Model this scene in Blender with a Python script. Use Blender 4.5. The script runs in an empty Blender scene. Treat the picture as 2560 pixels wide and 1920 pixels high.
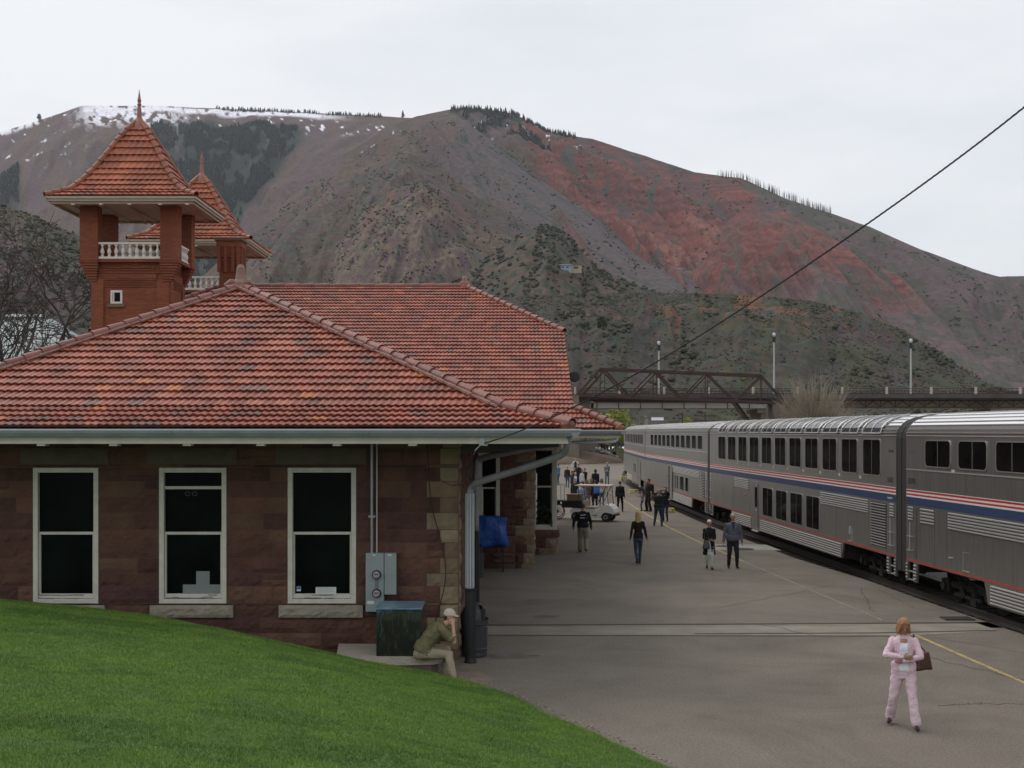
import bpy, bmesh, math, random
import numpy as np
from mathutils import Vector, Matrix, kdtree
R = math.radians
SC = bpy.context.scene
COL = SC.collection
random.seed(7)

# ------------------------------------------------------------------ camera
H = 4.45                       # eye height over the platform (metres)
F = 3150.0                     # focal length in pixels of a 2560 px wide picture
cam_data = bpy.data.cameras.new("camera")
cam = bpy.data.objects.new("camera", cam_data)
COL.objects.link(cam)
cam.location = (0, 0, H)
cam.rotation_euler = (R(90), 0, 0)
cam_data.sensor_width = 36.0
cam_data.lens = F / 2560 * 36.0
cam_data.shift_y = 118 / 2560
cam_data.clip_start = 0.1
cam_data.clip_end = 20000
SC.camera = cam

# ------------------------------------------------------------------ world, sun, exposure
SUN_EL, SUN_ROT = R(50), R(310)
w = bpy.data.worlds.new("World")
SC.world = w
w.use_nodes = True
wn, wl = w.node_tree.nodes, w.node_tree.links
wn.clear()
out = wn.new('ShaderNodeOutputWorld')
bg = wn.new('ShaderNodeBackground')
sky = wn.new('ShaderNodeTexSky')
sky.sky_type = 'NISHITA'
sky.sun_disc = False
sky.sun_elevation = SUN_EL
sky.sun_rotation = SUN_ROT
sky.dust_density = 3.0
tc = wn.new('ShaderNodeTexCoord')
mp = wn.new('ShaderNodeMapping')
mp.inputs['Scale'].default_value = (1.0, 1.0, 3.5)
nz = wn.new('ShaderNodeTexNoise')
nz.inputs['Scale'].default_value = 2.6
nz.inputs['Detail'].default_value = 5.0
nz.inputs['Roughness'].default_value = 0.55
sep = wn.new('ShaderNodeSeparateXYZ')
grad = wn.new('ShaderNodeMath'); grad.operation = 'MULTIPLY_ADD'
grad.inputs[1].default_value = -0.28      # whiter to the left of the ridge, greyer to the right
grad.inputs[2].default_value = 0.08
addn = wn.new('ShaderNodeMath'); addn.operation = 'ADD'
ramp = wn.new('ShaderNodeValToRGB')
ramp.color_ramp.elements[0].position = 0.30
ramp.color_ramp.elements[0].color = (0.725, 0.77, 0.81, 1)
ramp.color_ramp.elements[1].position = 0.66
ramp.color_ramp.elements[1].color = (0.91, 0.93, 0.96, 1)
cloud = wn.new('ShaderNodeVectorMath'); cloud.operation = 'SCALE'
cloud.inputs['Scale'].default_value = 10.6
mix = wn.new('ShaderNodeMix'); mix.data_type = 'RGBA'
mix.inputs['Factor'].default_value = 0.94   # overcast: the cloud deck hides nearly all of the blue
wl.new(tc.outputs['Generated'], mp.inputs['Vector'])
wl.new(mp.outputs['Vector'], nz.inputs['Vector'])
wl.new(tc.outputs['Generated'], sep.inputs['Vector'])
wl.new(sep.outputs['X'], grad.inputs[0])
wl.new(nz.outputs['Fac'], addn.inputs[0])
wl.new(grad.outputs[0], addn.inputs[1])
wl.new(addn.outputs[0], ramp.inputs['Fac'])
wl.new(ramp.outputs['Color'], cloud.inputs[0])
wl.new(sky.outputs['Color'], mix.inputs['A'])
wl.new(cloud.outputs['Vector'], mix.inputs['B'])
wl.new(mix.outputs['Result'], bg.inputs['Color'])
bg.inputs['Strength'].default_value = 0.1
wl.new(bg.outputs[0], out.inputs['Surface'])

sd = bpy.data.lights.new("sun", 'SUN')
sd.energy = 1.2
sd.angle = R(38)
sd.color = (1.0, 0.96, 0.9)
sun = bpy.data.objects.new("sun", sd)
COL.objects.link(sun)
sun.rotation_euler = (R(90) - SUN_EL, 0, R(230))     # from behind the station, upper left

SC.view_settings.view_transform = 'Standard'
SC.view_settings.look = 'None'
SC.view_settings.exposure = 0.0
SC.view_settings.gamma = 1.0
SC.render.engine = 'CYCLES'
SC.cycles.max_bounces = 5
SC.cycles.diffuse_bounces = 3
SC.cycles.glossy_bounces = 3
SC.cycles.transparent_max_bounces = 6
SC.cycles.volume_bounces = 1

# ------------------------------------------------------------------ helpers
def tag(o, label=None, cat=None, group=None, kind=None):
    if label: o['label'] = label
    if cat: o['category'] = cat
    if group: o['group'] = group
    if kind: o['kind'] = kind
    return o

def empty(name, loc=(0, 0, 0), rz=0, label=None, cat=None, group=None):
    o = bpy.data.objects.new(name, None)
    COL.objects.link(o)
    o.location = loc
    o.rotation_euler = (0, 0, rz)
    return tag(o, label, cat, group)

def at(px, py, Y):
    return Vector(((px - 1280) / F * Y, Y, H - (py - 1078) / F * Y))

def gnd(px, py, z=0.0):
    Y = F * (H - z) / (py - 1078)
    return Vector(((px - 1280) / F * Y, Y, z))

def mat(name, c, rough=0.8, metal=0.0, c2=None, scale=5.0, bump=0.0, bscale=None, attr=None,
        spec=0.5, stretch=None, detail=4.0, cw=0.35, emit=None, coat=0.0, alpha=None):
    m = bpy.data.materials.new(name)
    m.use_nodes = True
    n, l = m.node_tree.nodes, m.node_tree.links
    b = n['Principled BSDF']
    b.inputs['Roughness'].default_value = rough
    b.inputs['Metallic'].default_value = metal
    b.inputs['Specular IOR Level'].default_value = spec
    if coat: b.inputs['Coat Weight'].default_value = coat
    base = None
    tcn = n.new('ShaderNodeTexCoord')
    vec = tcn.outputs['Object']
    if stretch:
        mpn = n.new('ShaderNodeMapping')
        mpn.inputs['Scale'].default_value = stretch
        l.new(vec, mpn.inputs['Vector']); vec = mpn.outputs['Vector']
    col = (*c, 1)
    if c2 is not None:
        t = n.new('ShaderNodeTexNoise')
        t.inputs['Scale'].default_value = scale
        t.inputs['Detail'].default_value = detail
        t.inputs['Roughness'].default_value = 0.6
        l.new(vec, t.inputs['Vector'])
        r = n.new('ShaderNodeValToRGB')
        r.color_ramp.elements[0].position = 0.5 - cw / 2
        r.color_ramp.elements[1].position = 0.5 + cw / 2
        r.color_ramp.elements[0].color = (*c, 1)
        r.color_ramp.elements[1].color = (*c2, 1)
        l.new(t.outputs['Fac'], r.inputs['Fac'])
        base = r.outputs['Color']
    if attr:
        a = n.new('ShaderNodeAttribute'); a.attribute_name = attr
        if base is None:
            base = a.outputs['Color']
        else:
            mx = n.new('ShaderNodeMix'); mx.data_type = 'RGBA'; mx.blend_type = 'MULTIPLY'
            mx.inputs['Factor'].default_value = 1.0
            l.new(base, mx.inputs['A']); l.new(a.outputs['Color'], mx.inputs['B'])
            base = mx.outputs['Result']
    if base is None:
        # keep a faint procedural mottling so that no surface is perfectly flat
        t = n.new('ShaderNodeTexNoise'); t.inputs['Scale'].default_value = scale * 2
        t.inputs['Detail'].default_value = 3
        l.new(vec, t.inputs['Vector'])
        mr = n.new('ShaderNodeMapRange')
        mr.inputs['To Min'].default_value = 0.88; mr.inputs['To Max'].default_value = 1.1
        l.new(t.outputs['Fac'], mr.inputs['Value'])
        vm = n.new('ShaderNodeVectorMath'); vm.operation = 'SCALE'
        vm.inputs[0].default_value = c
        l.new(mr.outputs[0], vm.inputs['Scale'])
        base = vm.outputs['Vector']
    l.new(base, b.inputs['Base Color'])
    if bump:
        t2 = n.new('ShaderNodeTexNoise'); t2.inputs['Scale'].default_value = bscale or scale * 4
        t2.inputs['Detail'].default_value = 6
        l.new(vec, t2.inputs['Vector'])
        bp = n.new('ShaderNodeBump'); bp.inputs['Strength'].default_value = bump
        bp.inputs['Distance'].default_value = 0.05
        l.new(t2.outputs['Fac'], bp.inputs['Height'])
        l.new(bp.outputs['Normal'], b.inputs['Normal'])
    return m

class MB:
    """collects shapes; build() links them as one mesh object"""
    def __init__(s):
        s.v, s.f, s.m, s.c, s.cur = [], [], [], [], 0
        s.ccur = (1, 1, 1)
    def add(s, vs, fs):
        k = len(s.v)
        s.v.extend([tuple(v) for v in vs])
        for f in fs:
            s.f.append(tuple(i + k for i in f)); s.m.append(s.cur); s.c.append(s.ccur)
    def box(s, x0, x1, y0, y1, z0, z1):
        vs = [(x0, y0, z0), (x1, y0, z0), (x1, y1, z0), (x0, y1, z0), (x0, y0, z1), (x1, y0, z1), (x1, y1, z1), (x0, y1, z1)]
        s.add(vs, [(0, 3, 2, 1), (4, 5, 6, 7), (0, 1, 5, 4), (1, 2, 6, 5), (2, 3, 7, 6), (3, 0, 4, 7)])
        return s
    def bbox(s, x0, x1, y0, y1, z0, z1, b=0.02):
        """box with chamfered edges on every side"""
        b = min(b, (x1 - x0) / 2.1, (y1 - y0) / 2.1, (z1 - z0) / 2.1)
        bm = bmesh.new()
        bmesh.ops.create_cube(bm, size=1)
        for v in bm.verts:
            v.co = Vector((x0 + (v.co.x + .5) * (x1 - x0), y0 + (v.co.y + .5) * (y1 - y0), z0 + (v.co.z + .5) * (z1 - z0)))
        bmesh.ops.bevel(bm, geom=list(bm.edges), offset=b, segments=2, affect='EDGES', profile=0.5)
        s.bm(bm)
        return s
    def bm(s, bm):
        bm.verts.index_update()
        s.add([v.co for v in bm.verts], [[v.index for v in f.verts] for f in bm.faces])
        bm.free()
        return s
    def obox(s, p, q, wd, ht, up=Vector((0, 0, 1))):
        """beam of rectangular section from p to q"""
        p, q = Vector(p), Vector(q); d = (q - p)
        if d.length < 1e-6: return s
        d.normalize()
        a = d.cross(up)
        if a.length < 1e-4: a = Vector((1, 0, 0))
        a.normalize(); b = a.cross(d).normalized()
        vs = []
        for o in (p, q):
            for (i, j) in ((-1, -1), (1, -1), (1, 1), (-1, 1)):
                vs.append(o + a * (i * wd / 2) + b * (j * ht / 2))
        s.add(vs, [(3, 2, 1, 0), (4, 5, 6, 7), (0, 1, 5, 4), (1, 2, 6, 5), (2, 3, 7, 6), (3, 0, 4, 7)])
        return s
    def tube(s, pts, rad, n=8, cap=True):
        pts = [Vector(p) for p in pts]
        if not hasattr(rad, '__len__'): rad = [rad] * len(pts)
        rings = []; prev = None
        for i, p in enumerate(pts):
            if i == 0: d = pts[1] - p
            elif i == len(pts) - 1: d = p - pts[i - 1]
            else: d = pts[i + 1] - pts[i - 1]
            d.normalize()
            if prev is None:
                ref = Vector((0, 0, 1)) if abs(d.z) < 0.9 else Vector((1, 0, 0))
                a = d.cross(ref).normalized()
            else:
                a = (prev - d * prev.dot(d))
                a = a.normalized() if a.length > 1e-5 else d.orthogonal().normalized()
            prev = a; b = d.cross(a)
            rings.append([p + (a * math.cos(2 * math.pi * k / n) + b * math.sin(2 * math.pi * k / n)) * rad[i] for k in range(n)])
        vs = [v for r in rings for v in r]; fs = []
        for i in range(len(pts) - 1):
            for k in range(n):
                k2 = (k + 1) % n
                fs.append((i * n + k, i * n + k2, (i + 1) * n + k2, (i + 1) * n + k))
        if cap:
            fs.append(tuple(range(n - 1, -1, -1)))
            fs.append(tuple((len(pts) - 1) * n + k for k in range(n)))
        s.add(vs, fs)
        return s
    def cyl(s, p, q, r, n=12, r2=None):
        return s.tube([p, q], [r, r if r2 is None else r2], n)
    def lathe(s, prof, c=(0, 0, 0), n=16, axis='z'):
        """prof: (radius, height) pairs"""
        vs = []; c = Vector(c)
        for (r, h) in prof:
            for k in range(n):
                a = 2 * math.pi * k / n
                if axis == 'z': vs.append(c + Vector((r * math.cos(a), r * math.sin(a), h)))
                elif axis == 'y': vs.append(c + Vector((r * math.cos(a), h, r * math.sin(a))))
                else: vs.append(c + Vector((h, r * math.cos(a), r * math.sin(a))))
        fs = []
        for i in range(len(prof) - 1):
            for k in range(n):
                k2 = (k + 1) % n
                f = (i * n + k, i * n + k2, (i + 1) * n + k2, (i + 1) * n + k)
                fs.append(f if axis != 'y' else f[::-1])
        e = [tuple(range(n - 1, -1, -1)), tuple((len(prof) - 1) * n + k for k in range(n))]
        fs += e if axis != 'y' else [q[::-1] for q in e]
        s.add(vs, fs)
        return s
    def poly(s, pts, d):
        """closed polygon pts extruded by vector d"""
        pts = [Vector(p) for p in pts]; d = Vector(d); n = len(pts)
        s.add(pts + [p + d for p in pts],
              [tuple(range(n)), tuple(range(2 * n - 1, n - 1, -1))] + [(i, i + n, (i + 1) % n + n, (i + 1) % n) for i in range(n)])
        return s
    def quad(s, a, b, c, d):
        s.add([a, b, c, d], [(0, 1, 2, 3)]); return s
    def build(s, name, mats, parent=None, smooth=False, colors=False, fixn=False):
        me = bpy.data.meshes.new(name)
        me.from_pydata(s.v, [], s.f)
        if not isinstance(mats, (list, tuple)): mats = [mats]
        for m in mats: me.materials.append(m)
        if len(mats) > 1: me.polygons.foreach_set('material_index', s.m)
        if colors:
            ca = me.color_attributes.new('Col', 'FLOAT_COLOR', 'CORNER')
            arr = []
            for p in me.polygons:
                arr.extend([*s.c[p.index], 1.0] * p.loop_total)
            ca.data.foreach_set('color', arr)
        if fixn:
            b = bmesh.new(); b.from_mesh(me)
            bmesh.ops.recalc_face_normals(b, faces=b.faces); b.to_mesh(me); b.free()
        if smooth:
            me.polygons.foreach_set('use_smooth', [True] * len(me.polygons))
        me.update()
        o = bpy.data.objects.new(name, me)
        COL.objects.link(o)
        if parent: o.parent = parent
        return o

def np_mesh(name, V, Q, m, cols=None, parent=None, smooth=False):
    """numpy mesh: V (n,3), Q (k,3 or 4), cols (n,3) per vertex"""
    me = bpy.data.meshes.new(name)
    k = Q.shape[1]
    me.vertices.add(len(V)); me.vertices.foreach_set('co', V.astype(np.float32).ravel())
    me.loops.add(Q.size); me.loops.foreach_set('vertex_index', Q.astype(np.int32).ravel())
    me.polygons.add(len(Q))
    me.polygons.foreach_set('loop_start', np.arange(0, Q.size, k, dtype=np.int32))
    if smooth: me.polygons.foreach_set('use_smooth', np.ones(len(Q), dtype=bool))
    me.materials.append(m)
    me.update(calc_edges=True)
    if cols is not None:
        ca = me.color_attributes.new('Col', 'FLOAT_COLOR', 'POINT')
        ca.data.foreach_set('color', np.concatenate([cols, np.ones((len(cols), 1))], 1).astype(np.float32).ravel())
    o = bpy.data.objects.new(name, me)
    COL.objects.link(o)
    if parent: o.parent = parent
    return o

def copy_tree(o, parent=None):
    c = o.copy(); COL.objects.link(c)
    if parent: c.parent = parent
    for ch in [k for k in o.children]: copy_tree(ch, c)
    return c

# ---- numpy noise
def _h(ix, iy, seed):
    n = (ix.astype(np.int64) * 374761393 + iy.astype(np.int64) * 668265263 + seed * 974711) & 0xffffffff
    n = ((n ^ (n >> 13)) * 1274126177) & 0xffffffff
    return ((n ^ (n >> 16)) & 0xffff) / 65535.0
def vnoise(x, y, seed=0):
    ix, iy = np.floor(x), np.floor(y); fx, fy = x - ix, y - iy
    fx = fx * fx * (3 - 2 * fx); fy = fy * fy * (3 - 2 * fy)
    a, b = _h(ix, iy, seed), _h(ix + 1, iy, seed)
    c, d = _h(ix, iy + 1, seed), _h(ix + 1, iy + 1, seed)
    return (a * (1 - fx) + b * fx) * (1 - fy) + (c * (1 - fx) + d * fx) * fy
def fbm(x, y, seed=0, o=5, g=0.5):
    s = 0; a = 1; t = 0
    for k in range(o):
        s = s + a * vnoise(x * 2 ** k, y * 2 ** k, seed + k * 17); t += a; a *= g
    return s / t
def ridged(x, y, seed=0, o=4):
    s = 0; a = 1; t = 0
    for k in range(o):
        s = s + a * (1 - np.abs(2 * vnoise(x * 2 ** k, y * 2 ** k, seed + k * 31) - 1)); t += a; a *= 0.5
    return s / t
def sm(x, a, b):
    t = np.clip((x - a) / (b - a), 0, 1); return t * t * (3 - 2 * t)

# ------------------------------------------------------------------ ground
EDGE = [(30, -6.0), (24.5, -2.9), (22.6, -0.88), (21.3, -0.05), (19.6, .67), (18.4, 1.31), (17.1, 1.84), (16.6, 2.1), (14, 3.1), (10, 4.4), (4, 6.0), (-2, 7)]
eY = np.array([e[0] for e in EDGE][::-1]); eX = np.array([e[1] for e in EDGE][::-1])
def lawn_h(X, Y):
    d = np.interp(Y, eY, eX) - X
    return np.interp(d, [-3, 0, .9, 1.8, 4.4, 7, 12, 25], [-.45, 0, .17, .33, .91, 1.2, 1.45, 1.7])

M_asph = mat('asphalt', (0.156, 0.130, 0.103), 0.92, c2=(0.205, 0.174, 0.140), scale=0.5, bump=0.5, bscale=90, detail=9, cw=0.5)
# dark oil stains and fine aggregate in the asphalt itself
def asphalt_detail(m):
    n, l = m.node_tree.nodes, m.node_tree.links
    b = n['Principled BSDF']; src = b.inputs['Base Color'].links[0].from_socket
    tc = n.new('ShaderNodeTexCoord')
    t = n.new('ShaderNodeTexNoise'); t.inputs['Scale'].default_value = 24; t.inputs['Detail'].default_value = 6; t.inputs['Roughness'].default_value = .85
    l.new(tc.outputs['Object'], t.inputs['Vector'])
    r = n.new('ShaderNodeMapRange'); r.inputs['From Min'].default_value = .3; r.inputs['From Max'].default_value = .7
    r.inputs['To Min'].default_value = .45; r.inputs['To Max'].default_value = 1.62
    l.new(t.outputs['Fac'], r.inputs['Value'])
    v = n.new('ShaderNodeTexNoise'); v.inputs['Scale'].default_value = .28; v.inputs['Detail'].default_value = 8
    v.inputs['Roughness'].default_value = .7; v.inputs['Distortion'].default_value = 1.2
    l.new(tc.outputs['Object'], v.inputs['Vector'])
    r2 = n.new('ShaderNodeMapRange'); r2.inputs['From Min'].default_value = .33; r2.inputs['From Max'].default_value = .55
    r2.inputs['To Min'].default_value = .74; r2.inputs['To Max'].default_value = 1.0
    l.new(v.outputs['Fac'], r2.inputs['Value'])
    mu = n.new('ShaderNodeMath'); mu.operation = 'MULTIPLY'
    l.new(r.outputs[0], mu.inputs[0]); l.new(r2.outputs[0], mu.inputs[1])
    s = n.new('ShaderNodeVectorMath'); s.operation = 'SCALE'
    l.new(src, s.inputs[0]); l.new(mu.outputs[0], s.inputs['Scale'])
    l.new(s.outputs['Vector'], b.inputs['Base Color'])
asphalt_detail(M_asph)
M_earth = mat('earth', (0.12, 0.10, 0.08), 0.95, c2=(0.2, 0.17, 0.13), scale=0.15, bump=0.4, bscale=2)
M_terrain = mat('terrain', (0.34, 0.33, 0.35), 0.95, c2=(0.92, 0.90, 0.93), scale=0.11, attr='Col', detail=6, cw=0.5, spec=0.1)

def layer(name, crest, zb, Db, colorfn, seed, gul=(40, 0.1, 0.0, 0.6), px0=None, px1=None, step=3.5, nt=150, prof=1.0, rough=6.0, back=0.25):
    """a real mountain side: crest line at its true distance, falling to its foot Db metres away"""
    cx = np.array([c[0] for c in crest], float)
    px = np.arange(cx[0] if px0 is None else px0, (cx[-1] if px1 is None else px1) + step, step)
    cy = np.interp(px, cx, [c[1] for c in crest]); cD = np.interp(px, cx, [c[2] for c in crest])
    nb = 14
    t = np.concatenate([-np.linspace(back, 0.01, nb), np.linspace(0, 1, nt) ** 1.15])
    PX, T = np.meshgrid(px, t, indexing='ij')
    CD = cD[:, None]; CZ = H + (1078 - cy)[:, None] / F * CD
    tp = np.clip(T, 0, 1)
    D = CD + (Db - CD) * T
    A = PX * CD / F
    per, amp, skew, _ = gul
    fall = np.power(1 - tp, prof)
    Z = zb + (CZ - zb) * np.where(T >= 0, fall, 1 + T * 0.9)
    hh = (CZ - zb)
    env = np.sin(np.pi * np.clip(tp * 1.15, 0, 1)) ** 0.7 * (T > 0)
    g = ridged(A / per + skew * tp * hh / per, tp * 1.6 + seed, seed, 4)
    g2 = ridged(A / (per * .36) + skew * 1.15 * tp * hh / (per * .36) + .6 * g, tp * 3.2 + seed, seed + 40, 3)
    g3 = ridged(A / (per * .13) + skew * 1.3 * tp * hh / (per * .13), tp * 9 + seed, seed + 60, 2)
    env3 = np.clip(tp * 7, 0, 1) * np.clip((1 - tp) * 3, 0, 1)
    Z = Z + ((g - 0.62) * amp * env + (g2 - .6) * amp * .24 * env3 + (g3 - .6) * amp * .085 * env3) * hh
    g = g * .55 + g2 * .45
    n2 = fbm(PX * CD / F / 35., D / 55., seed + 5, 4) - .5
    Z = Z + n2 * rough * np.clip(tp * 12, 0.25, 1) 
    X = (PX - 1280) / F * D
    V = np.stack([X, D, Z], -1).reshape(-1, 3)
    ni, nj = len(px), len(t)
    idx = np.arange(ni * nj).reshape(ni, nj)
    Q = np.stack([idx[:-1, :-1], idx[:-1, 1:], idx[1:, 1:], idx[1:, :-1]], -1).reshape(-1, 4)
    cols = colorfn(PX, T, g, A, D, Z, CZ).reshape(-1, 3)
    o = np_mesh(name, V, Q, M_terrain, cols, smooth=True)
    tag(o, kind='structure')
    return dict(px=px, t=t, X=X, D=D, Z=Z, CZ=CZ, PX=PX, T=T, g=g)

def C(*c): return np.array(c)[None, None, :]
def lerp(a, b, k): return a * (1 - k[..., None]) + b * k[..., None]
PURP, BROWN, OLIVE, RED = C(.158, .108, .107), C(.165, .114, .086), C(.118, .108, .068), C(.235, .082, .064)
FOR, SNOW, DRY, DEAD, SAGE = C(.042, .062, .05), C(1.25, 1.27, 1.32), C(.27, .2, .13), C(.14, .125, .125), C(.112, .105, .078)

def col1(PX, T, g, A, D, Z, CZ):
    n = fbm(A / 60, T * 9, 3, 5); n2 = fbm(A / 14, T * 40, 5, 4)
    c = lerp(PURP * 1.0, BROWN, sm(n, .35, .7)); c = lerp(c, OLIVE, .55 * sm(n2, .5, .75))
    f = sm(PX, 372, 398) * (1 - sm(PX, 742 - 170 * np.clip(T * 2.6 - .5, 0, 1), 770 - 170 * np.clip(T * 2.6 - .5, 0, 1))) * sm(T + (n - .5) * .1, .085, .12)
    f2 = (1 - sm(PX, 25, 60)) * sm(T, .22, .27)
    f = np.clip(f + f2, 0, 1) * sm(n2 + .25 * n, .36, .47)
    c = lerp(c, FOR, f)
    s = np.maximum(sm(PX, 196, 215) * (1 - sm(PX, 780, 900)) * (1 - sm(T, .03, .058)) * sm(n2, .25, .4) * sm(T, .004, .012),
                   sm(PX, 150, 260) * (1 - sm(PX, 380, 520)) * (1 - sm(T, .07, .2)) * sm(n2 + .16 * (1 - T * 6), .53, .6))
    s = np.maximum(s, (1 - sm(PX, 95, 120)) * (1 - sm(T, .005, .03)) * sm(n2, .4, .5))
    s = np.maximum(s, sm(PX, 380, 420) * (1 - sm(PX, 960, 1000)) * sm(T, .05, .07) * (1 - sm(T, .12, .17)) * sm(n2 + .25 * (g - .6), .735, .78))
    s = np.maximum(s, (1 - sm(PX, 150, 250)) * (1 - sm(T, .2, .35)) * sm(n2, .72, .76))
    return lerp(c, SNOW, s)
def col2(PX, T, g, A, D, Z, CZ):
    n = fbm(A / 70, T * 8, 13, 5); n2 = fbm(A / 12, T * 45, 15, 4); st = fbm(A / 260, Z / 7., 19, 4); n3 = fbm(A / 30, T * 22, 16, 5)
    left = 1 - sm(PX + 60 * (n - .5), 1215 + T * 350, 1262 + T * 350)
    right = sm(PX + 40 * (n3 - .5), 1862, 1905)
    low = sm(T + .22 * (n - .5) + .10 * sm(PX, 1900, 2500), .50, .66)
    c = lerp(RED * .62, RED * 1.12, sm(st, .35, .66)); c = lerp(c, C(.135, .07, .06), .5 * sm(n3, .5, .66))
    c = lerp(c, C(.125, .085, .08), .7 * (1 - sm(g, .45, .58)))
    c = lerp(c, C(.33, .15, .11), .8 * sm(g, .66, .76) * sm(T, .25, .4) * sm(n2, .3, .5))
    c = lerp(c, FOR * 1.6, .8 * sm(n2 + .25 * (n3 - .5), .62, .69) * (1 - sm(T, .45, .7)))
    pb = lerp(PURP * .95, BROWN * .9, sm(n, .4, .65)); pb = lerp(pb, OLIVE * .8, .6 * sm(n3, .5, .65))
    c = lerp(c, pb, left); c = lerp(c, lerp(PURP * .95, SAGE * .9, sm(n3, .4, .6)), right)
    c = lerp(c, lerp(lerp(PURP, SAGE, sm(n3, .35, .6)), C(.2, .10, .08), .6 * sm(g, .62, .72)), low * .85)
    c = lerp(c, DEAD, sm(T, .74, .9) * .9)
    f = sm(PX, 1110, 1150) * (1 - sm(PX, 1290, 1380)) * (1 - sm(T, .10, .2)) * sm(n2 + .3 * n, .6, .68)
    c = lerp(c, FOR, f)
    s = (sm(PX, 880, 900) * (1 - sm(PX, 1420, 1480)) * sm(T, .02, .04) * (1 - sm(T, .1, .18)) * sm(fbm(A / 9, T * 60, 77, 3), .73, .77))
    return lerp(c, SNOW, s)
def col3(PX, T, g, A, D, Z, CZ):
    n = fbm(A / 50, T * 9, 23, 5); n2 = fbm(A / 10, T * 50, 25, 4)
    c = lerp(PURP * .92, BROWN * .95, sm(n, .38, .66)); c = lerp(c, DEAD * 1.0, .85 * sm(PX, 1060, 1200) * sm(n2, .2, .5)); c = lerp(c, OLIVE, .5 * sm(n2, .5, .66) * (1 - sm(PX, 1000, 1100)))
    c = lerp(c, FOR * 1.4, .75 * sm(n2, .64, .7)); return c
def col4(PX, T, g, A, D, Z, CZ):
    n = fbm(A / 40, T * 9, 33, 5); n2 = fbm(A / 7, T * 60, 35, 4)
    c = lerp(BROWN * .85, PURP * .8, sm(n, .35, .6)); c = lerp(c, OLIVE * .85, .8 * sm(n2, .4, .6)); c = lerp(c, DRY, .6 * sm(g, .65, .71) * sm(n2, .45, .6))
    c = lerp(c, FOR * 1.5, .85 * sm(n2 + .3 * (n - .5), .62, .68)); return c
def col5(PX, T, g, A, D, Z, CZ):
    n = fbm(A / 30, T * 9, 43, 5); n2 = fbm(A / 6, T * 60, 45, 4)
    c = lerp(PURP * .95, OLIVE, sm(n2, .4, .62))
    c = lerp(c, C(.2, .11, .075), .6 * sm(n, .5, .62) * (1 - sm(T, .1, .4)))
    c = lerp(c, DRY * .95, .75 * sm(g, .65, .71) * sm(n2, .40, .55) * (1 - sm(T, .5, .8)))
    c = lerp(c, FOR * 1.4, .85 * sm(n2, .64, .7)); return c
def col6(PX, T, g, A, D, Z, CZ):
    n = fbm(A / 25, T * 6, 53, 5); n2 = fbm(A / 4, T * 50, 55, 4)
    c = lerp(BROWN * .9, OLIVE * .95, sm(n2, .35, .6)); c = lerp(c, FOR * 1.3, .85 * sm(n2 + .3 * (n - .5), .53, .62))
    c = lerp(c, C(.3, .21, .13), .6 * sm(T, .68, .72) * (1 - sm(T, .74, .8)) * sm(n, .45, .55)); return c
def col7(PX, T, g, A, D, Z, CZ):
    n = fbm(A / 17, T * 5, 63, 5); n2 = fbm(A / 2.6, T * 45, 65, 4)
    c = lerp(SAGE * .74, PURP * .66, sm(n, .42, .62))
    c = lerp(c, C(.082, .088, .042), .6 * sm(PX, 1600, 1800) * sm(fbm(A / 11, T * 4, 67, 4), .4, .55))
    c = lerp(c, C(.085, .088, .045), .45 * sm(fbm(A / 8, T * 7, 69, 4), .5, .62))
    rd = sm(fbm(A / 9, T * 9, 71, 4), .55, .63) * sm(PX, 1500, 1750) * (1 - sm(PX, 1950, 2300)) * (1 - sm(T, .35, .5))
    c = lerp(c, C(.25, .11, .065), .85 * rd)
    tr = sm(PX, 1380, 1450) * (1 - sm(PX, 1540, 1600)) * sm(T, .27, .3) * (1 - sm(T, .34, .37))
    c = lerp(c, C(.28, .15, .09), .7 * tr * sm(n2, .35, .5))
    c = lerp(c, FOR * 1.5, .85 * sm(n2 + .3 * (n - .5), .58, .66)); return c
def col9(PX, T, g, A, D, Z, CZ):
    n = fbm(A / 26, T * 6, 83, 5); n2 = fbm(A / 4, T * 50, 85, 4)
    c = lerp(PURP * .85, OLIVE * .9, sm(n, .4, .6)); c = lerp(c, C(.13, .14, .065), .6 * sm(n2, .5, .62) * (1 - sm(T, .2, .4)))
    c = lerp(c, FOR * 1.5, .85 * sm(n2 + .3 * (n - .5), .6, .67)); return c

L1 = layer('far_mountain', [(-260, 380, 4100), (-100, 345, 4150), (0, 330, 4200), (93, 303, 4250), (203, 265, 4300), (382, 264, 4300), (694, 278, 4200), (949, 290, 4000), (1100, 300, 3900), (1250, 320, 3900)], 60, 2300, col1, 1, (330, .14, .5, 0), rough=10)
L2 = layer('red_mountain', [(500, 700, 2700), (560, 640, 2750), (623, 571, 2800), (658, 500, 2900), (675, 465, 3000), (752, 432, 3050), (882, 375, 3150), (960, 322, 3200), (1042, 290, 3200), (1140, 270, 3200), (1210, 272, 3200), (1285, 284, 3150), (1366, 330, 3100), (1481, 347, 3050), (1620, 392, 3000), (1736, 430, 2950), (1852, 445, 2900), (1967, 498, 2800), (2176, 567, 2700), (2303, 625, 2600), (2430, 671, 2500), (2500, 692, 2500), (2560, 690, 2550), (2700, 660, 2600)], 20, 1300, col2, 2, (200, .30, -.75, 0), rough=14, prof=1.2, step=3, nt=190)
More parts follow.
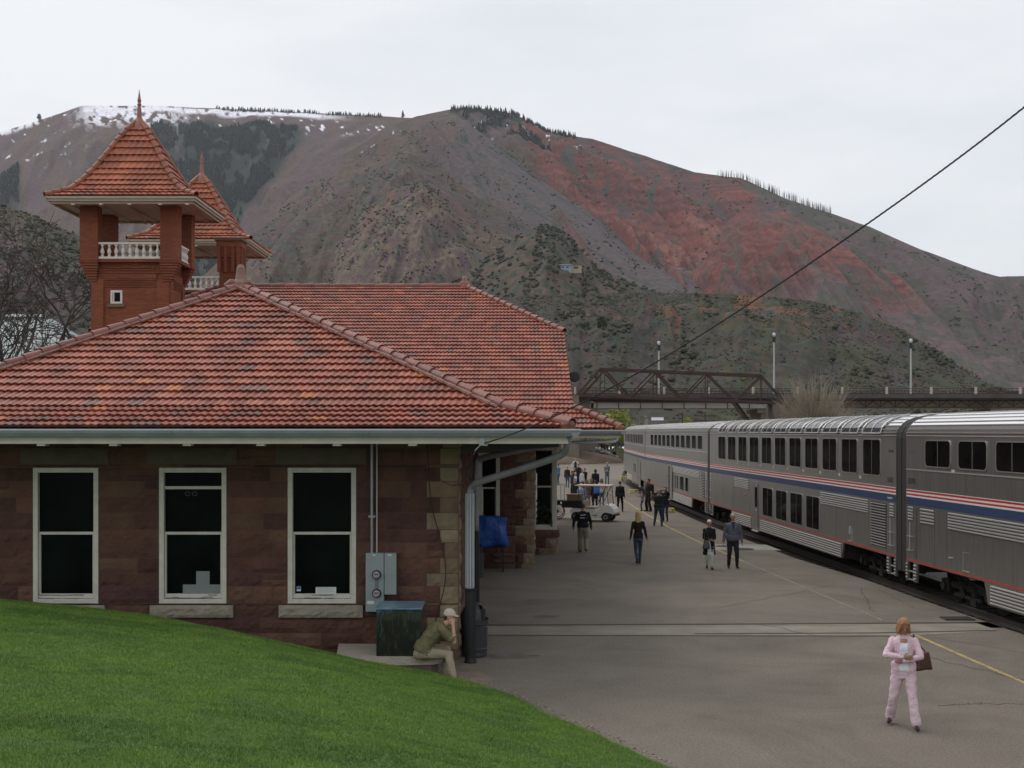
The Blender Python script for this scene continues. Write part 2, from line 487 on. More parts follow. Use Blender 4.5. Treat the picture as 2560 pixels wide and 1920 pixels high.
def col2c(PX, T, g, A, D, Z, CZ):
    n = fbm(A / 60, T * 8, 113, 5); n3 = fbm(A / 26, T * 22, 116, 5); n2 = fbm(A / 10, T * 45, 115, 4); st = fbm(A / 260, Z / 7., 19, 4)
    c = lerp(RED * .62, RED * 1.05, sm(st, .35, .66)); c = lerp(c, C(.32, .14, .11), .55 * sm(g, .66, .76) * sm(n2, .35, .55))
    c = lerp(c, C(.125, .085, .08), .6 * (1 - sm(g, .45, .56)))
    low = np.maximum(sm(T + .3 * (n - .5) + .0008 * (PX - 2100), .30, .5), .55 * sm(n3, .52, .62))
    c = lerp(c, lerp(PURP, SAGE, sm(n3, .35, .6)) * 1.12, low)
    c = lerp(c, FOR * 1.6, .7 * sm(n2 + .25 * (n3 - .5), .64, .7)); return lerp(c, DEAD, sm(T, .7, .88))
L2c = layer('red_shoulder', [(1640, 700, 2350), (1760, 600, 2400), (1850, 530, 2450), (1960, 528, 2450), (2024, 562, 2430), (2100, 602, 2400), (2222, 676, 2350), (2321, 734, 2300), (2420, 800, 2250), (2560, 880, 2200), (2700, 940, 2150)], 15, 1250, col2c, 12, (120, .30, -.7, 0), rough=9, nt=170)
L3 = layer('shrub_ridge', [(520, 690, 2300), (600, 610, 2300), (635, 559, 2350), (764, 465, 2450), (964, 347, 2600), (1060, 300, 2750), (1140, 288, 2800), (1230, 350, 2700), (1350, 448, 2500), (1490, 545, 2300), (1590, 626, 2150), (1734, 680, 2000), (1900, 770, 1900), (2000, 850, 1800)], 15, 1250, col3, 3, (190, .19, -.6, 0), rough=9, prof=1.1)
L4 = layer('triangle_ridge', [(500, 780, 1900), (590, 640, 1900), (640, 575, 1950), (811, 483, 2000), (930, 425, 2050), (1023, 380, 2080), (1090, 415, 2050), (1190, 490, 2000), (1300, 550, 1950), (1400, 620, 1850), (1560, 700, 1800), (1700, 760, 1750)], 15, 1000, col4, 4, (150, .17, .5, 0), rough=8)
L5 = layer('dry_spur', [(640, 830, 1700), (752, 712, 1700), (830, 620, 1720), (917, 520, 1740), (990, 468, 1750), (1052, 444, 1750), (1120, 484, 1740), (1200, 560, 1720), (1300, 620, 1700), (1420, 720, 1650)], 15, 950, col5, 5, (95, .20, .4, 0), rough=7)
L6 = layer('green_knoll', [(940, 830, 1080), (1100, 735, 1090), (1190, 665, 1100), (1300, 588, 1100), (1365, 562, 1100), (1420, 588, 1100), (1465, 640, 1090), (1500, 676, 1080), (1560, 700, 1050), (1660, 740, 1020), (1800, 800, 1000)], 10, 600, col6, 6, (60, .17, .2, 0), rough=7)
L7 = layer('front_hill', [(940, 800, 640), (1100, 765, 680), (1250, 745, 720), (1400, 735, 750), (1509, 732, 760), (1694, 731, 760), (1859, 737, 750), (2024, 751, 740), (2156, 784, 730), (2255, 824, 720), (2321, 864, 710), (2394, 916, 700), (2473, 965, 690), (2600, 1010, 680)], 5, 370, col7, 7, (52, .26, .25, 0), rough=5, nt=190, step=3)
L9 = layer('olive_hill', [(-260, 470, 900), (-60, 500, 900), (0, 514, 900), (59, 530, 900), (118, 557, 890), (194, 588, 880), (260, 625, 870), (400, 700, 850), (600, 800, 830)], 8, 400, col9, 9, (60, .17, .3, 0), rough=7)

# ---- woods and scrub that read as masses
def scatter_cones(name, pos, h, mtl, label, cat, seed=1, sides=5, wide=.19, jit=.5, top=0.0):
    rng = np.random.default_rng(seed); n = len(pos)
    h = h * (1 - jit / 2 + jit * rng.random(n)); a0 = rng.random(n) * 6.28
    r = h * wide * (.8 + .5 * rng.random(n))
    tiers = [(0.02, .55), (.08, 1.0), (.42, .62), (.40, .78), (.72, .33), (.70, .45), (1.0, .02 + top)]
    V = []; K = len(tiers)
    for (z, rr) in tiers:
        for k in range(sides):
            a = a0 + 2 * np.pi * k / sides
            q = r * rr * (.75 + .5 * rng.random(n))
            V.append(np.stack([pos[:, 0] + q * np.cos(a), pos[:, 1] + q * np.sin(a), pos[:, 2] - .3 + h * z], -1))
    V = np.stack(V, 1).reshape(-1, 3)
    base = (np.arange(n) * K * sides)[:, None]
    q = []
    for t in range(K - 1):
        for k in range(sides):
            q.append([t * sides + k, t * sides + (k + 1) % sides, (t + 1) * sides + (k + 1) % sides, (t + 1) * sides + k])
    Q = (base[:, :, None] + np.array(q)[None]).reshape(-1, 4)
    tint = (.7 + .6 * rng.random(n))[:, None] * np.array([[1, 1, 1.]])
    cols = np.repeat(tint, K * sides, 0)
    o = np_mesh(name, V, Q, mtl, cols)
    return tag(o, label, cat, kind='stuff')

def scatter_blobs(name, pos, s, mtl, label, cat, seed=1, jit=.7, flat=.75):
    rng = np.random.default_rng(seed); n = len(pos)
    bm = bmesh.new(); bmesh.ops.create_icosphere(bm, subdivisions=2, radius=1)
    base = np.array([v.co[:] for v in bm.verts]); fs = np.array([[v.index for v in f.verts] for f in bm.faces]); bm.free()
    s = s * (1 - jit / 2 + jit * rng.random(n) ** 1.5)
    nv = len(base)
    V = base[None] * (.62 + .6 * rng.random((n, nv, 1))) * np.stack([s, s, s * flat], -1)[:, None, :] + pos[:, None, :] + np.array([0, 0, .35])[None, None] * s[:, None, None]
    Q = (np.arange(n)[:, None, None] * nv + fs[None]).reshape(-1, 3)
    cols = np.repeat((.6 + .8 * rng.random((n, 1))) * np.array([[1, 1, 1.]]), nv, 0)
    o = np_mesh(name, V.reshape(-1, 3), Q, mtl, cols)
    return tag(o, label, cat, kind='stuff')

def pick(L, mask, n, seed):
    rng = np.random.default_rng(seed)
    p = mask.astype(float) * np.abs(L['D']); 
    ii = np.flatnonzero(p.ravel() > 0)
    w_ = p.ravel()[ii]; w_ = w_ / w_.sum()
    k = rng.choice(ii, size=min(n, len(ii)), replace=False, p=w_)
    P = np.stack([L['X'].ravel()[k], L['D'].ravel()[k], L['Z'].ravel()[k]], -1)
    P[:, 0] += rng.normal(0, 1.5, len(k))
    return P
M_conifer = mat('conifer_foliage', (.034, .054, .043), .95, c2=(.06, .086, .064), scale=.3, attr='Col', spec=.1)
M_scrub = mat('juniper_foliage', (.04, .046, .03), .95, c2=(.075, .078, .05), scale=.6, attr='Col', spec=.1)
M_greyscrub = mat('bare_scrub', (.082, .064, .055), .95, c2=(.125, .10, .08), scale=.6, attr='Col', spec=.1)

PX, T, g = L1['PX'], L1['T'], L1['g']
n2 = fbm(PX / 30, T * 16, 91, 4)
m1 = ((PX > 378) & (PX < 752 - 170 * np.clip(T * 2.6 - .5, 0, 1)) & (T > .1 + .05 * n2) & (n2 > .40)) | ((PX < 48) & (T > .24) & (T < .6) & (n2 > .35))
P = pick(L1, m1, 8500, 1)
scatter_cones('conifer_forest', P, 17, M_conifer, 'dark conifer forest filling the gully below the snowy plateau', 'forest', 1)
mcrest = (T > -.012) & (T < .012) & (((PX > 540) & (PX < 960)) ) & (n2 > .36)
P1 = pick(L1, mcrest, 260, 2)
PX, T = L2['PX'], L2['T']; n2 = fbm(PX / 22, T * 20, 92, 4)
mcrest2 = ((T > -.01) & (T < .015) & (PX > 1130) & (PX < 1440)) | ((T > .0) & (T < .16) & (PX > 1120 + T * 350) & (PX < 1290 + T * 700) & (n2 > .56))
P2 = pick(L2, mcrest2, 620, 3)
scatter_cones('ridge_conifers', np.concatenate([P1, P2]), 11, M_conifer, 'line of small dark conifers along the mountain crest and below the peak', 'trees', 2)
mdead = (T > -.01) & (T < .012) & (PX > 1790) & (PX < 2080)
P3 = pick(L2, mdead, 200, 4)
scatter_cones('burnt_trees', P3, 17, M_greyscrub, 'thin grey burnt trunks standing along the right ridge line', 'trees', 5, sides=4, wide=.035)
n2 = fbm(PX / 18, T * 26, 93, 4)
scatter_blobs('cliff_scrub', pick(L2, (T > .02) & (T < .7) & (n2 > .60) & (PX > 1200), 1500, 5), 2.2, M_scrub, 'dark scrub dotted over the red cliff face', 'scrub', 6)
PX, T = L3['PX'], L3['T']; n2 = fbm(PX / 18, T * 20, 94, 4)
scatter_blobs('ridge_scrub', np.concatenate([pick(L3, (T > .0) & (T < .7) & (n2 > .60), 1500, 6)]), 2.0, M_scrub, 'dark scrub dotted on the purple brown ridge', 'scrub', 7)
PX, T = L4['PX'], L4['T']; n4 = fbm(PX / 18, T * 20, 95, 4)
PX5, T5 = L5['PX'], L5['T']; n5 = fbm(PX5 / 14, T5 * 20, 96, 4)
scatter_blobs('slope_scrub', np.concatenate([pick(L4, (T > 0) & (T < .8) & (n4 > .57), 2200, 7), pick(L5, (T5 > 0) & (T5 < .8) & (n5 > .54), 2000, 8)]), 1.35, M_scrub, 'dark round scrub on the dry triangular slopes', 'scrub', 8)
PX, T = L6['PX'], L6['T']; n6 = fbm(PX / 16, T * 9, 97, 4)
scatter_blobs('knoll_junipers', pick(L6, (T > -.02) & (T < .8) & (n6 > .50), 2600, 9), 1.45, M_scrub, 'dense dark green junipers covering the knoll below the house', 'scrub', 9)
PX, T = L7['PX'], L7['T']; n7 = fbm(PX / 30, T * 6, 98, 4); n7b = fbm(PX / 20, T * 8, 99, 4)
scatter_blobs('hill_junipers', pick(L7, (T > .02) & (T < .95) & (n7 > .60), 900, 10), 1.3, M_scrub, 'dark green junipers scattered over the low hill behind the bridge', 'scrub', 10)
scatter_blobs('hill_sagebrush', pick(L7, (T > .0) & (T < .98) & (n7 > .40), 7500, 11), .5, M_greyscrub, 'grey brown sagebrush covering the low hill behind the bridge', 'scrub', 11)
scatter_blobs('hill_greens', pick(L7, (T > .0) & (T < .98) & (n7b > .54), 3000, 12), .45, mat('green_scrub', (.07, .078, .036), .95, c2=(.10, .11, .05), scale=.6, attr='Col', spec=.1), 'low green spring growth on the hill behind the bridge', 'scrub', 12)
PX, T = L9['PX'], L9['T']; n9 = fbm(PX / 30, T * 9, 100, 4)
scatter_blobs('olive_hill_scrub', pick(L9, (T > .0) & (T < .98) & (n9 > .45), 1100, 13), 1.6, M_scrub, 'dark bushes on the olive hill at the left behind the towers', 'scrub', 13)
scatter_blobs('olive_hill_brush', pick(L9, (T > .0) & (T < .98), 4000, 14), .9, M_greyscrub, 'grey leafless brush on the olive hill at the left', 'scrub', 14)

def surf(L, px, py):
    """point of a slope seen in the direction px, py"""
    i = int(np.clip(np.searchsorted(L['px'], px), 0, len(L['px']) - 1))
    e = 1078 - (L['Z'][i] - H) * F / L['D'][i]
    k = [j for j in range(len(L['t'])) if L['t'][j] >= 0]
    j = min(k, key=lambda j: abs(e[j] - py))
    return Vector((L['X'][i, j], L['D'][i, j], L['Z'][i, j]))

# single trees one can tell apart on the slopes
def crown_mesh(rx, rz, n, leaf, seed, shape='round'):
    rng = random.Random(seed); mb = MB()
    cl = [(Vector((rng.gauss(0, .42), rng.gauss(0, .42), rng.uniform(-.75, .8))), rng.uniform(.25, .5)) for _ in range(14)]
    for i in range(n):
        c, r = rng.choice(cl)
        d = Vector((rng.gauss(0, 1), rng.gauss(0, 1), rng.gauss(0, 1))).normalized() * r * rng.uniform(.5, 1.05)
        p = c + d
        k = 1 - .35 * max(0, p.z) if shape == 'round' else (1.05 - p.z) * .62
        p = Vector((p.x * rx * k, p.y * rx * k, (p.z + .9) * rz))
        a = Vector((rng.gauss(0, 1), rng.gauss(0, 1), rng.gauss(0, 1))).normalized(); b = a.orthogonal().normalized()
        s_ = leaf * rng.uniform(.6, 1.4)
        mb.ccur = (rng.uniform(.6, 1.4),) * 3
        mb.add([p - a * s_ - b * s_ * .5, p + a * s_ - b * s_ * .5, p + a * s_ + b * s_ * .6, p - a * s_ + b * s_ * .5], [(0, 1, 2, 3)])
    return mb
M_bark = mat('bark', (.09, .07, .055), .95, c2=(.14, .11, .09), scale=3, bump=.5, bscale=20)
M_leafd = mat('dark_foliage', (.03, .045, .022), .9, attr='Col', c2=(.06, .075, .04), scale=.8, spec=.2)
def lone_tree(base, rx, hgt, seed, label, name='juniper_tree', shape='round', group=None):
    e = empty(name, base, 0, label, 'tree', group)
    MB().tube([(0, 0, -.4), (0, 0, hgt * .3), (.1, 0, hgt * .7)], [hgt * .04, hgt * .03, hgt * .01], 6).build('trunk', M_bark, e)
    crown_mesh(rx, (hgt * .92) / 1.75, 700, rx * .12, seed, shape).build('crown', M_leafd, e, colors=True)
    return e
lone_tree(surf(L7, 1502, 818), 2.3, 4.6, 1, 'round dark tree beside the orange dirt track on the low hill', group=None)
lone_tree(surf(L7, 1463, 824), 1.9, 3.6, 2, 'smaller round tree left of the dark tree by the dirt track')
lone_tree(surf(L7, 1740, 742), 1.3, 2.8, 3, 'small conical tree standing alone on the crest of the low hill', 'conifer_tree', 'cone')
lone_tree(surf(L1, 96, 303), 9, 24, 4, 'lone round tree on the snowy skyline at far left')
lone_tree(surf(L1, 1006, 291), 8, 22, 5, 'lone conifer on the skyline left of the red peak', 'conifer_tree', 'cone')

# house on the knoll
hp = surf(L6, 1418, 674)
M_wblue = mat('blue_siding', (.26, .38, .45), .6); M_wtan = mat('tan_siding', (.36, .30, .22), .7); M_droof = mat('grey_shingle', (.14, .13, .13), .9)
M_wdark = mat('dark_glazing', (.02, .022, .025), .15)
hs = empty('hill_house', hp + Vector((0, -4, .2)), 0, 'small pale blue and tan house on the knoll high above the bridge', 'house')
MB().box(-7, 3, 0, 6, -4, 3.0).build('wall', M_wblue, hs)
MB().box(3.1, 12, 2, 8, -4, 3.6).build('garage_wall', M_wtan, hs)
MB().poly([(-7.6, -.6, 3.01), (3.5, -.6, 3.01), (3.5, 3, 4.4), (-7.6, 3, 4.4)], (0, .05, .22)).poly([(-7.6, 6.6, 3.01), (3.5, 6.6, 3.01), (3.5, 3, 4.4), (-7.6, 3, 4.4)], (0, 0, .22)).box(3.1, 12.4, 1.5, 8.4, 3.61, 3.9).build('roof', M_droof, hs)
for q_ in ((-5.5, -3.5, -.06, -.01, .8, 2), (-1.5, .5, -.06, -.01, .8, 2), (5, 9, 1.9, 1.98, .4, 2.4)): MB().box(*q_).build('window', M_wdark, hs)

hs.scale = (.85, .85, .8)

# ================================================================== platform, tracks, lawn
TR = [(-25, 16.2), (8.2, 12.42), (34.2, 10.62), (60.4, 9.5), (86.5, 9.18), (112.5, 10.0), (140, 12.6), (165, 17.5), (185, 23.5)]
def trackx(Y):
    """x of the train's platform side at distance Y (smooth curve of the line)"""
    ys = np.array([t[0] for t in TR]); xs = np.array([t[1] for t in TR])
    return float(np.interp(Y, ys, xs))
def sheet(name, pts, z, m, kind='structure', thick=0.0):
    mb = MB()
    if thick: mb.poly([(x, y, z - thick) for x, y in pts], (0, 0, thick))
    else: mb.add([(x, y, z) for x, y in pts], [tuple(range(len(pts)))])
    o = mb.build(name, m, fixn=True)
    return tag(o, kind=kind)
g0 = MB().add([(-7000, -2500, -.6), (7000, -2500, -.6), (7000, 7000, -.6), (-7000, 7000, -.6)], [(0, 1, 2, 3)])
go = MB(); go.add([(-7000, -2500, -.6), (7000, -2500, -.6), (7000, 7000, -.6), (-7000, 7000, -.6)], [(0, 1, 2, 3)])
tag(go.build('ground', M_earth), kind='structure')
M_ballast = mat('ballast', (.035, .03, .026), .95, c2=(.10, .088, .075), scale=14, bump=1.0, bscale=30, detail=6)
sheet('track_bed', [(6, -20), (34, -20), (34, 60), (30, 112), (45, 190), (20, 190), (5, 112), (5, 60)], -.19, M_ballast)
ys = [-20] + list(np.arange(-4, 185, 6.0))
edge = [(trackx(y) - (.28 if y > 38 else -.12), y) for y in ys]
sheet('platform', [(-14, 20.8), (-14, 182), (edge[-1][0] - .0, 182)] + [(x, y) for x, y in edge[::-1]][:] + [(1.0, -20), (1.0, 14)], 0.0, M_asph, thick=.5)
# earth far behind the platform up to the hills
M_far = mat('far_earth', (.13, .12, .085), .95, c2=(.2, .18, .13), scale=.06, bump=.3)
sheet('valley_floor', [(-400, 182.3), (500, 182.3), (600, 700), (-500, 700)], -.3, M_far)
M_conc = mat('concrete', (.27, .25, .215), .9, c2=(.37, .345, .30), scale=1.4, bump=.4, bscale=30, detail=8)
M_groove = mat('groove', (.055, .047, .04), .9)
sheet('crossing', [(-.7, 27.35), (-.7, 28.9), (10.75, 29.35), (10.85, 28.05), (8.2, 27.3)], .006, mat('crossing_concrete', (.19, .165, .13), .9, c2=(.27, .24, .195), scale=1.1, bump=.4, bscale=30, detail=9), thick=.1)
mbg = MB()
def strip(mb, pts, wd, z):
    pts = [Vector((x, y, 0)) for x, y in pts]
    L_, R_ = [], []
    for i, p in enumerate(pts):
        d = (pts[min(i + 1, len(pts) - 1)] - pts[max(i - 1, 0)]).normalized(); n_ = Vector((-d.y, d.x, 0)) * wd / 2
        L_.append(p + n_); R_.append(p - n_)
    vs = [(v.x, v.y, z) for v in L_ + R_]; n = len(pts)
    mb.add(vs, [(i, i + 1, n + i + 1, n + i) for i in range(n - 1)])
strip(mbg, [(-.7, 28.84), (5, 29.0), (10.75, 29.24)], .17, .012)
strip(mbg, [(-.7, 28.55), (5, 28.72), (8, 28.85)], .02, .011)
strip(mbg, [(-.7, 27.42), (6, 27.36), (8.2, 27.34)], .08, .012)
strip(mbg, [(4, 27.62), (8, 27.75), (10.8, 28.1)], .09, .0125)
strip(mbg, [(5.6, 29.0), (6.1, 28.5), (6.2, 28.0), (6.6, 27.4)], .02, .0125)
tag(mbg.build('expansion_joints', M_groove), kind='structure')
mbc = MB()
rng = random.Random(3)
for a, b in [((9.1, 27.1), (13.0, 21.0)), ((7.6, 26.0), (10.5, 19.5)), ((5.0, 31.5), (9.4, 36.5)), ((9.9, 35.8), (8.9, 31.0)), ((7.7, 20.6), (9.8, 20.4)), ((6.9, 20.4), (7.7, 20.6)), ((10.1, 31.5), (10.3, 35.5)), ((6.3, 37), (8.4, 40.2))]:
    n = 22; pts = []
    for i in range(n + 1):
        t = i / n; pts.append((a[0] + (b[0] - a[0]) * t + rng.gauss(0, .035), a[1] + (b[1] - a[1]) * t + rng.gauss(0, .05)))
    strip(mbc, pts, rng.uniform(.010, .022), .005)
tag(mbc.build('asphalt_cracks', M_groove), kind='structure')
# faded yellow safety line
def worn(name, c, under, lo, hi):
    m = mat(name, under, .9, c2=c, scale=5, detail=9)
    r = [x for x in m.node_tree.nodes if x.type == 'VALTORGB'][0]
    r.color_ramp.elements[0].position = lo; r.color_ramp.elements[1].position = hi
    return m
M_yel = worn('worn_yellow_paint', (.44, .33, .12), (.2, .17, .12), .33, .6)
M_yel2 = worn('faded_yellow_paint', (.33, .27, .14), (.18, .155, .13), .5, .68)
YL = [(7.15, 110), (7.1, 98), (7.14, 88), (7.18, 80), (7.2, 70), (7.24, 58.9), (7.5, 51), (7.91, 43.1)]
YL2 = [(7.91, 43.1), (8.2, 38), (8.5, 33), (8.72, 29.6)]
YL3 = [(8.8, 27.6), (8.92, 25), (9.06, 22.3), (9.2, 18), (9.4, 12)]
for nm, pts, m_, w_ in (('safety_line', YL, M_yel, .11), ('safety_line_faded', YL2, M_yel2, .10), ('safety_line_near', YL3, M_yel, .10)):
    mb = MB(); strip(mb, pts, w_, .004); tag(mb.build(nm, m_), kind='structure')
M_oil = mat('oil_stain', (.075, .066, .058), .8, c2=(.15, .13, .112), scale=3, detail=6)
def stain(x, y, rx, ry, seed):
    r_ = random.Random(seed); pts = []
    for i in range(26):
        a = i / 26 * 2 * math.pi; q = r_.uniform(.78, 1.1)
        pts.append((x + rx * q * math.cos(a), y + ry * q * math.sin(a)))
    return sheet('oil_stain', pts, .0045, M_oil)
for i, (px, py, rx, ry) in enumerate([(1345, 1505, .42, .5), (1365, 1541, .35, .3), (1255, 1640, .7, .35)]):
    p = gnd(px, py); stain(p.x, p.y, rx, ry, i)
# drain covers beside the elderly couple
M_iron = mat('cast_iron', (.03, .026, .025), .7, bump=.4, bscale=40)
for i, (px, py) in enumerate([(1815, 1366), (1857, 1373)]):
    p = gnd(px, py); e = tag(MB().lathe([(.42, .004), (.42, .014), (.36, .018)], (p.x, p.y, 0), 20).build('drain_cover', M_iron), ['round dark iron cover in the asphalt just left of the elderly man in grey', 'round dark iron cover in the asphalt right of the elderly man in grey'][i], 'drain cover', 'iron covers in the platform')
p = gnd(1838, 1368); sheet('concrete_patch', [(p.x - 1.2, p.y - 1.0), (p.x + 1.5, p.y - 1.3), (p.x + 1.4, p.y + 1.1), (p.x - 1.1, p.y + 1.2)], .0035, M_conc)

# rails and sleepers (two tracks)
M_rail = mat('rail_steel', (.28, .25, .23), .35, metal=.8)
M_rust = mat('rusty_steel', (.12, .06, .04), .8, c2=(.2, .1, .06), scale=6)
M_tie = mat('sleeper_wood', (.06, .045, .035), .95, c2=(.11, .09, .07), scale=5, bump=.6, bscale=30)
RAILX = {}
for nm, off in (('near', .79), ('near2', 2.23)):
    mb = MB(); pts = [(trackx(y) + off, y) for y in np.arange(-10, 186, 4.0)]
    for a, b in zip(pts[:-1], pts[1:]):
        mb.obox((a[0], a[1], -.02), (b[0], b[1], -.02), .07, .05)
        mb.obox((a[0], a[1], -.1), (b[0], b[1], -.1), .02, .12)
        mb.obox((a[0], a[1], -.16), (b[0], b[1], -.16), .14, .02)
    tag(mb.build('rail', M_rail), kind='structure')
mb = MB()
for i, y in enumerate(np.arange(12, 120, .6)):
    x = trackx(y) + 1.5; mb.box(x - 1.3, x + 1.3, y - .11, y + .11, -.24, -.165)
tag(mb.build('sleepers', M_tie), kind='structure')

# ------------------------------------------------------------------ lawn
M_soil = mat('lawn_soil', (.045, .095, .015), .95, c2=(.075, .14, .024), scale=2.5, detail=8)
def lawn_cols():
    yy = np.concatenate([np.arange(-3, 25.0, .25)]); 
    uu = np.linspace(0, 1, 110)
    YY, UU = np.meshgrid(yy, uu, indexing='ij')
    x0 = np.interp(YY, eY, eX) + .12
    XX = x0 - UU ** 1.2 * 26
    yc = np.minimum(YY, np.where(XX < -12.0, 26, 24.45))
    ZZ = lawn_h(XX, YY) + .05 * (fbm(XX / 1.5, YY / 1.5, 4, 4) - .5)
    ZZ = np.where(UU < .005, -.02, ZZ)
    V = np.stack([XX, yc, ZZ], -1).reshape(-1, 3)
    ni, nj = YY.shape; idx = np.arange(ni * nj).reshape(ni, nj)
    Q = np.stack([idx[:-1, :-1], idx[1:, :-1], idx[1:, 1:], idx[:-1, 1:]], -1).reshape(-1, 4)
    tag(np_mesh('lawn', V, Q, M_soil, smooth=True), kind='structure')
lawn_cols()
def grass():
    rng = np.random.default_rng(5); n = 620000
    Y = 11.2 + (24.42 - 11.2) * rng.random(n) ** 1.15
    x1 = np.interp(Y, eY, eX) + .06 + .07 * rng.normal(size=n) + .1 * (fbm(Y * 3, Y * 0 + 3, 9, 3) - .5)
    x0 = -.425 * Y - .2
    X = x0 + (x1 - x0) * rng.random(n)
    keep = ~((X > -3.2) & (X < -1.2) & (Y > 22.95))
    X, Y = X[keep], Y[keep]; n = len(X)
    Z = lawn_h(X, Y) + .05 * (fbm(X / 1.5, Y / 1.5, 4, 4) - .5) - .01
    dens = fbm(X / .55, Y / .28, 12, 4); big = fbm(X / 1.7, Y / .8, 15, 4)
    h = (.02 + .026 * rng.random(n)) * (.6 + .8 * dens)
    a = rng.random(n) * 6.283; l = h * (.35 + .6 * rng.random(n)); a2 = rng.random(n) * 6.283
    wd = .0035 + .0035 * rng.random(n)
    bx, by = np.cos(a) * wd, np.sin(a) * wd
    P0 = np.stack([X - bx, Y - by, Z], -1); P1 = np.stack([X + bx, Y + by, Z], -1)
    P2 = np.stack([X + np.cos(a2) * l, Y + np.sin(a2) * l, Z + h], -1)
    V = np.stack([P0, P1, P2], 1).reshape(-1, 3); Q = np.arange(3 * n).reshape(-1, 3)
    c1 = np.array([.092, .185, .028]); c2 = np.array([.185, .305, .05]); c3 = np.array([.30, .32, .13]); c4 = np.array([.035, .09, .024])
    k = np.clip(sm(dens, .3, .7) * .5 + rng.random(n) * .5, 0, 1)[:, None]
    col = c1 * (1 - k) + c2 * k
    col = np.where((big < .39)[:, None], col * .62 + c4 * .38, col)
    col = np.where((rng.random(n) < .035)[:, None], c3, col)
    tag(np_mesh('grass', V, Q, mat('grass_blade', (.9, .9, .9), .6, attr='Col', c2=(1.1, 1.1, 1.1), scale=2, spec=.25), np.repeat(col, 3, 0)),
        'short green lawn grass covering the slope in front of the station', 'grass', kind='stuff')
grass()
# crumbs of stone along the lawn's edge
rng_ = np.random.default_rng(8); yy_ = 16.5 + 6.3 * rng_.random(160)
scatter_blobs('edge_gravel', np.stack([np.interp(yy_, eY, eX) + .08 + .12 * rng_.random(160), yy_, yy_ * 0 - .005], -1), .02, mat('pale_stone', (.16, .13, .10), .9, c2=(.26, .22, .17), attr='Col'), 'loose pebbles along the edge of the lawn', 'gravel', 21)

# ================================================================== roof tiles
M_tile = mat('terracotta_tile', (.78, .78, .8), .5, c2=(1.2, 1.15, 1.12), scale=1.3, attr='Col', spec=.4, bump=.25, bscale=25, detail=7)
M_cap = mat('terracotta_cap', (.33, .115, .085), .38, c2=(.22, .10, .085), scale=5, bump=.3, bscale=18, spec=.6)
def tile_colour(i, j, seed=0, plain=False):
    r_ = random.Random(i * 7919 + j * 104729 + seed * 31)
    k = r_.random(); s_ = r_.uniform(.78, 1.22)
    if plain: c = (.34, .105, .055) if k < .9 else (.27, .085, .055)
    elif k < .66: c = (.275, .085, .055)
    elif k < .82: c = (.31, .108, .072)
    elif k < .93: c = (.225, .083, .062)
    elif k < .97: c = (.185, .095, .075)
    else: c = (.38, .135, .055)
    return (c[0] * s_, c[1] * s_, c[2] * s_)
def tile_face(mb, O, U, N, W, ul, s=.3, wv=.14, amp=.020, lift=.052, row0=0, seg=5, seed=0, plain=False):
    """interlocking tiles: O eave origin, U unit along the eave, N unit up the slope, W slope length, ul(v)->(u0,u1)"""
    O, U, N = Vector(O), Vector(U), Vector(N); Q = U.cross(N)
    if Q.z < 0: Q = -Q
    flip = U.cross(N).z < 0
    rows = max(1, round(W / s)); s = W / rows
    for i in range(rows):
        v0, v1 = i * s, (i + 1) * s + .02
        a0, b0 = ul(v0); a1, b1 = ul(min(v1, W))
        lo, hi = min(a0, a1), max(b0, b1)
        if hi - lo < .03: continue
        k0 = math.floor(lo / wv * seg); k1 = math.ceil(hi / wv * seg)
        off = 0.5 * ((i + row0) % 2) * 0
        vs, fs, cs = [], [], []
        n = k1 - k0 + 1
        for k in range(k0, k1 + 1):
            u = k * wv / seg
            ph = u / wv + off
            fr = ph - math.floor(ph)
            z = amp * (math.sin(math.pi * min(fr / .62, 1)) ** .8 if fr < .62 else -.25 * math.sin(math.pi * (fr - .62) / .38))
            tj = math.floor(ph / 1.0); jit = (((tj * 73856093) ^ ((i + row0) * 19349663)) % 97) / 97 * .012
            p0 = O + U * min(max(u, a0), b0) + N * (v0 - jit) + Q * (lift + z + jit)
            p1 = O + U * min(max(u, a1), b1) + N * v1 + Q * (z + .004)
            pb = O + U * min(max(u, a0), b0) + N * (v0 - jit + .045) + Q * (z * .5 - .012)
            pe = p0 - Q * .016 + N * .002
            vs += [p0, p1, pb, pe]
        for j in range(n - 1):
            a, b = 4 * j, 4 * (j + 1)
            f1 = (a, b, b + 1, a + 1); f2 = (a + 3, b + 3, b, a); f3 = (a + 2, b + 2, b + 3, a + 3)
            if flip: f1, f2, f3 = f1[::-1], f2[::-1], f3[::-1]
            tj = math.floor((k0 + j + .5) / seg / 2 + .5 * ((i + row0) % 2) + off)
            mb.ccur = tile_colour(i + row0, tj, seed, plain)
            base = len(mb.v) if j == 0 else base
            if j == 0:
                mb.v.extend([tuple(q) for q in vs])
            for f in (f1, f2, f3):
                mb.f.append(tuple(x + base for x in f)); mb.m.append(mb.cur); mb.c.append(mb.ccur)
    return rows
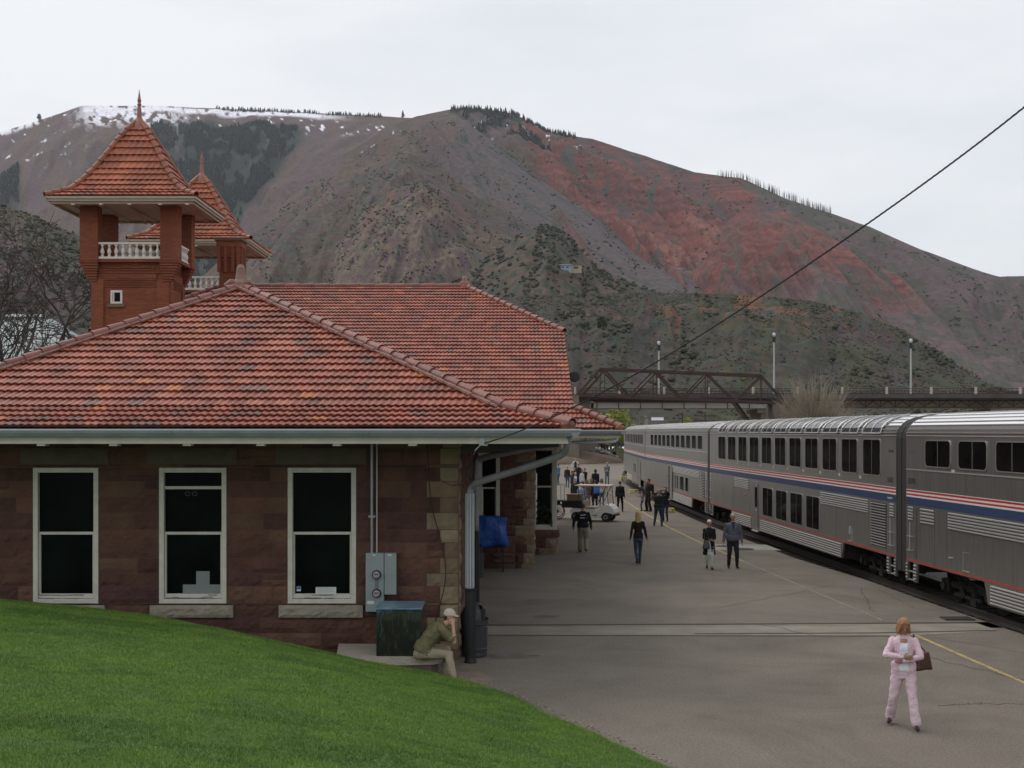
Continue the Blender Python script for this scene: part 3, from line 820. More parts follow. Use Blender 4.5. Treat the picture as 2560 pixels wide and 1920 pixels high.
def caps(mb, p, q, r=.12, step=.42, up=.05, flat=False):
    """overlapping barrel tiles from the lower end p to the upper end q"""
    p, q = Vector(p), Vector(q); d = q - p; n = max(1, round(d.length / step)); d.normalize()
    st = (q - p).length / n; rr_ = random.Random(int(p.x * 100) + int(q.y * 10))
    side = d.cross(Vector((0, 0, 1))).normalized(); top = side.cross(d).normalized()
    for i in range(n):
        a = p + d * (i * st - .03) + top * up; b = p + d * ((i + 1) * st + .03) + top * (up - .01)
        ra, rb = r * rr_.uniform(1.08, 1.18), r * .86
        ring = []
        for (c, rr) in ((a, ra), (b, rb)):
            ring.append([c + side * math.cos(t) * rr + top * math.sin(t) * rr for t in [math.pi * (-.15 + 1.3 * k / 9) for k in range(10)]])
        ringi = [c_ - top * .0 + (c_ - a) * -.16 for c_ in ring[0]]
        vs = ring[0] + ring[1] + ringi
        fs = [(k, k + 1, 10 + k + 1, 10 + k) for k in range(9)] + [(20 + k, 20 + k + 1, k + 1, k) for k in range(9)]
        s_ = rr_.uniform(.8, 1.2); mb.ccur = (s_, s_ * rr_.uniform(.9, 1.05), s_)
        mb.add(vs, fs)
M_capc = mat('terracotta_caps', (.235, .078, .052), .55, c2=(.175, .07, .052), scale=4, bump=.3, bscale=18, spec=.6, attr='Col')
M_mortar = mat('mortar', (.30, .18, .15), .9, c2=(.25, .12, .10), scale=6, bump=.6, bscale=20)

def nrm(v): return Vector(v).normalized()

# ================================================================== station
M_stone = mat('red_sandstone', (.8, .8, .8), .92, c2=(1.15, 1.12, 1.1), scale=3, attr='Col', bump=.7, bscale=14, detail=8, spec=.2)
M_joint = mat('mortar_joint', (.10, .062, .05), .95)
M_white = mat('cream_paint', (.62, .60, .52), .55, c2=(.52, .5, .43), scale=7, bump=.15, bscale=20)
M_fascia = mat('fascia_paint', (.53, .51, .43), .6, c2=(.45, .43, .36), scale=3)
M_gutter = mat('grey_gutter', (.20, .225, .245), .42, c2=(.26, .285, .305), scale=2.5)
M_gutlip = mat('gutter_lip', (.45, .49, .53), .35)
M_glass = mat('dark_glass', (.003, .0045, .0045), .12, spec=.06, c2=(.007, .010, .009), scale=1.2)
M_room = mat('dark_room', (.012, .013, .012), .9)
M_soffit = mat('soffit_boards', (.055, .048, .04), .8)
M_paper = mat('paper', (.62, .68, .66), .7)
M_sill = mat('sill_stone', (.25, .215, .165), .92, c2=(.34, .30, .235), scale=3, bump=1.0, bscale=9, detail=8)
def stone_col(r_, quoin=False):
    if quoin: c = r_.choice([(.34, .275, .185), (.29, .23, .16), (.24, .165, .12), (.30, .22, .14)])
    else: c = r_.choice([(.20, .105, .078), (.175, .09, .07), (.235, .128, .09), (.16, .085, .075), (.21, .11, .085), (.25, .15, .105)])
    s_ = r_.uniform(.9, 1.12) * (.8 if quoin else .54); return tuple(x * s_ for x in c)
def masonry(mb, f, x0, x1, z0, z1, holes=(), seed=1, quoin=None, rough=.035, flip=False):
    """rough-faced ashlar: f(x, z, out) -> point; holes = (x0,x1,z0,z1) openings"""
    r_ = random.Random(seed); z = z0; row = 0
    zs = sorted({z0, z1} | {round(v, 3) for h_ in holes for v in (h_[2], h_[3]) if z0 < v < z1})
    rows = []
    for a, b in zip(zs[:-1], zs[1:]):
        n = max(1, round((b - a) / .31)); cuts = [a + (b - a) * (i / n) for i in range(n + 1)]
        for i in range(1, n): cuts[i] += r_.uniform(-.05, .05)
        rows += list(zip(cuts[:-1], cuts[1:]))
    for (za, zb) in rows:
        row += 1; segs = [(x0, x1)]
        for h_ in holes:
            if h_[2] < zb - .01 and h_[3] > za + .01:
                ns = []
                for (a, b) in segs:
                    if h_[1] <= a or h_[0] >= b: ns.append((a, b)); continue
                    if h_[0] > a: ns.append((a, h_[0]))
                    if h_[1] < b: ns.append((h_[1], b))
                segs = ns
        for (a, b) in segs:
            cuts = [a]
            qs = []
            if quoin and abs(b - x1) < .01 and quoin in ('r', 'lr'): qs.append(x1 - (.62 if row % 2 else .36))
            if quoin and abs(a - x0) < .01 and quoin in ('l', 'lr'): qs.insert(0, x0 + (.62 if row % 2 else .36))
            x = a
            while True:
                x += r_.uniform(.38, 1.0)
                if x > b - .25: break
                if any(abs(x - q) < .2 for q in qs): continue
                cuts.append(x)
            cuts = sorted(cuts + [q for q in qs if a < q < b]) + [b]
            for (xa, xb) in zip(cuts[:-1], cuts[1:]):
                isq = (quoin in ('r', 'lr') and xb > x1 - .05) or (quoin in ('l', 'lr') and xa < x0 + .05)
                sub = [(za, zb)]
                if not isq and xb - xa < .75 and r_.random() < .18: 
                    zm = (za + zb) / 2; sub = [(za, zm), (zm, zb)]
                for (zc, zd) in sub:
                    mb.ccur = stone_col(r_, isq)
                    nx = max(3, int((xb - xa) / .09)); nz_ = max(3, int((zd - zc) / .08)); j = .006
                    vs = []
                    tilt = r_.uniform(-.3, .3)
                    for iz in range(nz_ + 1):
                        for ix in range(nx + 1):
                            u_, v_ = ix / nx, iz / nz_
                            e = min(u_, 1 - u_, v_, 1 - v_)
                            o_ = 0 if e <= 0 else rough * (.35 + r_.uniform(-.25, .6) + tilt * (v_ - .5) + .25 * math.sin(u_ * 3 + tilt * 9))
                            jx = 0 if 0 < u_ < 1 else (j if u_ == 0 else -j); jz = 0 if 0 < v_ < 1 else (j if v_ == 0 else -j)
                            vs.append(f(xa + (xb - xa) * u_ + jx, zc + (zd - zc) * v_ + jz, o_))
                    fs = [(iz * (nx + 1) + ix, iz * (nx + 1) + ix + 1, (iz + 1) * (nx + 1) + ix + 1, (iz + 1) * (nx + 1) + ix) for iz in range(nz_) for ix in range(nx)]
                    if flip: fs = [q[::-1] for q in fs]
                    mb.add(vs, fs)

station = empty('train_station', (-6, 24.5, 0), 0, 'old stone railway station with red tiled hip roofs, cream sash windows and grey gutters', 'station')
SP = Vector((-6, 24.5, 0))
def sp(mb, name, m, par=None, **k):
    """build a station part; geometry is given in world coordinates"""
    o = mb.build(name, m, par or station, **k)
    o.matrix_parent_inverse = Matrix.Translation(-SP) if par is None else Matrix.Identity(4)
    return o

WY = 24.5
WIN = [(-9.31, -8.04), (-6.86, -5.55), (-4.36, -3.03)]
holes = []
for (a, b) in WIN:
    holes.append((a, b, 1.10, 3.74))
    holes.append((a - .24, b + .2, 3.80, 4.12))
    holes.append((a - .17, b + .14, .83, 1.075))
sw = MB()
masonry(sw, lambda x, z, o: (x, WY - o, z), -13.0, -1.04, -.1, 4.3, holes, 11, 'r')
masonry(sw, lambda x, z, o: (-1.04 + o, x, z), WY, 34.0, -.1, 4.3, [], 12, 'l', rough=.05)
masonry(sw, lambda x, z, o: (-2.2 + o, x, z), 34.0, 40.9, -.1, 4.3, [], 13)
masonry(sw, lambda x, z, o: (x, 40.9 - o, z), -2.2, .73, -.1, 4.3, [(-1.10, -.39, 1.05, 3.75)], 14, 'r', rough=.05)
masonry(sw, lambda x, z, o: (.73 + o, x, z), 40.9, 45.4, -.1, 4.3, [], 15, 'l', rough=.05)
masonry(sw, lambda x, z, o: (.73 + o, x, z), 49.4, 61.0, -.1, 4.3, [(51.5, 52.9, 1, 3.7), (55.5, 56.9, 1, 3.7)], 16, 'lr', rough=.05)
sp(sw, 'wall', M_stone, colors=True)
# wall cores with the window openings left free
core = MB()
xs_ = [-13.0] + [v for w_ in WIN for v in w_] + [-1.07]
for i in range(0, len(xs_), 2):
    core.box(xs_[i], xs_[i + 1], WY + .005, WY + .45, -.1, 4.3)
for (a, b) in WIN:
    core.box(a, b, WY + .005, WY + .45, -.1, 1.10); core.box(a, b, WY + .005, WY + .45, 3.74, 4.3)
core.box(-13.0, -1.07, WY + .46, 34.0, -.1, -.02)
core.box(-1.5, -1.045, WY + .46, 33.99, -.1, 4.3)
core.box(-2.7, -2.205, 34.0, 40.9, -.1, 4.3); core.box(-2.2, -1.05, 33.9, 34.0, -.1, 4.3)
core.box(-2.2, -1.10, 40.905, 41.3, -.1, 4.3); core.box(-.39, .70, 40.905, 41.3, -.1, 4.3)
core.box(-1.10, -.39, 40.905, 41.3, -.1, 1.05); core.box(-1.10, -.39, 40.905, 41.3, 3.75, 4.3)
core.box(.3, .725, 41.31, 45.4, -.1, 4.3); core.box(.3, .725, 49.4, 61.1, -.1, 4.3)
core.poly([(1.2, 40.9, 4.5), (1.2, 40.9, 5.2), (1.2, 46.5, 7.85), (1.2, 55.5, 7.85), (1.2, 61.1, 5.2), (1.2, 61.1, 4.5)], (.3, 0, 0))
core.box(-13.0, -12.6, WY + .46, 61, -.1, 4.3); core.box(-15.0, -12.6, 40.9, 41.3, -.1, 4.3); core.box(-15, .7, 60.7, 61.09, -.1, 4.3)
sp(core, 'wall_core', M_joint)
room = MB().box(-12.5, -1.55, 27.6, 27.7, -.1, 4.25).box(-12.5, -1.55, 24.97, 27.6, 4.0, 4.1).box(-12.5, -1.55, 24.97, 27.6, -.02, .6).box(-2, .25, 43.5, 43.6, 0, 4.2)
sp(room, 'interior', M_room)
# lintels and sills
for i, (a, b) in enumerate(WIN):
    for nm, xa, xb, za, zb, o_ in (('lintel', a - .24, b + .2, 3.80, 4.12, .02), ('sill', a - .17, b + .14, .83, 1.075, .07)):
        mb = MB(); r_ = random.Random(i + 50); nx, nz_ = 16, 4; vs = []
        for iz in range(nz_ + 1):
            for ix in range(nx + 1):
                e = min(ix, nx - ix, iz, nz_ - iz)
                vs.append((xa + .004 + (xb - xa - .008) * ix / nx, WY - o_ - (.0 if e == 0 else r_.uniform(.005, .035)), za + .004 + (zb - za - .008) * iz / nz_))
        mb.add(vs, [(iz * (nx + 1) + ix, iz * (nx + 1) + ix + 1, (iz + 1) * (nx + 1) + ix + 1, (iz + 1) * (nx + 1) + ix) for iz in range(nz_) for ix in range(nx)])
        mb.box(xa + .004, xb - .004, WY - o_ + .0005, WY + .0035, za + .004, zb - .004)
        sp(mb, nm, M_sill if nm == 'sill' else mat('lintel_stone', (.095, .075, .058), .92, c2=(.125, .10, .078), scale=3, bump=.6, bscale=9))
def sash(a, b, z0, z1, y, rail, transom=None, fw=.095, seed=0):
    """cream sash window: frame > glass panes"""
    mb = MB(); r_ = random.Random(seed)
    mb.bbox(a, a + fw, y - .02, y + .14, z0, z1, .008).bbox(b - fw, b, y - .02, y + .14, z0, z1, .008)
    mb.bbox(a + fw, b - fw, y - .015, y + .14, z1 - fw, z1, .008).bbox(a + fw - .002, b - fw + .002, y - .018, y + .15, z0, z0 + .09, .01)
    mb.bbox(a + fw, b - fw, y + .03, y + .11, z0 + .095, z0 + .185, .008)
    mb.bbox(a + fw, b - fw, y + .03, y + .11, rail - .025, rail + .03, .008)
    mb.bbox(a + fw, a + fw + .035, y + .04, y + .12, z0 + .186, rail - .026, .006).bbox(b - fw - .035, b - fw, y + .04, y + .12, z0 + .186, rail - .026, .006)
    if transom: mb.bbox(a + fw, b - fw, y + .02, y + .11, transom - .03, transom + .03, .008)
    w_ = sp(mb, 'window', M_white)
    for (za, zb) in ((z0 + .15, rail), (rail, z1 - fw / 2)):
        g_ = MB().box(a + fw * .6, b - fw * .6, y + .085, y + .093, za, zb).build('pane', M_glass, w_)
    # peeling paint on the lower rail
    pk = MB()
    for k in range(9):
        x = r_.uniform(a + fw, b - fw - .2); zz = z0 + r_.choice([.092, .10, .118, .16])
        pk.box(x, x + r_.uniform(.06, .3), y + .012, y + .0295, zz, zz + r_.uniform(.004, .011))
    pk.build('peeling_paint', mat('bare_wood', (.12, .09, .07), .9), w_)
    return w_
w1 = sash(*WIN[0], 1.10, 3.74, WY, 2.46, seed=1)
w2 = sash(*WIN[1], 1.10, 3.74, WY, 2.46, 3.35, seed=2)
w3 = sash(*WIN[2], 1.10, 3.74, WY, 2.46, seed=3)
sash(-1.10, -.39, 1.05, 3.75, 40.93, 2.6, fw=.13, seed=4)
# papers stuck inside the panes
yy = WY + .078
tag(MB().box(-6.42, -5.62, yy, yy + .004, 1.29, 1.46).box(-6.16, -5.90, yy, yy + .004, 1.4601, 1.72).build('paper_notice', mat('grey_paper', (.2, .23, .22), .8)), 'blank grey paper shaped like an upturned T in the middle window', 'paper')
pn = MB().box(-3.83, -3.43, yy, yy + .004, 1.285, 1.41).build('paper_notice', M_paper)
pn.name = 'window_notice'; tag(pn, 'small white printed notice at the foot of the window next to the meter box', 'notice')
M_ink = mat('grey_ink', (.25, .28, .3), .8)
tl = MB()
for k in range(6): tl.box(-3.80, -3.47 - .05 * (k % 3 == 2), yy - .003, yy - .001, 1.39 - .018 * k, 1.394 - .018 * k)
tl.build('printed_lines', M_ink, pn)
st_ = MB().box(-4.20, -4.12, yy, yy + .004, 1.33, 1.42).build('sticker', M_paper); tag(st_, 'tiny blue and white sticker low in the right hand window', 'sticker')
MB().box(-4.195, -4.125, yy - .003, yy - .001, 1.365, 1.415).build('blue_print', mat('blue_ink', (.06, .14, .42), .6), st_)
for k, x in enumerate((-6.33, -6.19)):      # faint ring lamps seen through the middle window
    rg_ = MB().tube([(x + .045 * math.cos(a / 12 * 6.2832), yy + .002, 3.23 + .04 * math.sin(a / 12 * 6.2832)) for a in range(13)], .008, 5, cap=False).build('ring_lamp', mat('dim_ring', (.07, .08, .075), .8))
    tag(rg_, ('left' if k == 0 else 'right') + ' of two faint ring lamps behind the middle window', 'lamp', 'faint ring lamps inside')
# bay window beside the platform
def glass_clear():
    m = bpy.data.materials.new('clear_glass'); m.use_nodes = True
    n, l = m.node_tree.nodes, m.node_tree.links; n.clear()
    o = n.new('ShaderNodeOutputMaterial'); mx = n.new('ShaderNodeMixShader'); t = n.new('ShaderNodeBsdfTransparent'); gl = n.new('ShaderNodeBsdfGlossy')
    t.inputs['Color'].default_value = (.8, .83, .82, 1); gl.inputs['Roughness'].default_value = .03
    lw = n.new('ShaderNodeLayerWeight'); lw.inputs['Blend'].default_value = .15
    mr = n.new('ShaderNodeMath'); mr.operation = 'MULTIPLY'; mr.inputs[1].default_value = .5
    l.new(lw.outputs['Fresnel'], mr.inputs[0]); l.new(mr.outputs[0], mx.inputs[0]); l.new(t.outputs[0], mx.inputs[1]); l.new(gl.outputs[0], mx.inputs[2]); l.new(mx.outputs[0], o.inputs['Surface'])
    return m
M_clear = glass_clear()
bb = MB()
masonry(bb, lambda x, z, o: (x, 45.4 - o, z), .73, 1.60, -.1, .62, [], 21, 'r', rough=.06)
masonry(bb, lambda x, z, o: (1.60 + o, x, z), 45.4, 49.4, -.1, .62, [], 22, 'lr', rough=.06)
bb.ccur = (.22, .17, .13)
masonry(bb, lambda x, z, o: (x, 45.33 - o, z), .73, 1.68, .62, .90, [], 23, None, rough=.06)
masonry(bb, lambda x, z, o: (1.68 + o, x, z), 45.33, 49.45, .62, .90, [], 24, None, rough=.06)
bay = sp(bb, 'bay_base', M_stone, colors=True)
sp(MB().box(.73, 1.59, 45.41, 49.39, -.1, .9).box(.73, 1.67, 45.34, 49.44, .88, .902).box(.73, 1.62, 45.42, 49.4, 3.95, 4.3), 'bay_core', M_sill)
bf = MB()
for (x0_, x1_, y0_, y1_) in ((.76, .86, 45.42, 45.5), (1.44, 1.62, 45.42, 45.6), (1.54, 1.62, 46.4, 46.5), (1.54, 1.62, 47.4, 47.5), (1.54, 1.62, 48.4, 48.5), (1.5, 1.62, 49.25, 49.4)):
    bf.bbox(x0_, x1_, y0_, y1_, .903, 3.949, .01)
bf.bbox(.86, 1.44, 45.42, 45.5, .903, 1.08, .01).bbox(.86, 1.44, 45.42, 45.5, 3.75, 3.949, .01).bbox(.86, 1.44, 45.43, 45.49, 2.42, 2.48, .01)
bf.bbox(1.54, 1.61, 45.6, 49.3, .903, 1.08, .01).bbox(1.54, 1.61, 45.6, 49.3, 3.75, 3.949, .01).bbox(1.55, 1.60, 45.6, 49.3, 2.42, 2.48, .01)
bwf = sp(bf, 'bay_window', M_white)
MB().box(.86, 1.44, 45.455, 45.462, 1.08, 3.75).build('pane', M_clear, bwf)
MB().box(1.575, 1.582, 45.6, 49.25, 1.08, 3.75).build('pane', M_clear, bwf)
sp(MB().box(.735, .76, 45.6, 49.3, .903, 3.9).box(.98, 1.5, 49.2, 49.24, .903, 3.94).box(.76, 1.5, 46.6, 46.66, 2.9, 3.94).box(.9, 1.5, 45.6, 49.2, .903, .93), 'bay_shade_boards', M_room)  # near-black boards added inside the bay to darken the view through its panes
pl = empty('potted_plant', (1.15, 45.85, .903), 0, 'bushy green plant with yellow leaves standing inside the bay window', 'plant')
MB().lathe([(.10, 0), (.14, .2), (.15, .22), (.13, .22)], n=12).build('pot', M_cap, pl)
cm = crown_mesh(.36, .42, 420, .05, 31)
for k in range(len(cm.c)): cm.c[k] = (2.2, 2.0, .8) if k % 7 == 0 else (1.1, 1.2, 1)
o_ = cm.build('foliage', M_leafd, pl, colors=True); o_.location = (0, 0, .15)

# ---- near wing roof
ZE, ZB, ZA = 4.52, 4.90, 7.88
fr_ = .16
E = dict(x0=-12.76, x1=1.0, y0=22.6)
B_ = dict(x0=-12.76 + 6.29 * fr_, x1=1.0 - 7.47 * fr_, y0=22.6 + 7.47 * fr_)
AX, AY = -6.47, 30.07
rf = MB()
def face_pts(a, b, c, d, **k):
    """quad/triangle face: a-b eave left to right, c-d top right to left"""
    a, b, c, d = map(Vector, (a, b, c, d)); U = (b - a).normalized(); L0 = (b - a).length
    h = (d - a) - U * (d - a).dot(U); Wd = h.length; N = h.normalized()
    ud, uc = (d - a).dot(U), (c - a).dot(U)
    return tile_face(rf, a, U, N, Wd, lambda v: (ud * v / Wd, L0 + (uc - L0) * v / Wd), **k)
YB = 46.0
r1 = face_pts((E['x0'], E['y0'], ZE), (E['x1'], E['y0'], ZE), (B_['x1'], B_['y0'], ZB), (B_['x0'], B_['y0'], ZB), s=.345)
face_pts((B_['x0'], B_['y0'], ZB), (B_['x1'], B_['y0'], ZB), (AX, AY, ZA), (AX, AY, ZA), s=.345, row0=r1)
face_pts((E['x1'], E['y0'], ZE), (E['x1'], YB, ZE), (B_['x1'], YB, ZB), (B_['x1'], B_['y0'], ZB), s=.345, seg=3)
face_pts((B_['x1'], B_['y0'], ZB), (B_['x1'], YB, ZB), (AX, YB, ZA), (AX, AY, ZA), s=.345, seg=3, row0=4)
face_pts((E['x0'], YB, ZE), (E['x0'], E['y0'], ZE), (B_['x0'], B_['y0'], ZB), (B_['x0'], YB, ZB), s=.345, seg=3)
face_pts((B_['x0'], YB, ZB), (B_['x0'], B_['y0'], ZB), (AX, AY, ZA), (AX, YB, ZA), s=.345, seg=3, row0=4)
nr = sp(rf, 'roof', M_tile, colors=True)
cp = MB(); A_ = (AX, AY, ZA)
caps(cp, (E['x1'] + .05, E['y0'] - .05, ZE + .02), (B_['x1'], B_['y0'], ZB), .10, .4, .05); caps(cp, (B_['x1'], B_['y0'], ZB), A_, .098, .42, .05)
caps(cp, (E['x0'], E['y0'], ZE), (B_['x0'], B_['y0'], ZB), .13, .4, .06); caps(cp, (B_['x0'], B_['y0'], ZB), A_, .098, .42, .05)
caps(cp, (AX, YB, ZA), A_, .13, .42, .05)
cp.ccur = (.9, .8, .5); cp.lathe([(.13, -.1), (.15, 0), (.12, .07), (.03, .1)], (1.0, 22.62, ZE + .05), 10)
MB.build(cp, 'ridge_caps', M_capc, nr, colors=True)
# pinkish mortar squeezed out beside the hip tiles
mo = MB(); r_ = random.Random(4)
for (p_, q_) in (((B_['x1'], B_['y0'], ZB), A_), ((B_['x0'], B_['y0'], ZB), A_)):
    p_, q_ = Vector(p_), Vector(q_); L_ = (q_ - p_).length; d = (q_ - p_).normalized(); t = 0
    while t < L_:
        c = p_ + d * t + Vector((-.13 if p_.x > -5 else .13, -.13, .035)) * 1.0
        mo.ccur = (1, 1, 1); s_ = r_.uniform(.03, .075)
        mo.tube([c - d * s_ * 1.5, c + d * s_ * 1.5], [s_ * .6, s_ * .5], 5); t += r_.uniform(.06, .16)
mo.build('hip_mortar', M_mortar, nr)
# horn shaped finial where the hips meet
fin = MB(); M_horn = mat('weathered_clay', (.19, .105, .085), .7, c2=(.26, .16, .13), scale=6, bump=.4)
fin.lathe([(.22, -.12), (.2, .06), (.14, .14), (.12, .26), (.10, .42), (.055, .49), (.01, .5)], (AX, AY, ZA + .05), 12)
for s_ in (-1, 1): fin.tube([(AX, AY, ZA + .05), (AX + s_ * .24, AY - .1, ZA + .12), (AX + s_ * .36, AY - .14, ZA + .04)], [.12, .07, .03], 8)
fin.build('roof_finial', M_horn, nr)

# ---- main roof
rf = MB()
ME = 4.52; MBZ = 5.16
r1 = face_pts((-16.8, 38.9, ME), (3.31, 38.9, ME), (1.98, 40.23, MBZ), (-15.5, 40.23, MBZ), s=.345, seed=5)
face_pts((-15.5, 40.23, MBZ), (1.98, 40.23, MBZ), (1.9, 46.4, 8.1), (-15.5, 46.4, 8.1), s=.335, row0=r1, seed=5)
face_pts((-15.5, 46.4, 8.1), (1.9, 46.4, 8.1), (-1.93, 51, 10.3), (-11.7, 51, 10.3), s=.335, row0=r1 + 22, seed=5)
face_pts((1.9, 46.4, 8.1), (1.9, 55.6, 8.1), (-1.93, 51, 10.3), (-1.93, 51, 10.3), s=.335, seg=4, seed=6)
face_pts((3.31, 38.9, ME), (3.31, 63.1, ME), (1.98, 61.8, MBZ), (1.98, 40.23, MBZ), s=.345, seg=4, seed=6)
face_pts((-15.5, 55.6, 8.1), (-15.5, 46.4, 8.1), (-11.7, 51, 10.3), (-11.7, 51, 10.3), s=.335, seg=3, seed=6)
face_pts((3.31, 63.1, ME), (-16.8, 63.1, ME), (-15.5, 61.8, MBZ), (1.98, 61.8, MBZ), s=.345, seg=2, seed=7)
face_pts((1.98, 61.8, MBZ), (-15.5, 61.8, MBZ), (-15.5, 55.6, 8.1), (1.9, 55.6, 8.1), s=.335, seg=2, seed=7)
face_pts((1.9, 55.6, 8.1), (-15.5, 55.6, 8.1), (-11.7, 51, 10.3), (-1.93, 51, 10.3), s=.335, seg=2, seed=7)
mr_ = sp(rf, 'roof', M_tile, colors=True)
cp = MB()
caps(cp, (3.36, 38.85, ME), (1.98, 40.23, MBZ), .12, .36, .06); caps(cp, (1.9, 46.4, 8.1), (-1.93, 51, 10.3), .11, .4, .05)
caps(cp, (-1.93, 51, 10.3), (-11.7, 51, 10.3), .11, .6, .03); caps(cp, (3.31, 63.1, ME), (1.98, 61.8, MBZ), .12, .36, .06)
caps(cp, (1.9, 55.6, 8.1), (-1.93, 51, 10.3), .11, .4, .05); caps(cp, (-15.5, 46.4, 8.1), (-11.7, 51, 10.3), .11, .4, .05)
cp.ccur = (1.3, 1.2, .6); cp.lathe([(.12, -.1), (.15, 0), (.12, .08), (.03, .12)], (3.33, 38.88, ME + .04), 10)
cp.build('ridge_caps', M_capc, mr_, colors=True)
MB().lathe([(.2, -.1), (.19, .12), (.1, .16), (.09, .3), (.06, .34), (.01, .35)], (-1.93, 51, 10.36), 10).build('roof_finial', M_cap, mr_)
# roof undersides (boards) so that nothing shows through
ub = MB()
e_ = .09
ub.quad((-12.7, 22.68, ZE - e_), (.95, 22.68, ZE - e_), (B_['x1'], B_['y0'], ZB - e_), (B_['x0'], B_['y0'], ZB - e_)); ub.quad((B_['x0'], B_['y0'], ZB - e_), (B_['x1'], B_['y0'], ZB - e_), (AX, AY, ZA - .12), (AX, AY + .01, ZA - .12))
ub.quad((.95, 22.68, ZE - e_), (.95, YB, ZE - e_), (B_['x1'], YB, ZB - e_), (B_['x1'], B_['y0'], ZB - e_)); ub.quad((B_['x1'], B_['y0'], ZB - e_), (B_['x1'], YB, ZB - e_), (AX, YB, ZA - .12), (AX, AY, ZA - .12))
ub.quad((-12.7, 22.68, ZE - e_), (B_['x0'], B_['y0'], ZB - e_), (B_['x0'], YB, ZB - e_), (-12.7, YB, ZE - e_)); ub.quad((B_['x0'], B_['y0'], ZB - e_), (AX, AY, ZA - .12), (AX, YB, ZA - .12), (B_['x0'], YB, ZB - e_))
ub.quad((-15.4, 40.3, 5.05), (1.9, 40.3, 5.05), (1.85, 46.4, 7.98), (-15.4, 46.4, 7.98)); ub.quad((-15.4, 46.4, 7.98), (1.85, 46.4, 7.98), (-1.93, 51, 10.2), (-11.7, 51, 10.2))
sp(ub, 'roof_boards', M_soffit)

# ---- gutters, fascias, soffits, rafter ends
gt = MB()
def gutter(mb, a, b, out):
    a, b, out = Vector(a), Vector(b), Vector(out)
    prof = [(0, .0), (.0, -.10), (.06, -.125), (.11, -.12), (.155, -.05), (.16, 0.0)]
    vs = [p + out * o_ + Vector((0, 0, z)) for p in (a, b) for (o_, z) in prof]; n = len(prof)
    mb.add(vs, [(i, i + 1, n + i + 1, n + i) for i in range(n - 1)] + [tuple(range(n)), tuple(range(2 * n - 1, n - 1, -1))])
    return mb
gutter(gt, (-12.8, 22.56, 4.475), (1.06, 22.56, 4.475), (0, -1, 0)); gutter(gt, (1.06, 22.42, 4.475), (1.06, 38.7, 4.475), (1, 0, 0))
gutter(gt, (1.24, 38.86, 4.47), (3.36, 38.86, 4.47), (0, -1, 0)); gutter(gt, (3.36, 38.7, 4.47), (3.36, 63, 4.47), (1, 0, 0))
gg = sp(gt, 'gutter', M_gutter, fixn=True)
lp = MB().box(-12.8, 1.22, 22.385, 22.41, 4.462, 4.492).box(1.205, 1.235, 22.42, 38.7, 4.462, 4.492).box(1.24, 3.52, 38.685, 38.71, 4.458, 4.488).box(3.505, 3.53, 38.72, 63, 4.458, 4.488)
lp.build('gutter_lip', M_gutlip, gg)
# seams of the gutter
se = MB()
for x in (-9.6, -6.1, -2.6): se.box(x, x + .02, 22.388, 22.40, 4.40, 4.46)
se.build('gutter_seam', M_gutter, gg)
fa = MB().box(-12.75, 1.0, 22.57, 22.62, 4.245, 4.40).box(-12.75, 1.01, 22.55, 22.569, 4.225, 4.262).box(.985, 1.03, 22.62, 38.85, 4.245, 4.40).box(1.03, 3.3, 38.88, 38.92, 4.24, 4.40).box(3.3, 3.34, 38.92, 63, 4.24, 4.40)
sp(fa, 'fascia', M_fascia)
so = MB().box(-12.75, .98, 22.63, 24.62, 4.302, 4.33).box(-1.2, .98, 24.621, 38.9, 4.302, 4.33).box(-15, 3.28, 38.93, 41.0, 4.302, 4.33).box(.6, 3.28, 41.01, 63, 4.302, 4.33)
sp(so, 'soffit', M_soffit)
for x in [(px - 1280) * .00717 for px in (102, 283, 467, 651, 842, 1031, 1208)]:
    o_ = MB().bbox(x - .075, x + .075, 22.585, 22.80, 4.185, 4.224, .006); sp(o_, 'rafter_end', M_white)
bk = MB()
for y in (24.0, 27, 30, 33): bk.obox((-.98, y, 4.1), (.9, y, 4.22), .12, .14)
sp(bk, 'bracket_beam', M_soffit)
for x_, y_ in ((.35, 23.6), (.75, 24.8)):
    pass
# ---- downspouts
M_spout = mat('downspout_metal', (.19, .195, .205), .5, c2=(.26, .265, .275), scale=3)
M_spoutb = mat('black_pipe', (.012, .013, .014), .6)
def spout(pts, rad, dark_from, nm='downspout', m=None, label=None):
    mb = MB(); mb.tube(pts, rad, 16)
    o = sp(mb, nm, m or M_spout, smooth=True)
    return o
def ribs(x, y, z0, z1, r, par, n=9):
    mb = MB()
    for k in range(n):
        a = 2 * math.pi * k / n
        mb.tube([(x + math.cos(a) * r, y + math.sin(a) * r, z0), (x + math.cos(a) * r, y + math.sin(a) * r, z1)], .012, 4)
    return mb.build('pipe_rib', M_gutlip, par)
def curve3(pts, n=6):
    out = []; P_ = [Vector(p) for p in pts]
    for i in range(len(P_) - 1):
        p0, p1, p2, p3 = P_[max(i - 1, 0)], P_[i], P_[i + 1], P_[min(i + 2, len(P_) - 1)]
        for k in range(n):
            t = k / n
            out.append(.5 * ((2 * p1) + (p2 - p0) * t + (2 * p0 - 5 * p1 + 4 * p2 - p3) * t * t + (-p0 + 3 * p1 - 3 * p2 + p3) * t ** 3))
    return out + [P_[-1]]
d1 = spout(curve3([(1.0, 22.62, 4.36), (1.0, 22.7, 4.2), (.93, 22.9, 4.05), (.72, 23.1, 3.94), (0.1, 23.55, 3.72), (-.6, 24.0, 3.49), (-.76, 24.2, 3.38), (-.81, 24.22, 3.2), (-.81, 24.22, 2.6)], 5), .068, 0)
d1b = sp(MB().cyl((-.81, 24.22, 1.42), (-.81, 24.22, 2.62), .074, 16), 'downspout', M_spout, smooth=False)
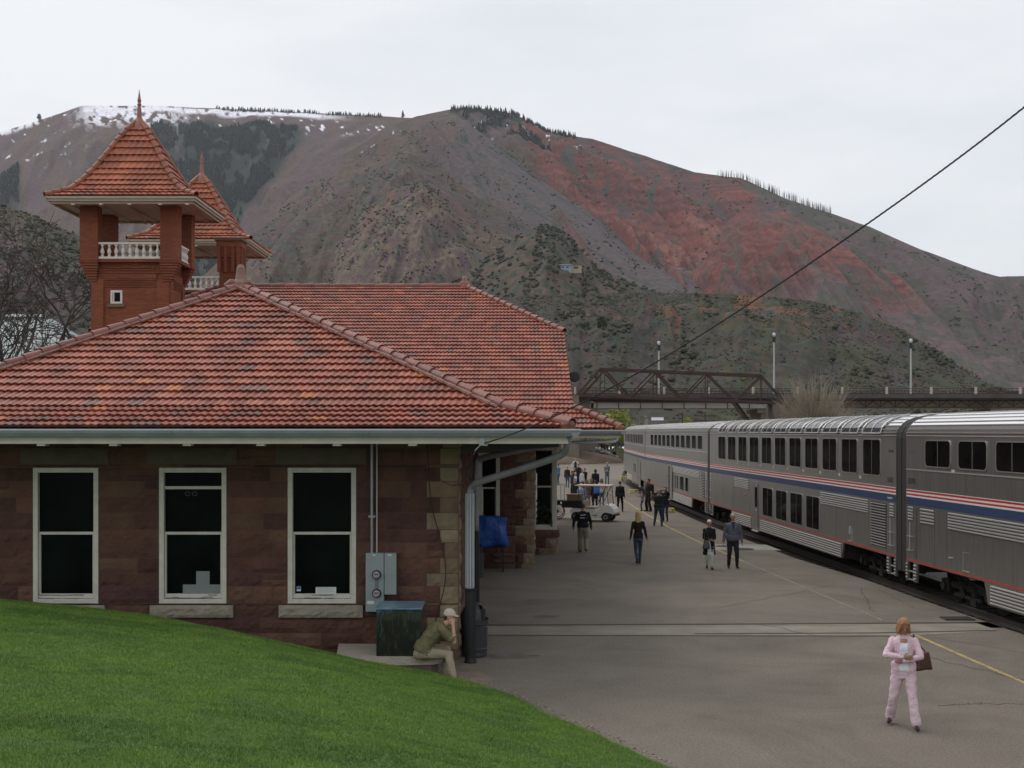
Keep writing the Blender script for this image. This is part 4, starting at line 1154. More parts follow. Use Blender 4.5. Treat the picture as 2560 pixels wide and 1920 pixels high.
ribs(-.81, 24.22, 1.45, 3.25, .076, d1b)
d1c = sp(MB().tube([(-.80, 24.22, -.02), (-.80, 24.22, .1), (-.80, 24.22, 1.36), (-.80, 24.22, 1.43)], [.13, .10, .10, .115], 16), 'drain_pipe', M_spoutb)
d2 = spout(curve3([(.98, 30.3, 4.36), (.95, 30.4, 4.18), (.75, 30.5, 4.1), (0, 30.6, 3.95), (-.75, 30.7, 3.78), (-.88, 30.7, 3.6), (-.88, 30.7, 2.0)], 5), .075, 0)
sp(MB().cyl((-.88, 30.7, -.02), (-.88, 30.7, 2.02), .09, 14), 'drain_pipe', M_spoutb)
d3 = spout(curve3([(3.25, 38.95, 4.4), (3.25, 38.98, 4.22), (3.1, 39.05, 4.13), (2.4, 39.3, 4.11), (1.5, 39.7, 4.08), (1.1, 40.0, 4.07), (.8, 40.6, 4.04)], 5), .055, 0, m=mat('white_pipe', (.55, .57, .6), .4))
d4 = spout([(1.03, 22.75, 4.36), (1.03, 22.75, 4.12)], .035, 0, m=M_gutlip)

# ================================================================== towers
M_brick = None
def brick_mat():
    m = bpy.data.materials.new('red_brick'); m.use_nodes = True
    n, l = m.node_tree.nodes, m.node_tree.links; b = n['Principled BSDF']; b.inputs['Roughness'].default_value = .9; b.inputs['Specular IOR Level'].default_value = .25
    tc = n.new('ShaderNodeTexCoord'); sp_ = n.new('ShaderNodeSeparateXYZ'); ad = n.new('ShaderNodeMath'); ad.operation = 'ADD'
    cb = n.new('ShaderNodeCombineXYZ'); bt = n.new('ShaderNodeTexBrick')
    l.new(tc.outputs['Object'], sp_.inputs[0]); l.new(sp_.outputs['X'], ad.inputs[0]); l.new(sp_.outputs['Y'], ad.inputs[1])
    l.new(ad.outputs[0], cb.inputs[0]); l.new(sp_.outputs['Z'], cb.inputs[1]); l.new(cb.outputs[0], bt.inputs['Vector'])
    bt.inputs['Scale'].default_value = 1.0; bt.inputs['Brick Width'].default_value = .23; bt.inputs['Row Height'].default_value = .075; bt.inputs['Mortar Size'].default_value = .006
    bt.inputs['Color1'].default_value = (.245, .085, .042, 1); bt.inputs['Color2'].default_value = (.19, .062, .034, 1); bt.inputs['Mortar'].default_value = (.13, .06, .045, 1)
    t = n.new('ShaderNodeTexNoise'); t.inputs['Scale'].default_value = 1.2; t.inputs['Detail'].default_value = 6; l.new(tc.outputs['Object'], t.inputs['Vector'])
    mr = n.new('ShaderNodeMapRange'); mr.inputs['To Min'].default_value = .7; mr.inputs['To Max'].default_value = 1.25; l.new(t.outputs['Fac'], mr.inputs['Value'])
    sc = n.new('ShaderNodeVectorMath'); sc.operation = 'SCALE'; l.new(bt.outputs['Color'], sc.inputs[0]); l.new(mr.outputs[0], sc.inputs['Scale'])
    l.new(sc.outputs['Vector'], b.inputs['Base Color'])
    bp = n.new('ShaderNodeBump'); bp.inputs['Strength'].default_value = .4; bp.inputs['Distance'].default_value = .01; l.new(bt.outputs['Fac'], bp.inputs['Height']); bp.invert = True
    l.new(bp.outputs['Normal'], b.inputs['Normal'])
    return m
M_brick = brick_mat()
M_twood = mat('weathered_cream_wood', (.42, .37, .29), .75, c2=(.30, .25, .19), scale=4, stretch=(1, 1, 8))
M_tsof = mat('tower_soffit', (.44, .40, .33), .8, c2=(.36, .32, .26), scale=2)
M_balu = mat('white_baluster', (.68, .66, .6), .6, c2=(.58, .56, .5), scale=8)
def tower(label):
    """origin: centre of the body on the ground; local front is -y"""
    t = empty('bell_tower', (-13.68, 46.2, 0), 0, label, 'tower', 'twin tile roofed towers of the station')
    X0, X1, Y0, Y1 = -1.42, 1.38, -.95, .95          # body
    PX0, PX1, PY0, PY1 = -1.76, 1.75, -1.2, 1.2      # piers outer
    ZC0, ZC1, ZP = 9.62, 10.55, 12.5
    mb = MB(); mb.box(X0, X1, Y0, Y1, 4.0, 10.45)
    mb.box(X0 - .02, X1 + .02, Y0 - .02, Y1 + .02, 10.451, 10.50); mb.box(PX0 + .02, PX1 - .02, PY0 + .05, PY1 - .05, 10.501, 10.62)
    body = mb.build('brick_body', M_brick, t)
    # raised border round the recessed panel, stepped courses at its head
    tr = MB()
    for (f, a, b) in (('f', X0, X1), ('s', Y0, Y1)):
        w_ = b - a
        lo, hi = a + w_ * .16, b - w_ * .16
        def bx(u0, u1, z0, z1, o_):
            if f == 'f': tr.box(u0, u1, Y0 - o_, Y0 - .001, z0, z1)
            else: tr.box(X1 + .001, X1 + o_, u0, u1, z0, z1)
        bx(a, lo, 4.0, 9.9, .06); bx(hi, b, 4.0, 9.9, .06); bx(lo + .002, hi - .002, 9.92, 10.1, .06)
        for k in range(4): bx(lo + .002, hi - .002, 9.90 - .075 * (k + 1) + .03, 9.90 - .075 * k, .075 - .012 * k)
        bx(a, b, 10.12, 10.16, .035); bx(a + .5, b - .5, 10.22, 10.26, .035); bx(a + .5, b - .5, 10.30, 10.345, .05)
    tr.build('panel_border', M_brick, t)
    pw = .64
    for i, (sx, sy) in enumerate(((0, 0), (1, 0), (1, 1), (0, 1))):
        xa = PX0 if sx == 0 else PX1 - pw; ya = PY0 if sy == 0 else PY1 - .5
        xb, yb = xa + pw, ya + .5
        pm = MB().box(xa, xb, ya, yb, ZC1, ZP); 
        pier = pm.build('pier', M_brick, t)
        cm = MB(); N_ = 10
        cxn = X0 + .12 if sx == 0 else X1 - .12; cyn = Y0 + .02 if sy == 0 else Y1 - .02
        for k in range(N_):
            q = k / N_; h0 = ZC1 - (ZC1 - ZC0) * (k + 1) / N_ + .014; h1 = ZC1 - (ZC1 - ZC0) * k / N_ - .014
            s_ = 1 - q ** 1.15
            ax = cxn + (xa - cxn) * s_ - .03; bx_ = cxn + (xb - cxn) * s_ + .03; ay = cyn + (ya - cyn) * s_ - .03; by = cyn + (yb - cyn) * s_ + .03
            cm.box(ax, bx_, ay, by, h0, h1)
            cm.box(ax + .06, bx_ - .06, ay + .06, by - .06, h0 - .028, h0 - .001)
        cm.build('corbel', M_brick, pier)
    # balustrades
    def balus(a, b, n, side):
        rl = MB()
        def pos(u, o_): return (u, o_) if side in 'fb' else (o_, u)
        yy = {'f': PY0 + .14, 'b': PY1 - .14, 'r': PX1 - .16, 'l': PX0 + .16}[side]
        def rb(u0, u1, d, z0, z1):
            if side in 'fb': rl.box(u0, u1, yy - d, yy + d, z0, z1)
            else: rl.box(yy - d, yy + d, u0, u1, z0, z1)
        rb(a, b, .07, 10.622, 10.70); rb(a, b, .075, 11.14, 11.21)
        r = rl.build('balustrade', M_balu, t)
        for k in range(n):
            u = a + (b - a) * (k + .5) / n; c = (u, yy, 0) if side in 'fb' else (yy, u, 0)
            MB().lathe([(.06, 10.70), (.06, 10.75), (.035, 10.77), (.075, 10.86), (.065, 10.93), (.032, 11.02), (.03, 11.06), (.055, 11.08), (.055, 11.14)], c, 10).build('baluster', M_balu, r, smooth=False)
    balus(PX0 + pw + .003, PX1 - pw - .003, 9, 'f'); balus(PX0 + pw + .003, PX1 - pw - .003, 9, 'b'); balus(PY0 + .503, PY1 - .503, 6, 'r'); balus(PY0 + .503, PY1 - .503, 6, 'l')
    # small window in the panel
    wf = MB().box(-.73, -.66, Y0 - .03, Y0 + .02, 9.03, 9.51).box(-.38, -.31, Y0 - .03, Y0 + .02, 9.03, 9.51).box(-.66, -.38, Y0 - .03, Y0 + .02, 9.43, 9.51).box(-.66, -.38, Y0 - .03, Y0 + .02, 9.03, 9.10).box(-.64, -.60, Y0 - .02, Y0 + .01, 9.10, 9.43)
    wf.build('window', M_balu, t); t_w = t.children[-1]
    MB().box(-.60, -.38, Y0 - .012, Y0 - .004, 9.1, 9.43).build('pane', M_glass, t_w)
    MB().bbox(-.82, -.22, Y0 - .09, Y0 - .002, 8.9, 9.02, .01).build('window_sill', mat('brown_sill', (.16, .11, .075), .9), t)
    # eaves: fascia, moulding, soffit with ribs
    ex, ey0, ey1 = 2.54, -2.1, 2.2
    cy_ = (ey0 + ey1) / 2
    fs = MB()
    for (a, b) in (((-ex, ey0), (ex, ey0)), ((ex, ey0), (ex, ey1)), ((ex, ey1), (-ex, ey1)), ((-ex, ey1), (-ex, ey0))):
        d = Vector((b[0] - a[0], b[1] - a[1], 0)).normalized(); nn = Vector((d.y, -d.x, 0))
        for (o_, z0, z1, th) in ((.02, 12.50, 12.66, .05), (.07, 12.585, 12.665, .04), (-.06, 12.42, 12.505, .05)):
            p = Vector((a[0], a[1], 0)) - d * o_ + nn * o_; q = Vector((b[0], b[1], 0)) + d * o_ + nn * o_
            fs.obox(p + Vector((0, 0, (z0 + z1) / 2)), q + Vector((0, 0, (z0 + z1) / 2)), th, z1 - z0)
    fs.build('fascia', M_twood, t)
    sf = MB(); sf.box(-ex + .04, ex - .04, ey0 + .04, ey1 - .04, 12.52, 12.56)
    sfo = sf.build('soffit', M_tsof, t)
    rb = MB()
    for u in (-2.0, -1.0, 0, 1.0, 2.0): rb.box(u - .04, u + .04, ey0 + .05, ey1 - .05, 12.47, 12.518)
    rb.tube([(0, ey0 + .5, 12.47), (0, .2, 12.43), (0, .9, 12.2)], .03, 6)
    rb.build('soffit_rib', M_tsof, sfo)
    for u in (-1.7, -.72, .28, 1.35, 2.3): MB().box(u - .06, u + .06, ey0 - .0, ey0 + .16, 12.385, 12.418).build('bracket', M_balu, t)
    # concave pyramid roof
    global rf
    rf = MB(); rings = [(0, 1.03), (.27, .76), (.62, .62), (1.02, .495), (1.5, .365), (1.98, .245), (2.37, .13), (2.66, .035)]
    zb_ = 12.68; rings = [(h * 1.155, f) for h, f in rings]
    row = 0
    for (h0, f0), (h1, f1) in zip(rings[:-1], rings[1:]):
        c0 = [(-ex * f0, cy_ + (ey0 - cy_) * f0), (ex * f0, cy_ + (ey0 - cy_) * f0), (ex * f0, cy_ + (ey1 - cy_) * f0), (-ex * f0, cy_ + (ey1 - cy_) * f0)]
        c1 = [(-ex * f1, cy_ + (ey0 - cy_) * f1), (ex * f1, cy_ + (ey0 - cy_) * f1), (ex * f1, cy_ + (ey1 - cy_) * f1), (-ex * f1, cy_ + (ey1 - cy_) * f1)]
        n_ = 1
        for k in range(4):
            k2 = (k + 1) % 4
            n_ = face_pts((*c0[k], zb_ + h0), (*c0[k2], zb_ + h0), (*c1[k2], zb_ + h1), (*c1[k], zb_ + h1), s=.31, wv=.22, amp=.018, lift=.06, row0=row, plain=True, seed=k)
        row += n_
    ro = rf.build('roof', M_tile, t, colors=True)
    cp = MB()
    for k, (sx, sy) in enumerate(((-1, 0), (1, 0), (1, 1), (-1, 1))):
        for (h0, f0), (h1, f1) in zip(rings[:-1], rings[1:]):
            yy0 = cy_ + ((ey0 if sy == 0 else ey1) - cy_) * f0; yy1 = cy_ + ((ey0 if sy == 0 else ey1) - cy_) * f1
            caps(cp, (sx * ex * f0, yy0, zb_ + h0), (sx * ex * f1, yy1, zb_ + h1), .10, .36, .05)
    for i in range(len(cp.c)): cp.c[i] = tuple(x * y for x, y in zip(cp.c[i], (1.2, 1.05, .7)))
    cp.build('ridge_caps', M_capc, ro, colors=True)
    MB().lathe([(.28, 2.86), (.21, 3.06), (.14, 3.2), (.125, 3.24), (.10, 3.26), (.075, 3.6), (.055, 3.70), (.085, 3.75), (.05, 3.81), (.075, 3.90), (.05, 4.0), (.015, 4.24), (.004, 4.32)], (0, cy_, zb_), 12).build('finial', M_cap, ro, smooth=False)
    return t
T1 = tower('nearer brick bell tower with white balustrade, small square window and pyramid tile roof')
T2 = copy_tree(T1); T2.location = (-13.83, 56.1, 0)
T2['label'] = 'farther brick bell tower with pyramid tile roof, seen behind the chimney'
# chimney on the main roof
ch = empty('brick_chimney', (-11.2, 50.3, 9), 0, 'tall red brick chimney with corbelled head in front of the farther tower', 'chimney')
mb = MB().box(-.40, .40, -.35, .35, -.5, 2.35).box(-.50, .50, -.45, .45, 2.75, 2.98).box(-.46, .46, -.41, .41, 2.35, 2.749)
for k in range(3): mb.box(-.42 - .02 * k, .42 + .02 * k, -.37 - .02 * k, .37 + .02 * k, 2.05 + .08 * k, 2.12 + .08 * k)
for x in (-.4, -.13, .15, .36):
    mb.box(x - .06, x + .06, -.47, -.36, 1.75, 2.74)
for y in (-.3, 0, .3): mb.box(.41, .50, y - .05, y + .05, 1.75, 2.74)
mb.build('stack', M_brick, ch)
MB().bbox(-.56, .56, -.5, .5, 2.981, 3.12, .02).build('cap', mat('dark_cap', (.07, .055, .05), .9, c2=(.11, .09, .08), scale=4), ch)

# ================================================================== wall fittings
M_box = mat('grey_enamel', (.27, .32, .315), .45, c2=(.235, .28, .275), scale=2)
M_dk = mat('dark_rubber', (.015, .015, .016), .7)
M_steel = mat('galvanised_steel', (.3, .32, .34), .4, metal=.6)
mbx = empty('electric_meter_box', (-2.52, 24.44, 1.5), 0, 'grey double door electric meter box with two round meters on the stone wall', 'meter box')
MB().bbox(-.30, .05, -.17, .0, -.53, .60, .008).build('left_door'.replace('left_', 'meter_'), M_box, mbx)
MB().bbox(.062, .29, -.17, .0, -.2, .60, .008).build('side_door', M_box, mbx)
MB().box(.05, .062, -.16, 0, -.2, .598).build('door_gap', M_dk, mbx)
for z in (.19, -.17):
    m_ = MB().lathe([(.085, -.17), (.09, -.20), (.085, -.22)], (-.085, 0, z), 20, 'y').build('meter', M_dk, mbx)
    MB().lathe([(.07, -.221), (.068, -.27), (.055, -.29), (.02, -.295)], (-.085, 0, z), 20, 'y').build('meter_glass', mat('meter_glass', (.32, .3, .34), .15), m_)
    MB().box(-.125, -.045, -.298, -.292, z + .01, z + .028).build('meter_display', M_dk, m_)
MB().box(-.12, -.05, -.18, -.171, -.08, .1).build('cover_strip', mat('grey_strip', (.15, .17, .17), .5), mbx)
MB().box(-.27, -.14, -.178, -.171, -.38, -.32).box(-.16, -.11, -.178, -.171, .55, .575).box(.13, .21, -.178, -.171, .55, .575).build('paper_label', M_paper, mbx)
cd = MB().cyl((-2.79 + .08, 24.36, 2.10), (-2.79 + .08, 24.36, 4.30), .028, 10)
cd1 = tag(cd.build('conduit_pipe', M_steel), 'thick grey conduit running up the wall from the meter box', 'conduit')
MB().box(-2.77, -2.64, 24.32, 24.44, 2.78, 2.82).build('pipe_strap', M_steel, cd1)
tag(MB().cyl((-2.615, 24.38, 2.10), (-2.615, 24.38, 4.30), .013, 8).build('conduit_pipe', mat('pale_conduit', (.5, .5, .48), .5)), 'thin pale conduit beside the thick one above the meter box', 'conduit')
kx = .00774
tag(MB().tube(curve3([((px - 1280) * kx, 24.40, H - (py - 1078) * kx) for px, py in [(1066, 1104), (1070, 1150), (1074, 1219), (1083, 1282), (1099, 1340), (1112, 1400), (1114, 1440), (1108, 1480), (1091, 1545), (1083, 1570)]], 5), .011, 6).build('black_cable', M_spoutb), 'loose black cable sagging down the stone wall beside the corner', 'cable')
tag(MB().tube(curve3([((px - 1280) * kx, 24.38, H - (py - 1078) * kx) for px, py in [(1096, 1193), (1112, 1206), (1130, 1213), (1150, 1211)]], 4), .006, 5).build('thin_cable', M_spoutb), 'short thin black wire crossing the corner stones near the downspout', 'cable')

# overhead service cable, twisted, from the eave to a pole outside the frame
tw = []
pa, pb = Vector((-.54, 22.56, 4.24)), Vector((8.6, 13.6, 9.9))
A0 = at(1205, 1109, 22.55)
CPX = [1205, 1300, 1435, 1640, 1898, 2164, 2380, 2560, 2800]; CPY = [1109, 1077, 1022, 902, 740, 567, 409, 264, 60]
cc = np.polyfit(CPX, CPY, 4)
mid = []; N_ = 90
xe0, xe1 = A0.x, 9.2                      # straight in plan, from the eave towards a pole behind the camera's right
for i in range(N_ + 1):
    t = i / N_; X_w = xe0 + (xe1 - xe0) * t; Y_w = 22.55 - 9.6 * t
    pxx = 1280 + F * X_w / Y_w
    if pxx > 2900: break
    mid.append(Vector((X_w, Y_w, H - (float(np.polyval(cc, pxx)) - 1078) / F * Y_w)))
mid[0] = A0
wr = MB()
for k in range(3):
    pts = []
    for i in range(len(mid) - 1):
        for q in range(5):
            t = q / 5; p = mid[i].lerp(mid[i + 1], t); a = (i * 5 + q) * .85 + k * 2.094
            pts.append(p + Vector((math.cos(a) * .008, 0, math.sin(a) * .008)))
    wr.tube(pts, .0062, 5)
wr.build('cable_tmp', M_spoutb); cb_ = bpy.data.objects['cable_tmp']; cb_.name = 'overhead_cable'
tag(cb_, 'twisted black overhead cable rising from the station eave across the sky', 'cable')
MB().box(A0.x - .05, A0.x + .05, 22.5, 22.56, 4.2, 4.32).tube([A0, A0 + Vector((-.12, .02, -.12)), A0 + Vector((-.16, .3, -.2))], .012, 6).build('cable_anchor', M_steel, cb_)

# ================================================================== trash cans, pad, transformer, tarp
M_can = mat('dark_grey_plastic', (.028, .031, .034), .5, c2=(.04, .043, .047), scale=3)
def can(x, y, label):
    e = empty('trash_can', (x, y, 0), 0, label, 'trash can', 'domed trash cans by the station wall')
    mb = MB().lathe([(.235, 0), (.25, .03), (.245, .1), (.255, .12), (.26, .62), (.275, .64), (.275, .70)], n=24)
    for z in (.15, .58): mb.lathe([(.258, z), (.27, z + .015), (.258, z + .03)], n=24)
    mb.build('can_body', M_can, e, smooth=False)
    dm = MB()
    N2 = 24; prof = [(.275, .70), (.28, .74), (.262, .84), (.225, .94), (.16, 1.02), (.08, 1.06), (.0, 1.07)]
    vs = []; fs = []
    for (r, h) in prof:
        for k in range(N2): a = 2 * math.pi * k / N2; vs.append((r * math.cos(a), r * math.sin(a), h))
    for i in range(len(prof) - 1):
        for k in range(N2):
            if 1 <= i <= 3 and (k in (1, 2, 0, 23, 22, 21, 20)): continue
            k2 = (k + 1) % N2; fs.append((i * N2 + k, i * N2 + k2, (i + 1) * N2 + k2, (i + 1) * N2 + k))
    dm.add(vs, fs); dm.build('dome_lid', M_can, e, smooth=True)
    MB().lathe([(.22, .60), (.22, .92)], n=20).build('inner_liner', M_spoutb, e)
    return e
c1_ = can(-.74, 24.95, 'near dark domed trash can standing behind the corner downspout')
c2_ = can(-1.12, 38.6, 'farther dark domed trash can standing beside the blue tarp'); 
# concrete pad
pad = MB(); P_ = [(-3.2, 22.9), (-1.95, 22.78), (-1.42, 22.86), (-1.3, 23.0), (-1.28, 24.3), (-3.35, 24.38)]
pad.poly([(x, y, .215) for x, y in P_], (0, 0, .125))
M_padc = mat('pale_concrete', (.36, .315, .255), .9, c2=(.46, .41, .34), scale=2, bump=.5, bscale=25, detail=8)
po = pad.build('concrete_pad', M_padc, fixn=True); tag(po, 'pale concrete slab under the painted utility box beside the wall', 'concrete pad')
MB().poly([(x * .93 - .15, y * .98 + .5, -.3) for x, y in P_], (0, 0, .513)).build('footing', mat('footing_earth', (.16, .12, .09), .95), po, fixn=True)
sheet('dirt_patch', [(-3.1, 24.4), (-3.0, 22.9), (-1.6, 22.2), (-1.0, 22.35), (-.5, 22.1), (-.3, 22.5), (-.55, 23.2), (-.8, 24.0), (-.95, 24.45)], .005, mat('bare_dirt', (.155, .118, .088), .95, c2=(.21, .168, .13), scale=3, bump=.5, detail=8))
# utility transformer painted with aspen trunks and dark undergrowth
def paint_mat():
    m = bpy.data.materials.new('painted_undergrowth'); m.use_nodes = True
    n, l = m.node_tree.nodes, m.node_tree.links; b = n['Principled BSDF']; b.inputs['Roughness'].default_value = .35
    tc = n.new('ShaderNodeTexCoord'); mp_ = n.new('ShaderNodeMapping'); mp_.inputs['Scale'].default_value = (9, 9, 2.5); l.new(tc.outputs['Object'], mp_.inputs[0])
    a = n.new('ShaderNodeTexNoise'); a.inputs['Scale'].default_value = 1.3; a.inputs['Detail'].default_value = 8; a.inputs['Roughness'].default_value = .7; a.inputs['Distortion'].default_value = .6; l.new(mp_.outputs[0], a.inputs['Vector'])
    s_ = n.new('ShaderNodeSeparateXYZ'); l.new(tc.outputs['Object'], s_.inputs[0])
    mr = n.new('ShaderNodeMapRange'); mr.inputs['From Min'].default_value = .62; mr.inputs['From Max'].default_value = .95; mr.inputs['To Min'].default_value = -.12; mr.inputs['To Max'].default_value = .28; l.new(s_.outputs['Z'], mr.inputs['Value'])
    ad = n.new('ShaderNodeMath'); ad.operation = 'ADD'; l.new(a.outputs['Fac'], ad.inputs[0]); l.new(mr.outputs[0], ad.inputs[1])
    r = n.new('ShaderNodeValToRGB'); e = r.color_ramp.elements
    e[0].position = .36; e[0].color = (.004, .006, .003, 1); e[1].position = .86; e[1].color = (.16, .27, .36, 1)
    for p_, c in ((.44, (.012, .02, .008, 1)), (.5, (.03, .045, .018, 1)), (.60, (.012, .022, .012, 1)), (.70, (.05, .10, .13, 1))):
        q = e.new(p_); q.color = c
    l.new(ad.outputs[0], r.inputs['Fac']); l.new(r.outputs['Color'], b.inputs['Base Color'])
    return m
M_mural = paint_mat()
M_muralt = mat('painted_sky', (.22, .36, .46), .3, c2=(.05, .09, .13), scale=3, stretch=(1, 3, 1), detail=8, cw=.5)
tf = empty('utility_box', (-2.07, 23.35, .340), 0, 'box shaped utility transformer painted with dark foliage and a sky blue lid', 'utility box')
MB().bbox(-.41, .41, -.35, .45, 0, .86, .015).build('cabinet', M_mural, tf)
tb = MB(); tb.poly([(-.43, -.40, .862), (-.43, .49, .872), (-.43, .49, .90), (-.43, -.40, .89)], (.86, 0, 0))
tb.build('lid', M_muralt, tf, fixn=True)
tk = MB(); r_ = random.Random(12)
for x in (.18, .26, .33, .37): tk.box(x, x + .007, -.354, -.3505, r_.uniform(.62, .74), .83)
tk.tube([(-.34, -.353, .35), (-.31, -.353, .5), (-.335, -.353, .66), (-.28, -.353, .8)], .006, 5)
tk.build('painted_trunks', mat('painted_dark', (.06, .10, .13), .5), tf)
# blue tarp over a stand
tp = empty('covered_stand', (-.66, 40.1, 0), 0, 'bulky stand wrapped in a bright blue tarpaulin on black legs by the wall', 'covered stand')
M_tarp = mat('blue_tarpaulin', (.012, .065, .30), .42, c2=(.022, .10, .42), scale=3, bump=.9, bscale=5, detail=5)
bm = bmesh.new(); bmesh.ops.create_cube(bm, size=1); bmesh.ops.subdivide_edges(bm, edges=bm.edges[:], cuts=7, use_grid_fill=True)
r_ = random.Random(9)
for v in bm.verts:
    x, y, z = v.co
    k = 1 + .10 * math.sin(x * 9 + z * 4) * (abs(z) < .5) + .05 * math.sin(y * 11 - z * 8)
    ww = .54 + .05 * (-z)
    v.co = Vector((x * 2 * ww * (1 if x < 0 else k) - .03, y * .62 * k + .03 * math.sin(x * 14), .80 + (z + .5) * .95 + .04 * math.sin(x * 7) * (z < -.3) - (0.05 * (x > .3) * (z > .4))))
mb = MB(); mb.bm(bm); mb.build('tarpaulin', M_tarp, tp, smooth=True)
for (x, y) in ((-.42, -.25), (.38, -.25), (-.42, .25), (.38, .25)): MB().box(x - .025, x + .025, y - .025, y + .025, 0, .84).build('leg', M_spoutb, tp)
MB().box(-.42, .38, -.26, .26, .76, .80).build('shelf', M_spoutb, tp)
MB().tube([(-.40, -.36, 1.05), (0, -.40, 1.02), (.42, -.36, 1.12)], .006, 5).build('cord', M_spoutb, tp)

# ================================================================== train
def steel_mat(name, c, c2, rough, metal, sc=(3, 3, .25)):
    m = mat(name, c, rough, metal, c2=c2, scale=3, stretch=sc, detail=8, cw=.6, bump=.12, bscale=1.1)
    return m
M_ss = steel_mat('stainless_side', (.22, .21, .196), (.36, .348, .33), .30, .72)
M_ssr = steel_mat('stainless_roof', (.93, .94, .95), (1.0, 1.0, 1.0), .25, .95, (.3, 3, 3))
M_rib = mat('polished_rib', (.74, .73, .71), .28, metal=.7)
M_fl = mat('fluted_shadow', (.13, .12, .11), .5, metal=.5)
M_tglass = mat('train_glass', (.005, .0045, .0045), .05, spec=.06, c2=(.013, .011, .010), scale=1.5)
M_tglass.node_tree.nodes['Principled BSDF'].inputs['IOR'].default_value = 1.12
M_wfr = mat('window_frame', (.42, .41, .4), .35, metal=.7)
M_red = mat('stripe_red', (.42, .022, .025), .45); M_wht = mat('stripe_white', (.62, .6, .56), .5); M_blu = mat('stripe_blue', (.024, .046, .115), .45)
M_redl = mat('sill_red', (.42, .045, .035), .5)
M_under = mat('underframe_black', (.018, .016, .015), .85, c2=(.035, .03, .027), scale=4)
M_truck = mat('truck_steel', (.008, .007, .0065), .9, c2=(.02, .017, .015), scale=5)
M_diaph = mat('diaphragm_rubber', (.022, .02, .018), .85)
M_plate = mat('pale_plate', (.5, .48, .4), .6)
CL = 25.75
PROF = [(0, .93), (0, 4.26), (-.03, 4.42), (-.11, 4.57), (-.26, 4.70), (-.5, 4.80), (-.95, 4.89), (-1.55, 4.92)]
PROF = PROF + [(-3.1 - y, z) for (y, z) in PROF[-2::-1]]
def extr(mb, prof, x0, x1, cap=True):
    n = len(prof); vs = [(x0, y, z) for y, z in prof] + [(x1, y, z) for y, z in prof]
    fs = [(i, n + i, n + (i + 1) % n, (i + 1) % n) for i in range(n)]
    if cap: fs += [tuple(range(n)), tuple(range(2 * n - 1, n - 1, -1))]
    mb.add(vs, fs); return mb
def rrect(x0, x1, z0, z1, r, n=4):
    pts = []
    for (cx, cz, a0) in ((x1 - r, z1 - r, 0), (x0 + r, z1 - r, 90), (x0 + r, z0 + r, 180), (x1 - r, z0 + r, 270)):
        for k in range(n + 1):
            a = math.radians(a0 + 90 * k / n); pts.append((cx + r * math.cos(a), cz + r * math.sin(a)))
    return pts
def twindow(par, x0, x1, z0, z1, r=.14, div=True):
    o_, i_ = rrect(x0, x1, z0, z1, r), rrect(x0 + .03, x1 - .03, z0 + .03, z1 - .03, r - .02)
    n = len(o_); mb = MB()
    vs = [(x, .001, z) for x, z in o_] + [(x, .022, z) for x, z in o_] + [(x, .022, z) for x, z in i_] + [(x, .004, z) for x, z in i_]
    fs = []
    for k in range(n):
        k2 = (k + 1) % n
        for a in range(3): fs.append((a * n + k, a * n + k2, (a + 1) * n + k2, (a + 1) * n + k))
    mb.add(vs, fs)
    w_ = mb.build('window', M_wfr, par, fixn=True)
    g = MB().poly([(x, .003, z) for x, z in i_], (0, .006, 0)).build('pane', M_tglass, w_, fixn=True)
    if div: MB().box((x0 + x1) / 2 - .015, (x0 + x1) / 2 + .015, .0095, .014, z0 + .04, z1 - .04).build('divider', mat_div, w_)
    return w_
mat_div = mat('window_divider', (.12, .115, .11), .5)
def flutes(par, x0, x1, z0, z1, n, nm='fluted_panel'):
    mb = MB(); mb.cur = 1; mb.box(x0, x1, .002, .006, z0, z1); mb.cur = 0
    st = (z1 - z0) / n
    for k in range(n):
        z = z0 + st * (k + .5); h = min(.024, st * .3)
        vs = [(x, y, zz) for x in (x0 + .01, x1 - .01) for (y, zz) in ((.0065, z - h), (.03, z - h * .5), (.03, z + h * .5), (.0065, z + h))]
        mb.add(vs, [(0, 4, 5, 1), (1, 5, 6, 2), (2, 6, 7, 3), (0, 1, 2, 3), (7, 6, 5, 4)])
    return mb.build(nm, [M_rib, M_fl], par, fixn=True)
def stripes(par):
    for nm, za, zb, m_ in (('red_stripe', 2.80, 2.85, M_red), ('white_stripe', 2.755, 2.80, M_wht), ('red_stripe', 2.71, 2.755, M_red), ('white_stripe', 2.665, 2.71, M_wht), ('blue_stripe', 2.46, 2.665, M_blu), ('white_stripe', 2.85, 2.868, M_wht), ('red_sill_line', .945, .99, M_redl)):
        MB().box(.02, CL - .02, .0005, .0045, za + .0005, zb - .0005).build(nm, m_, par)
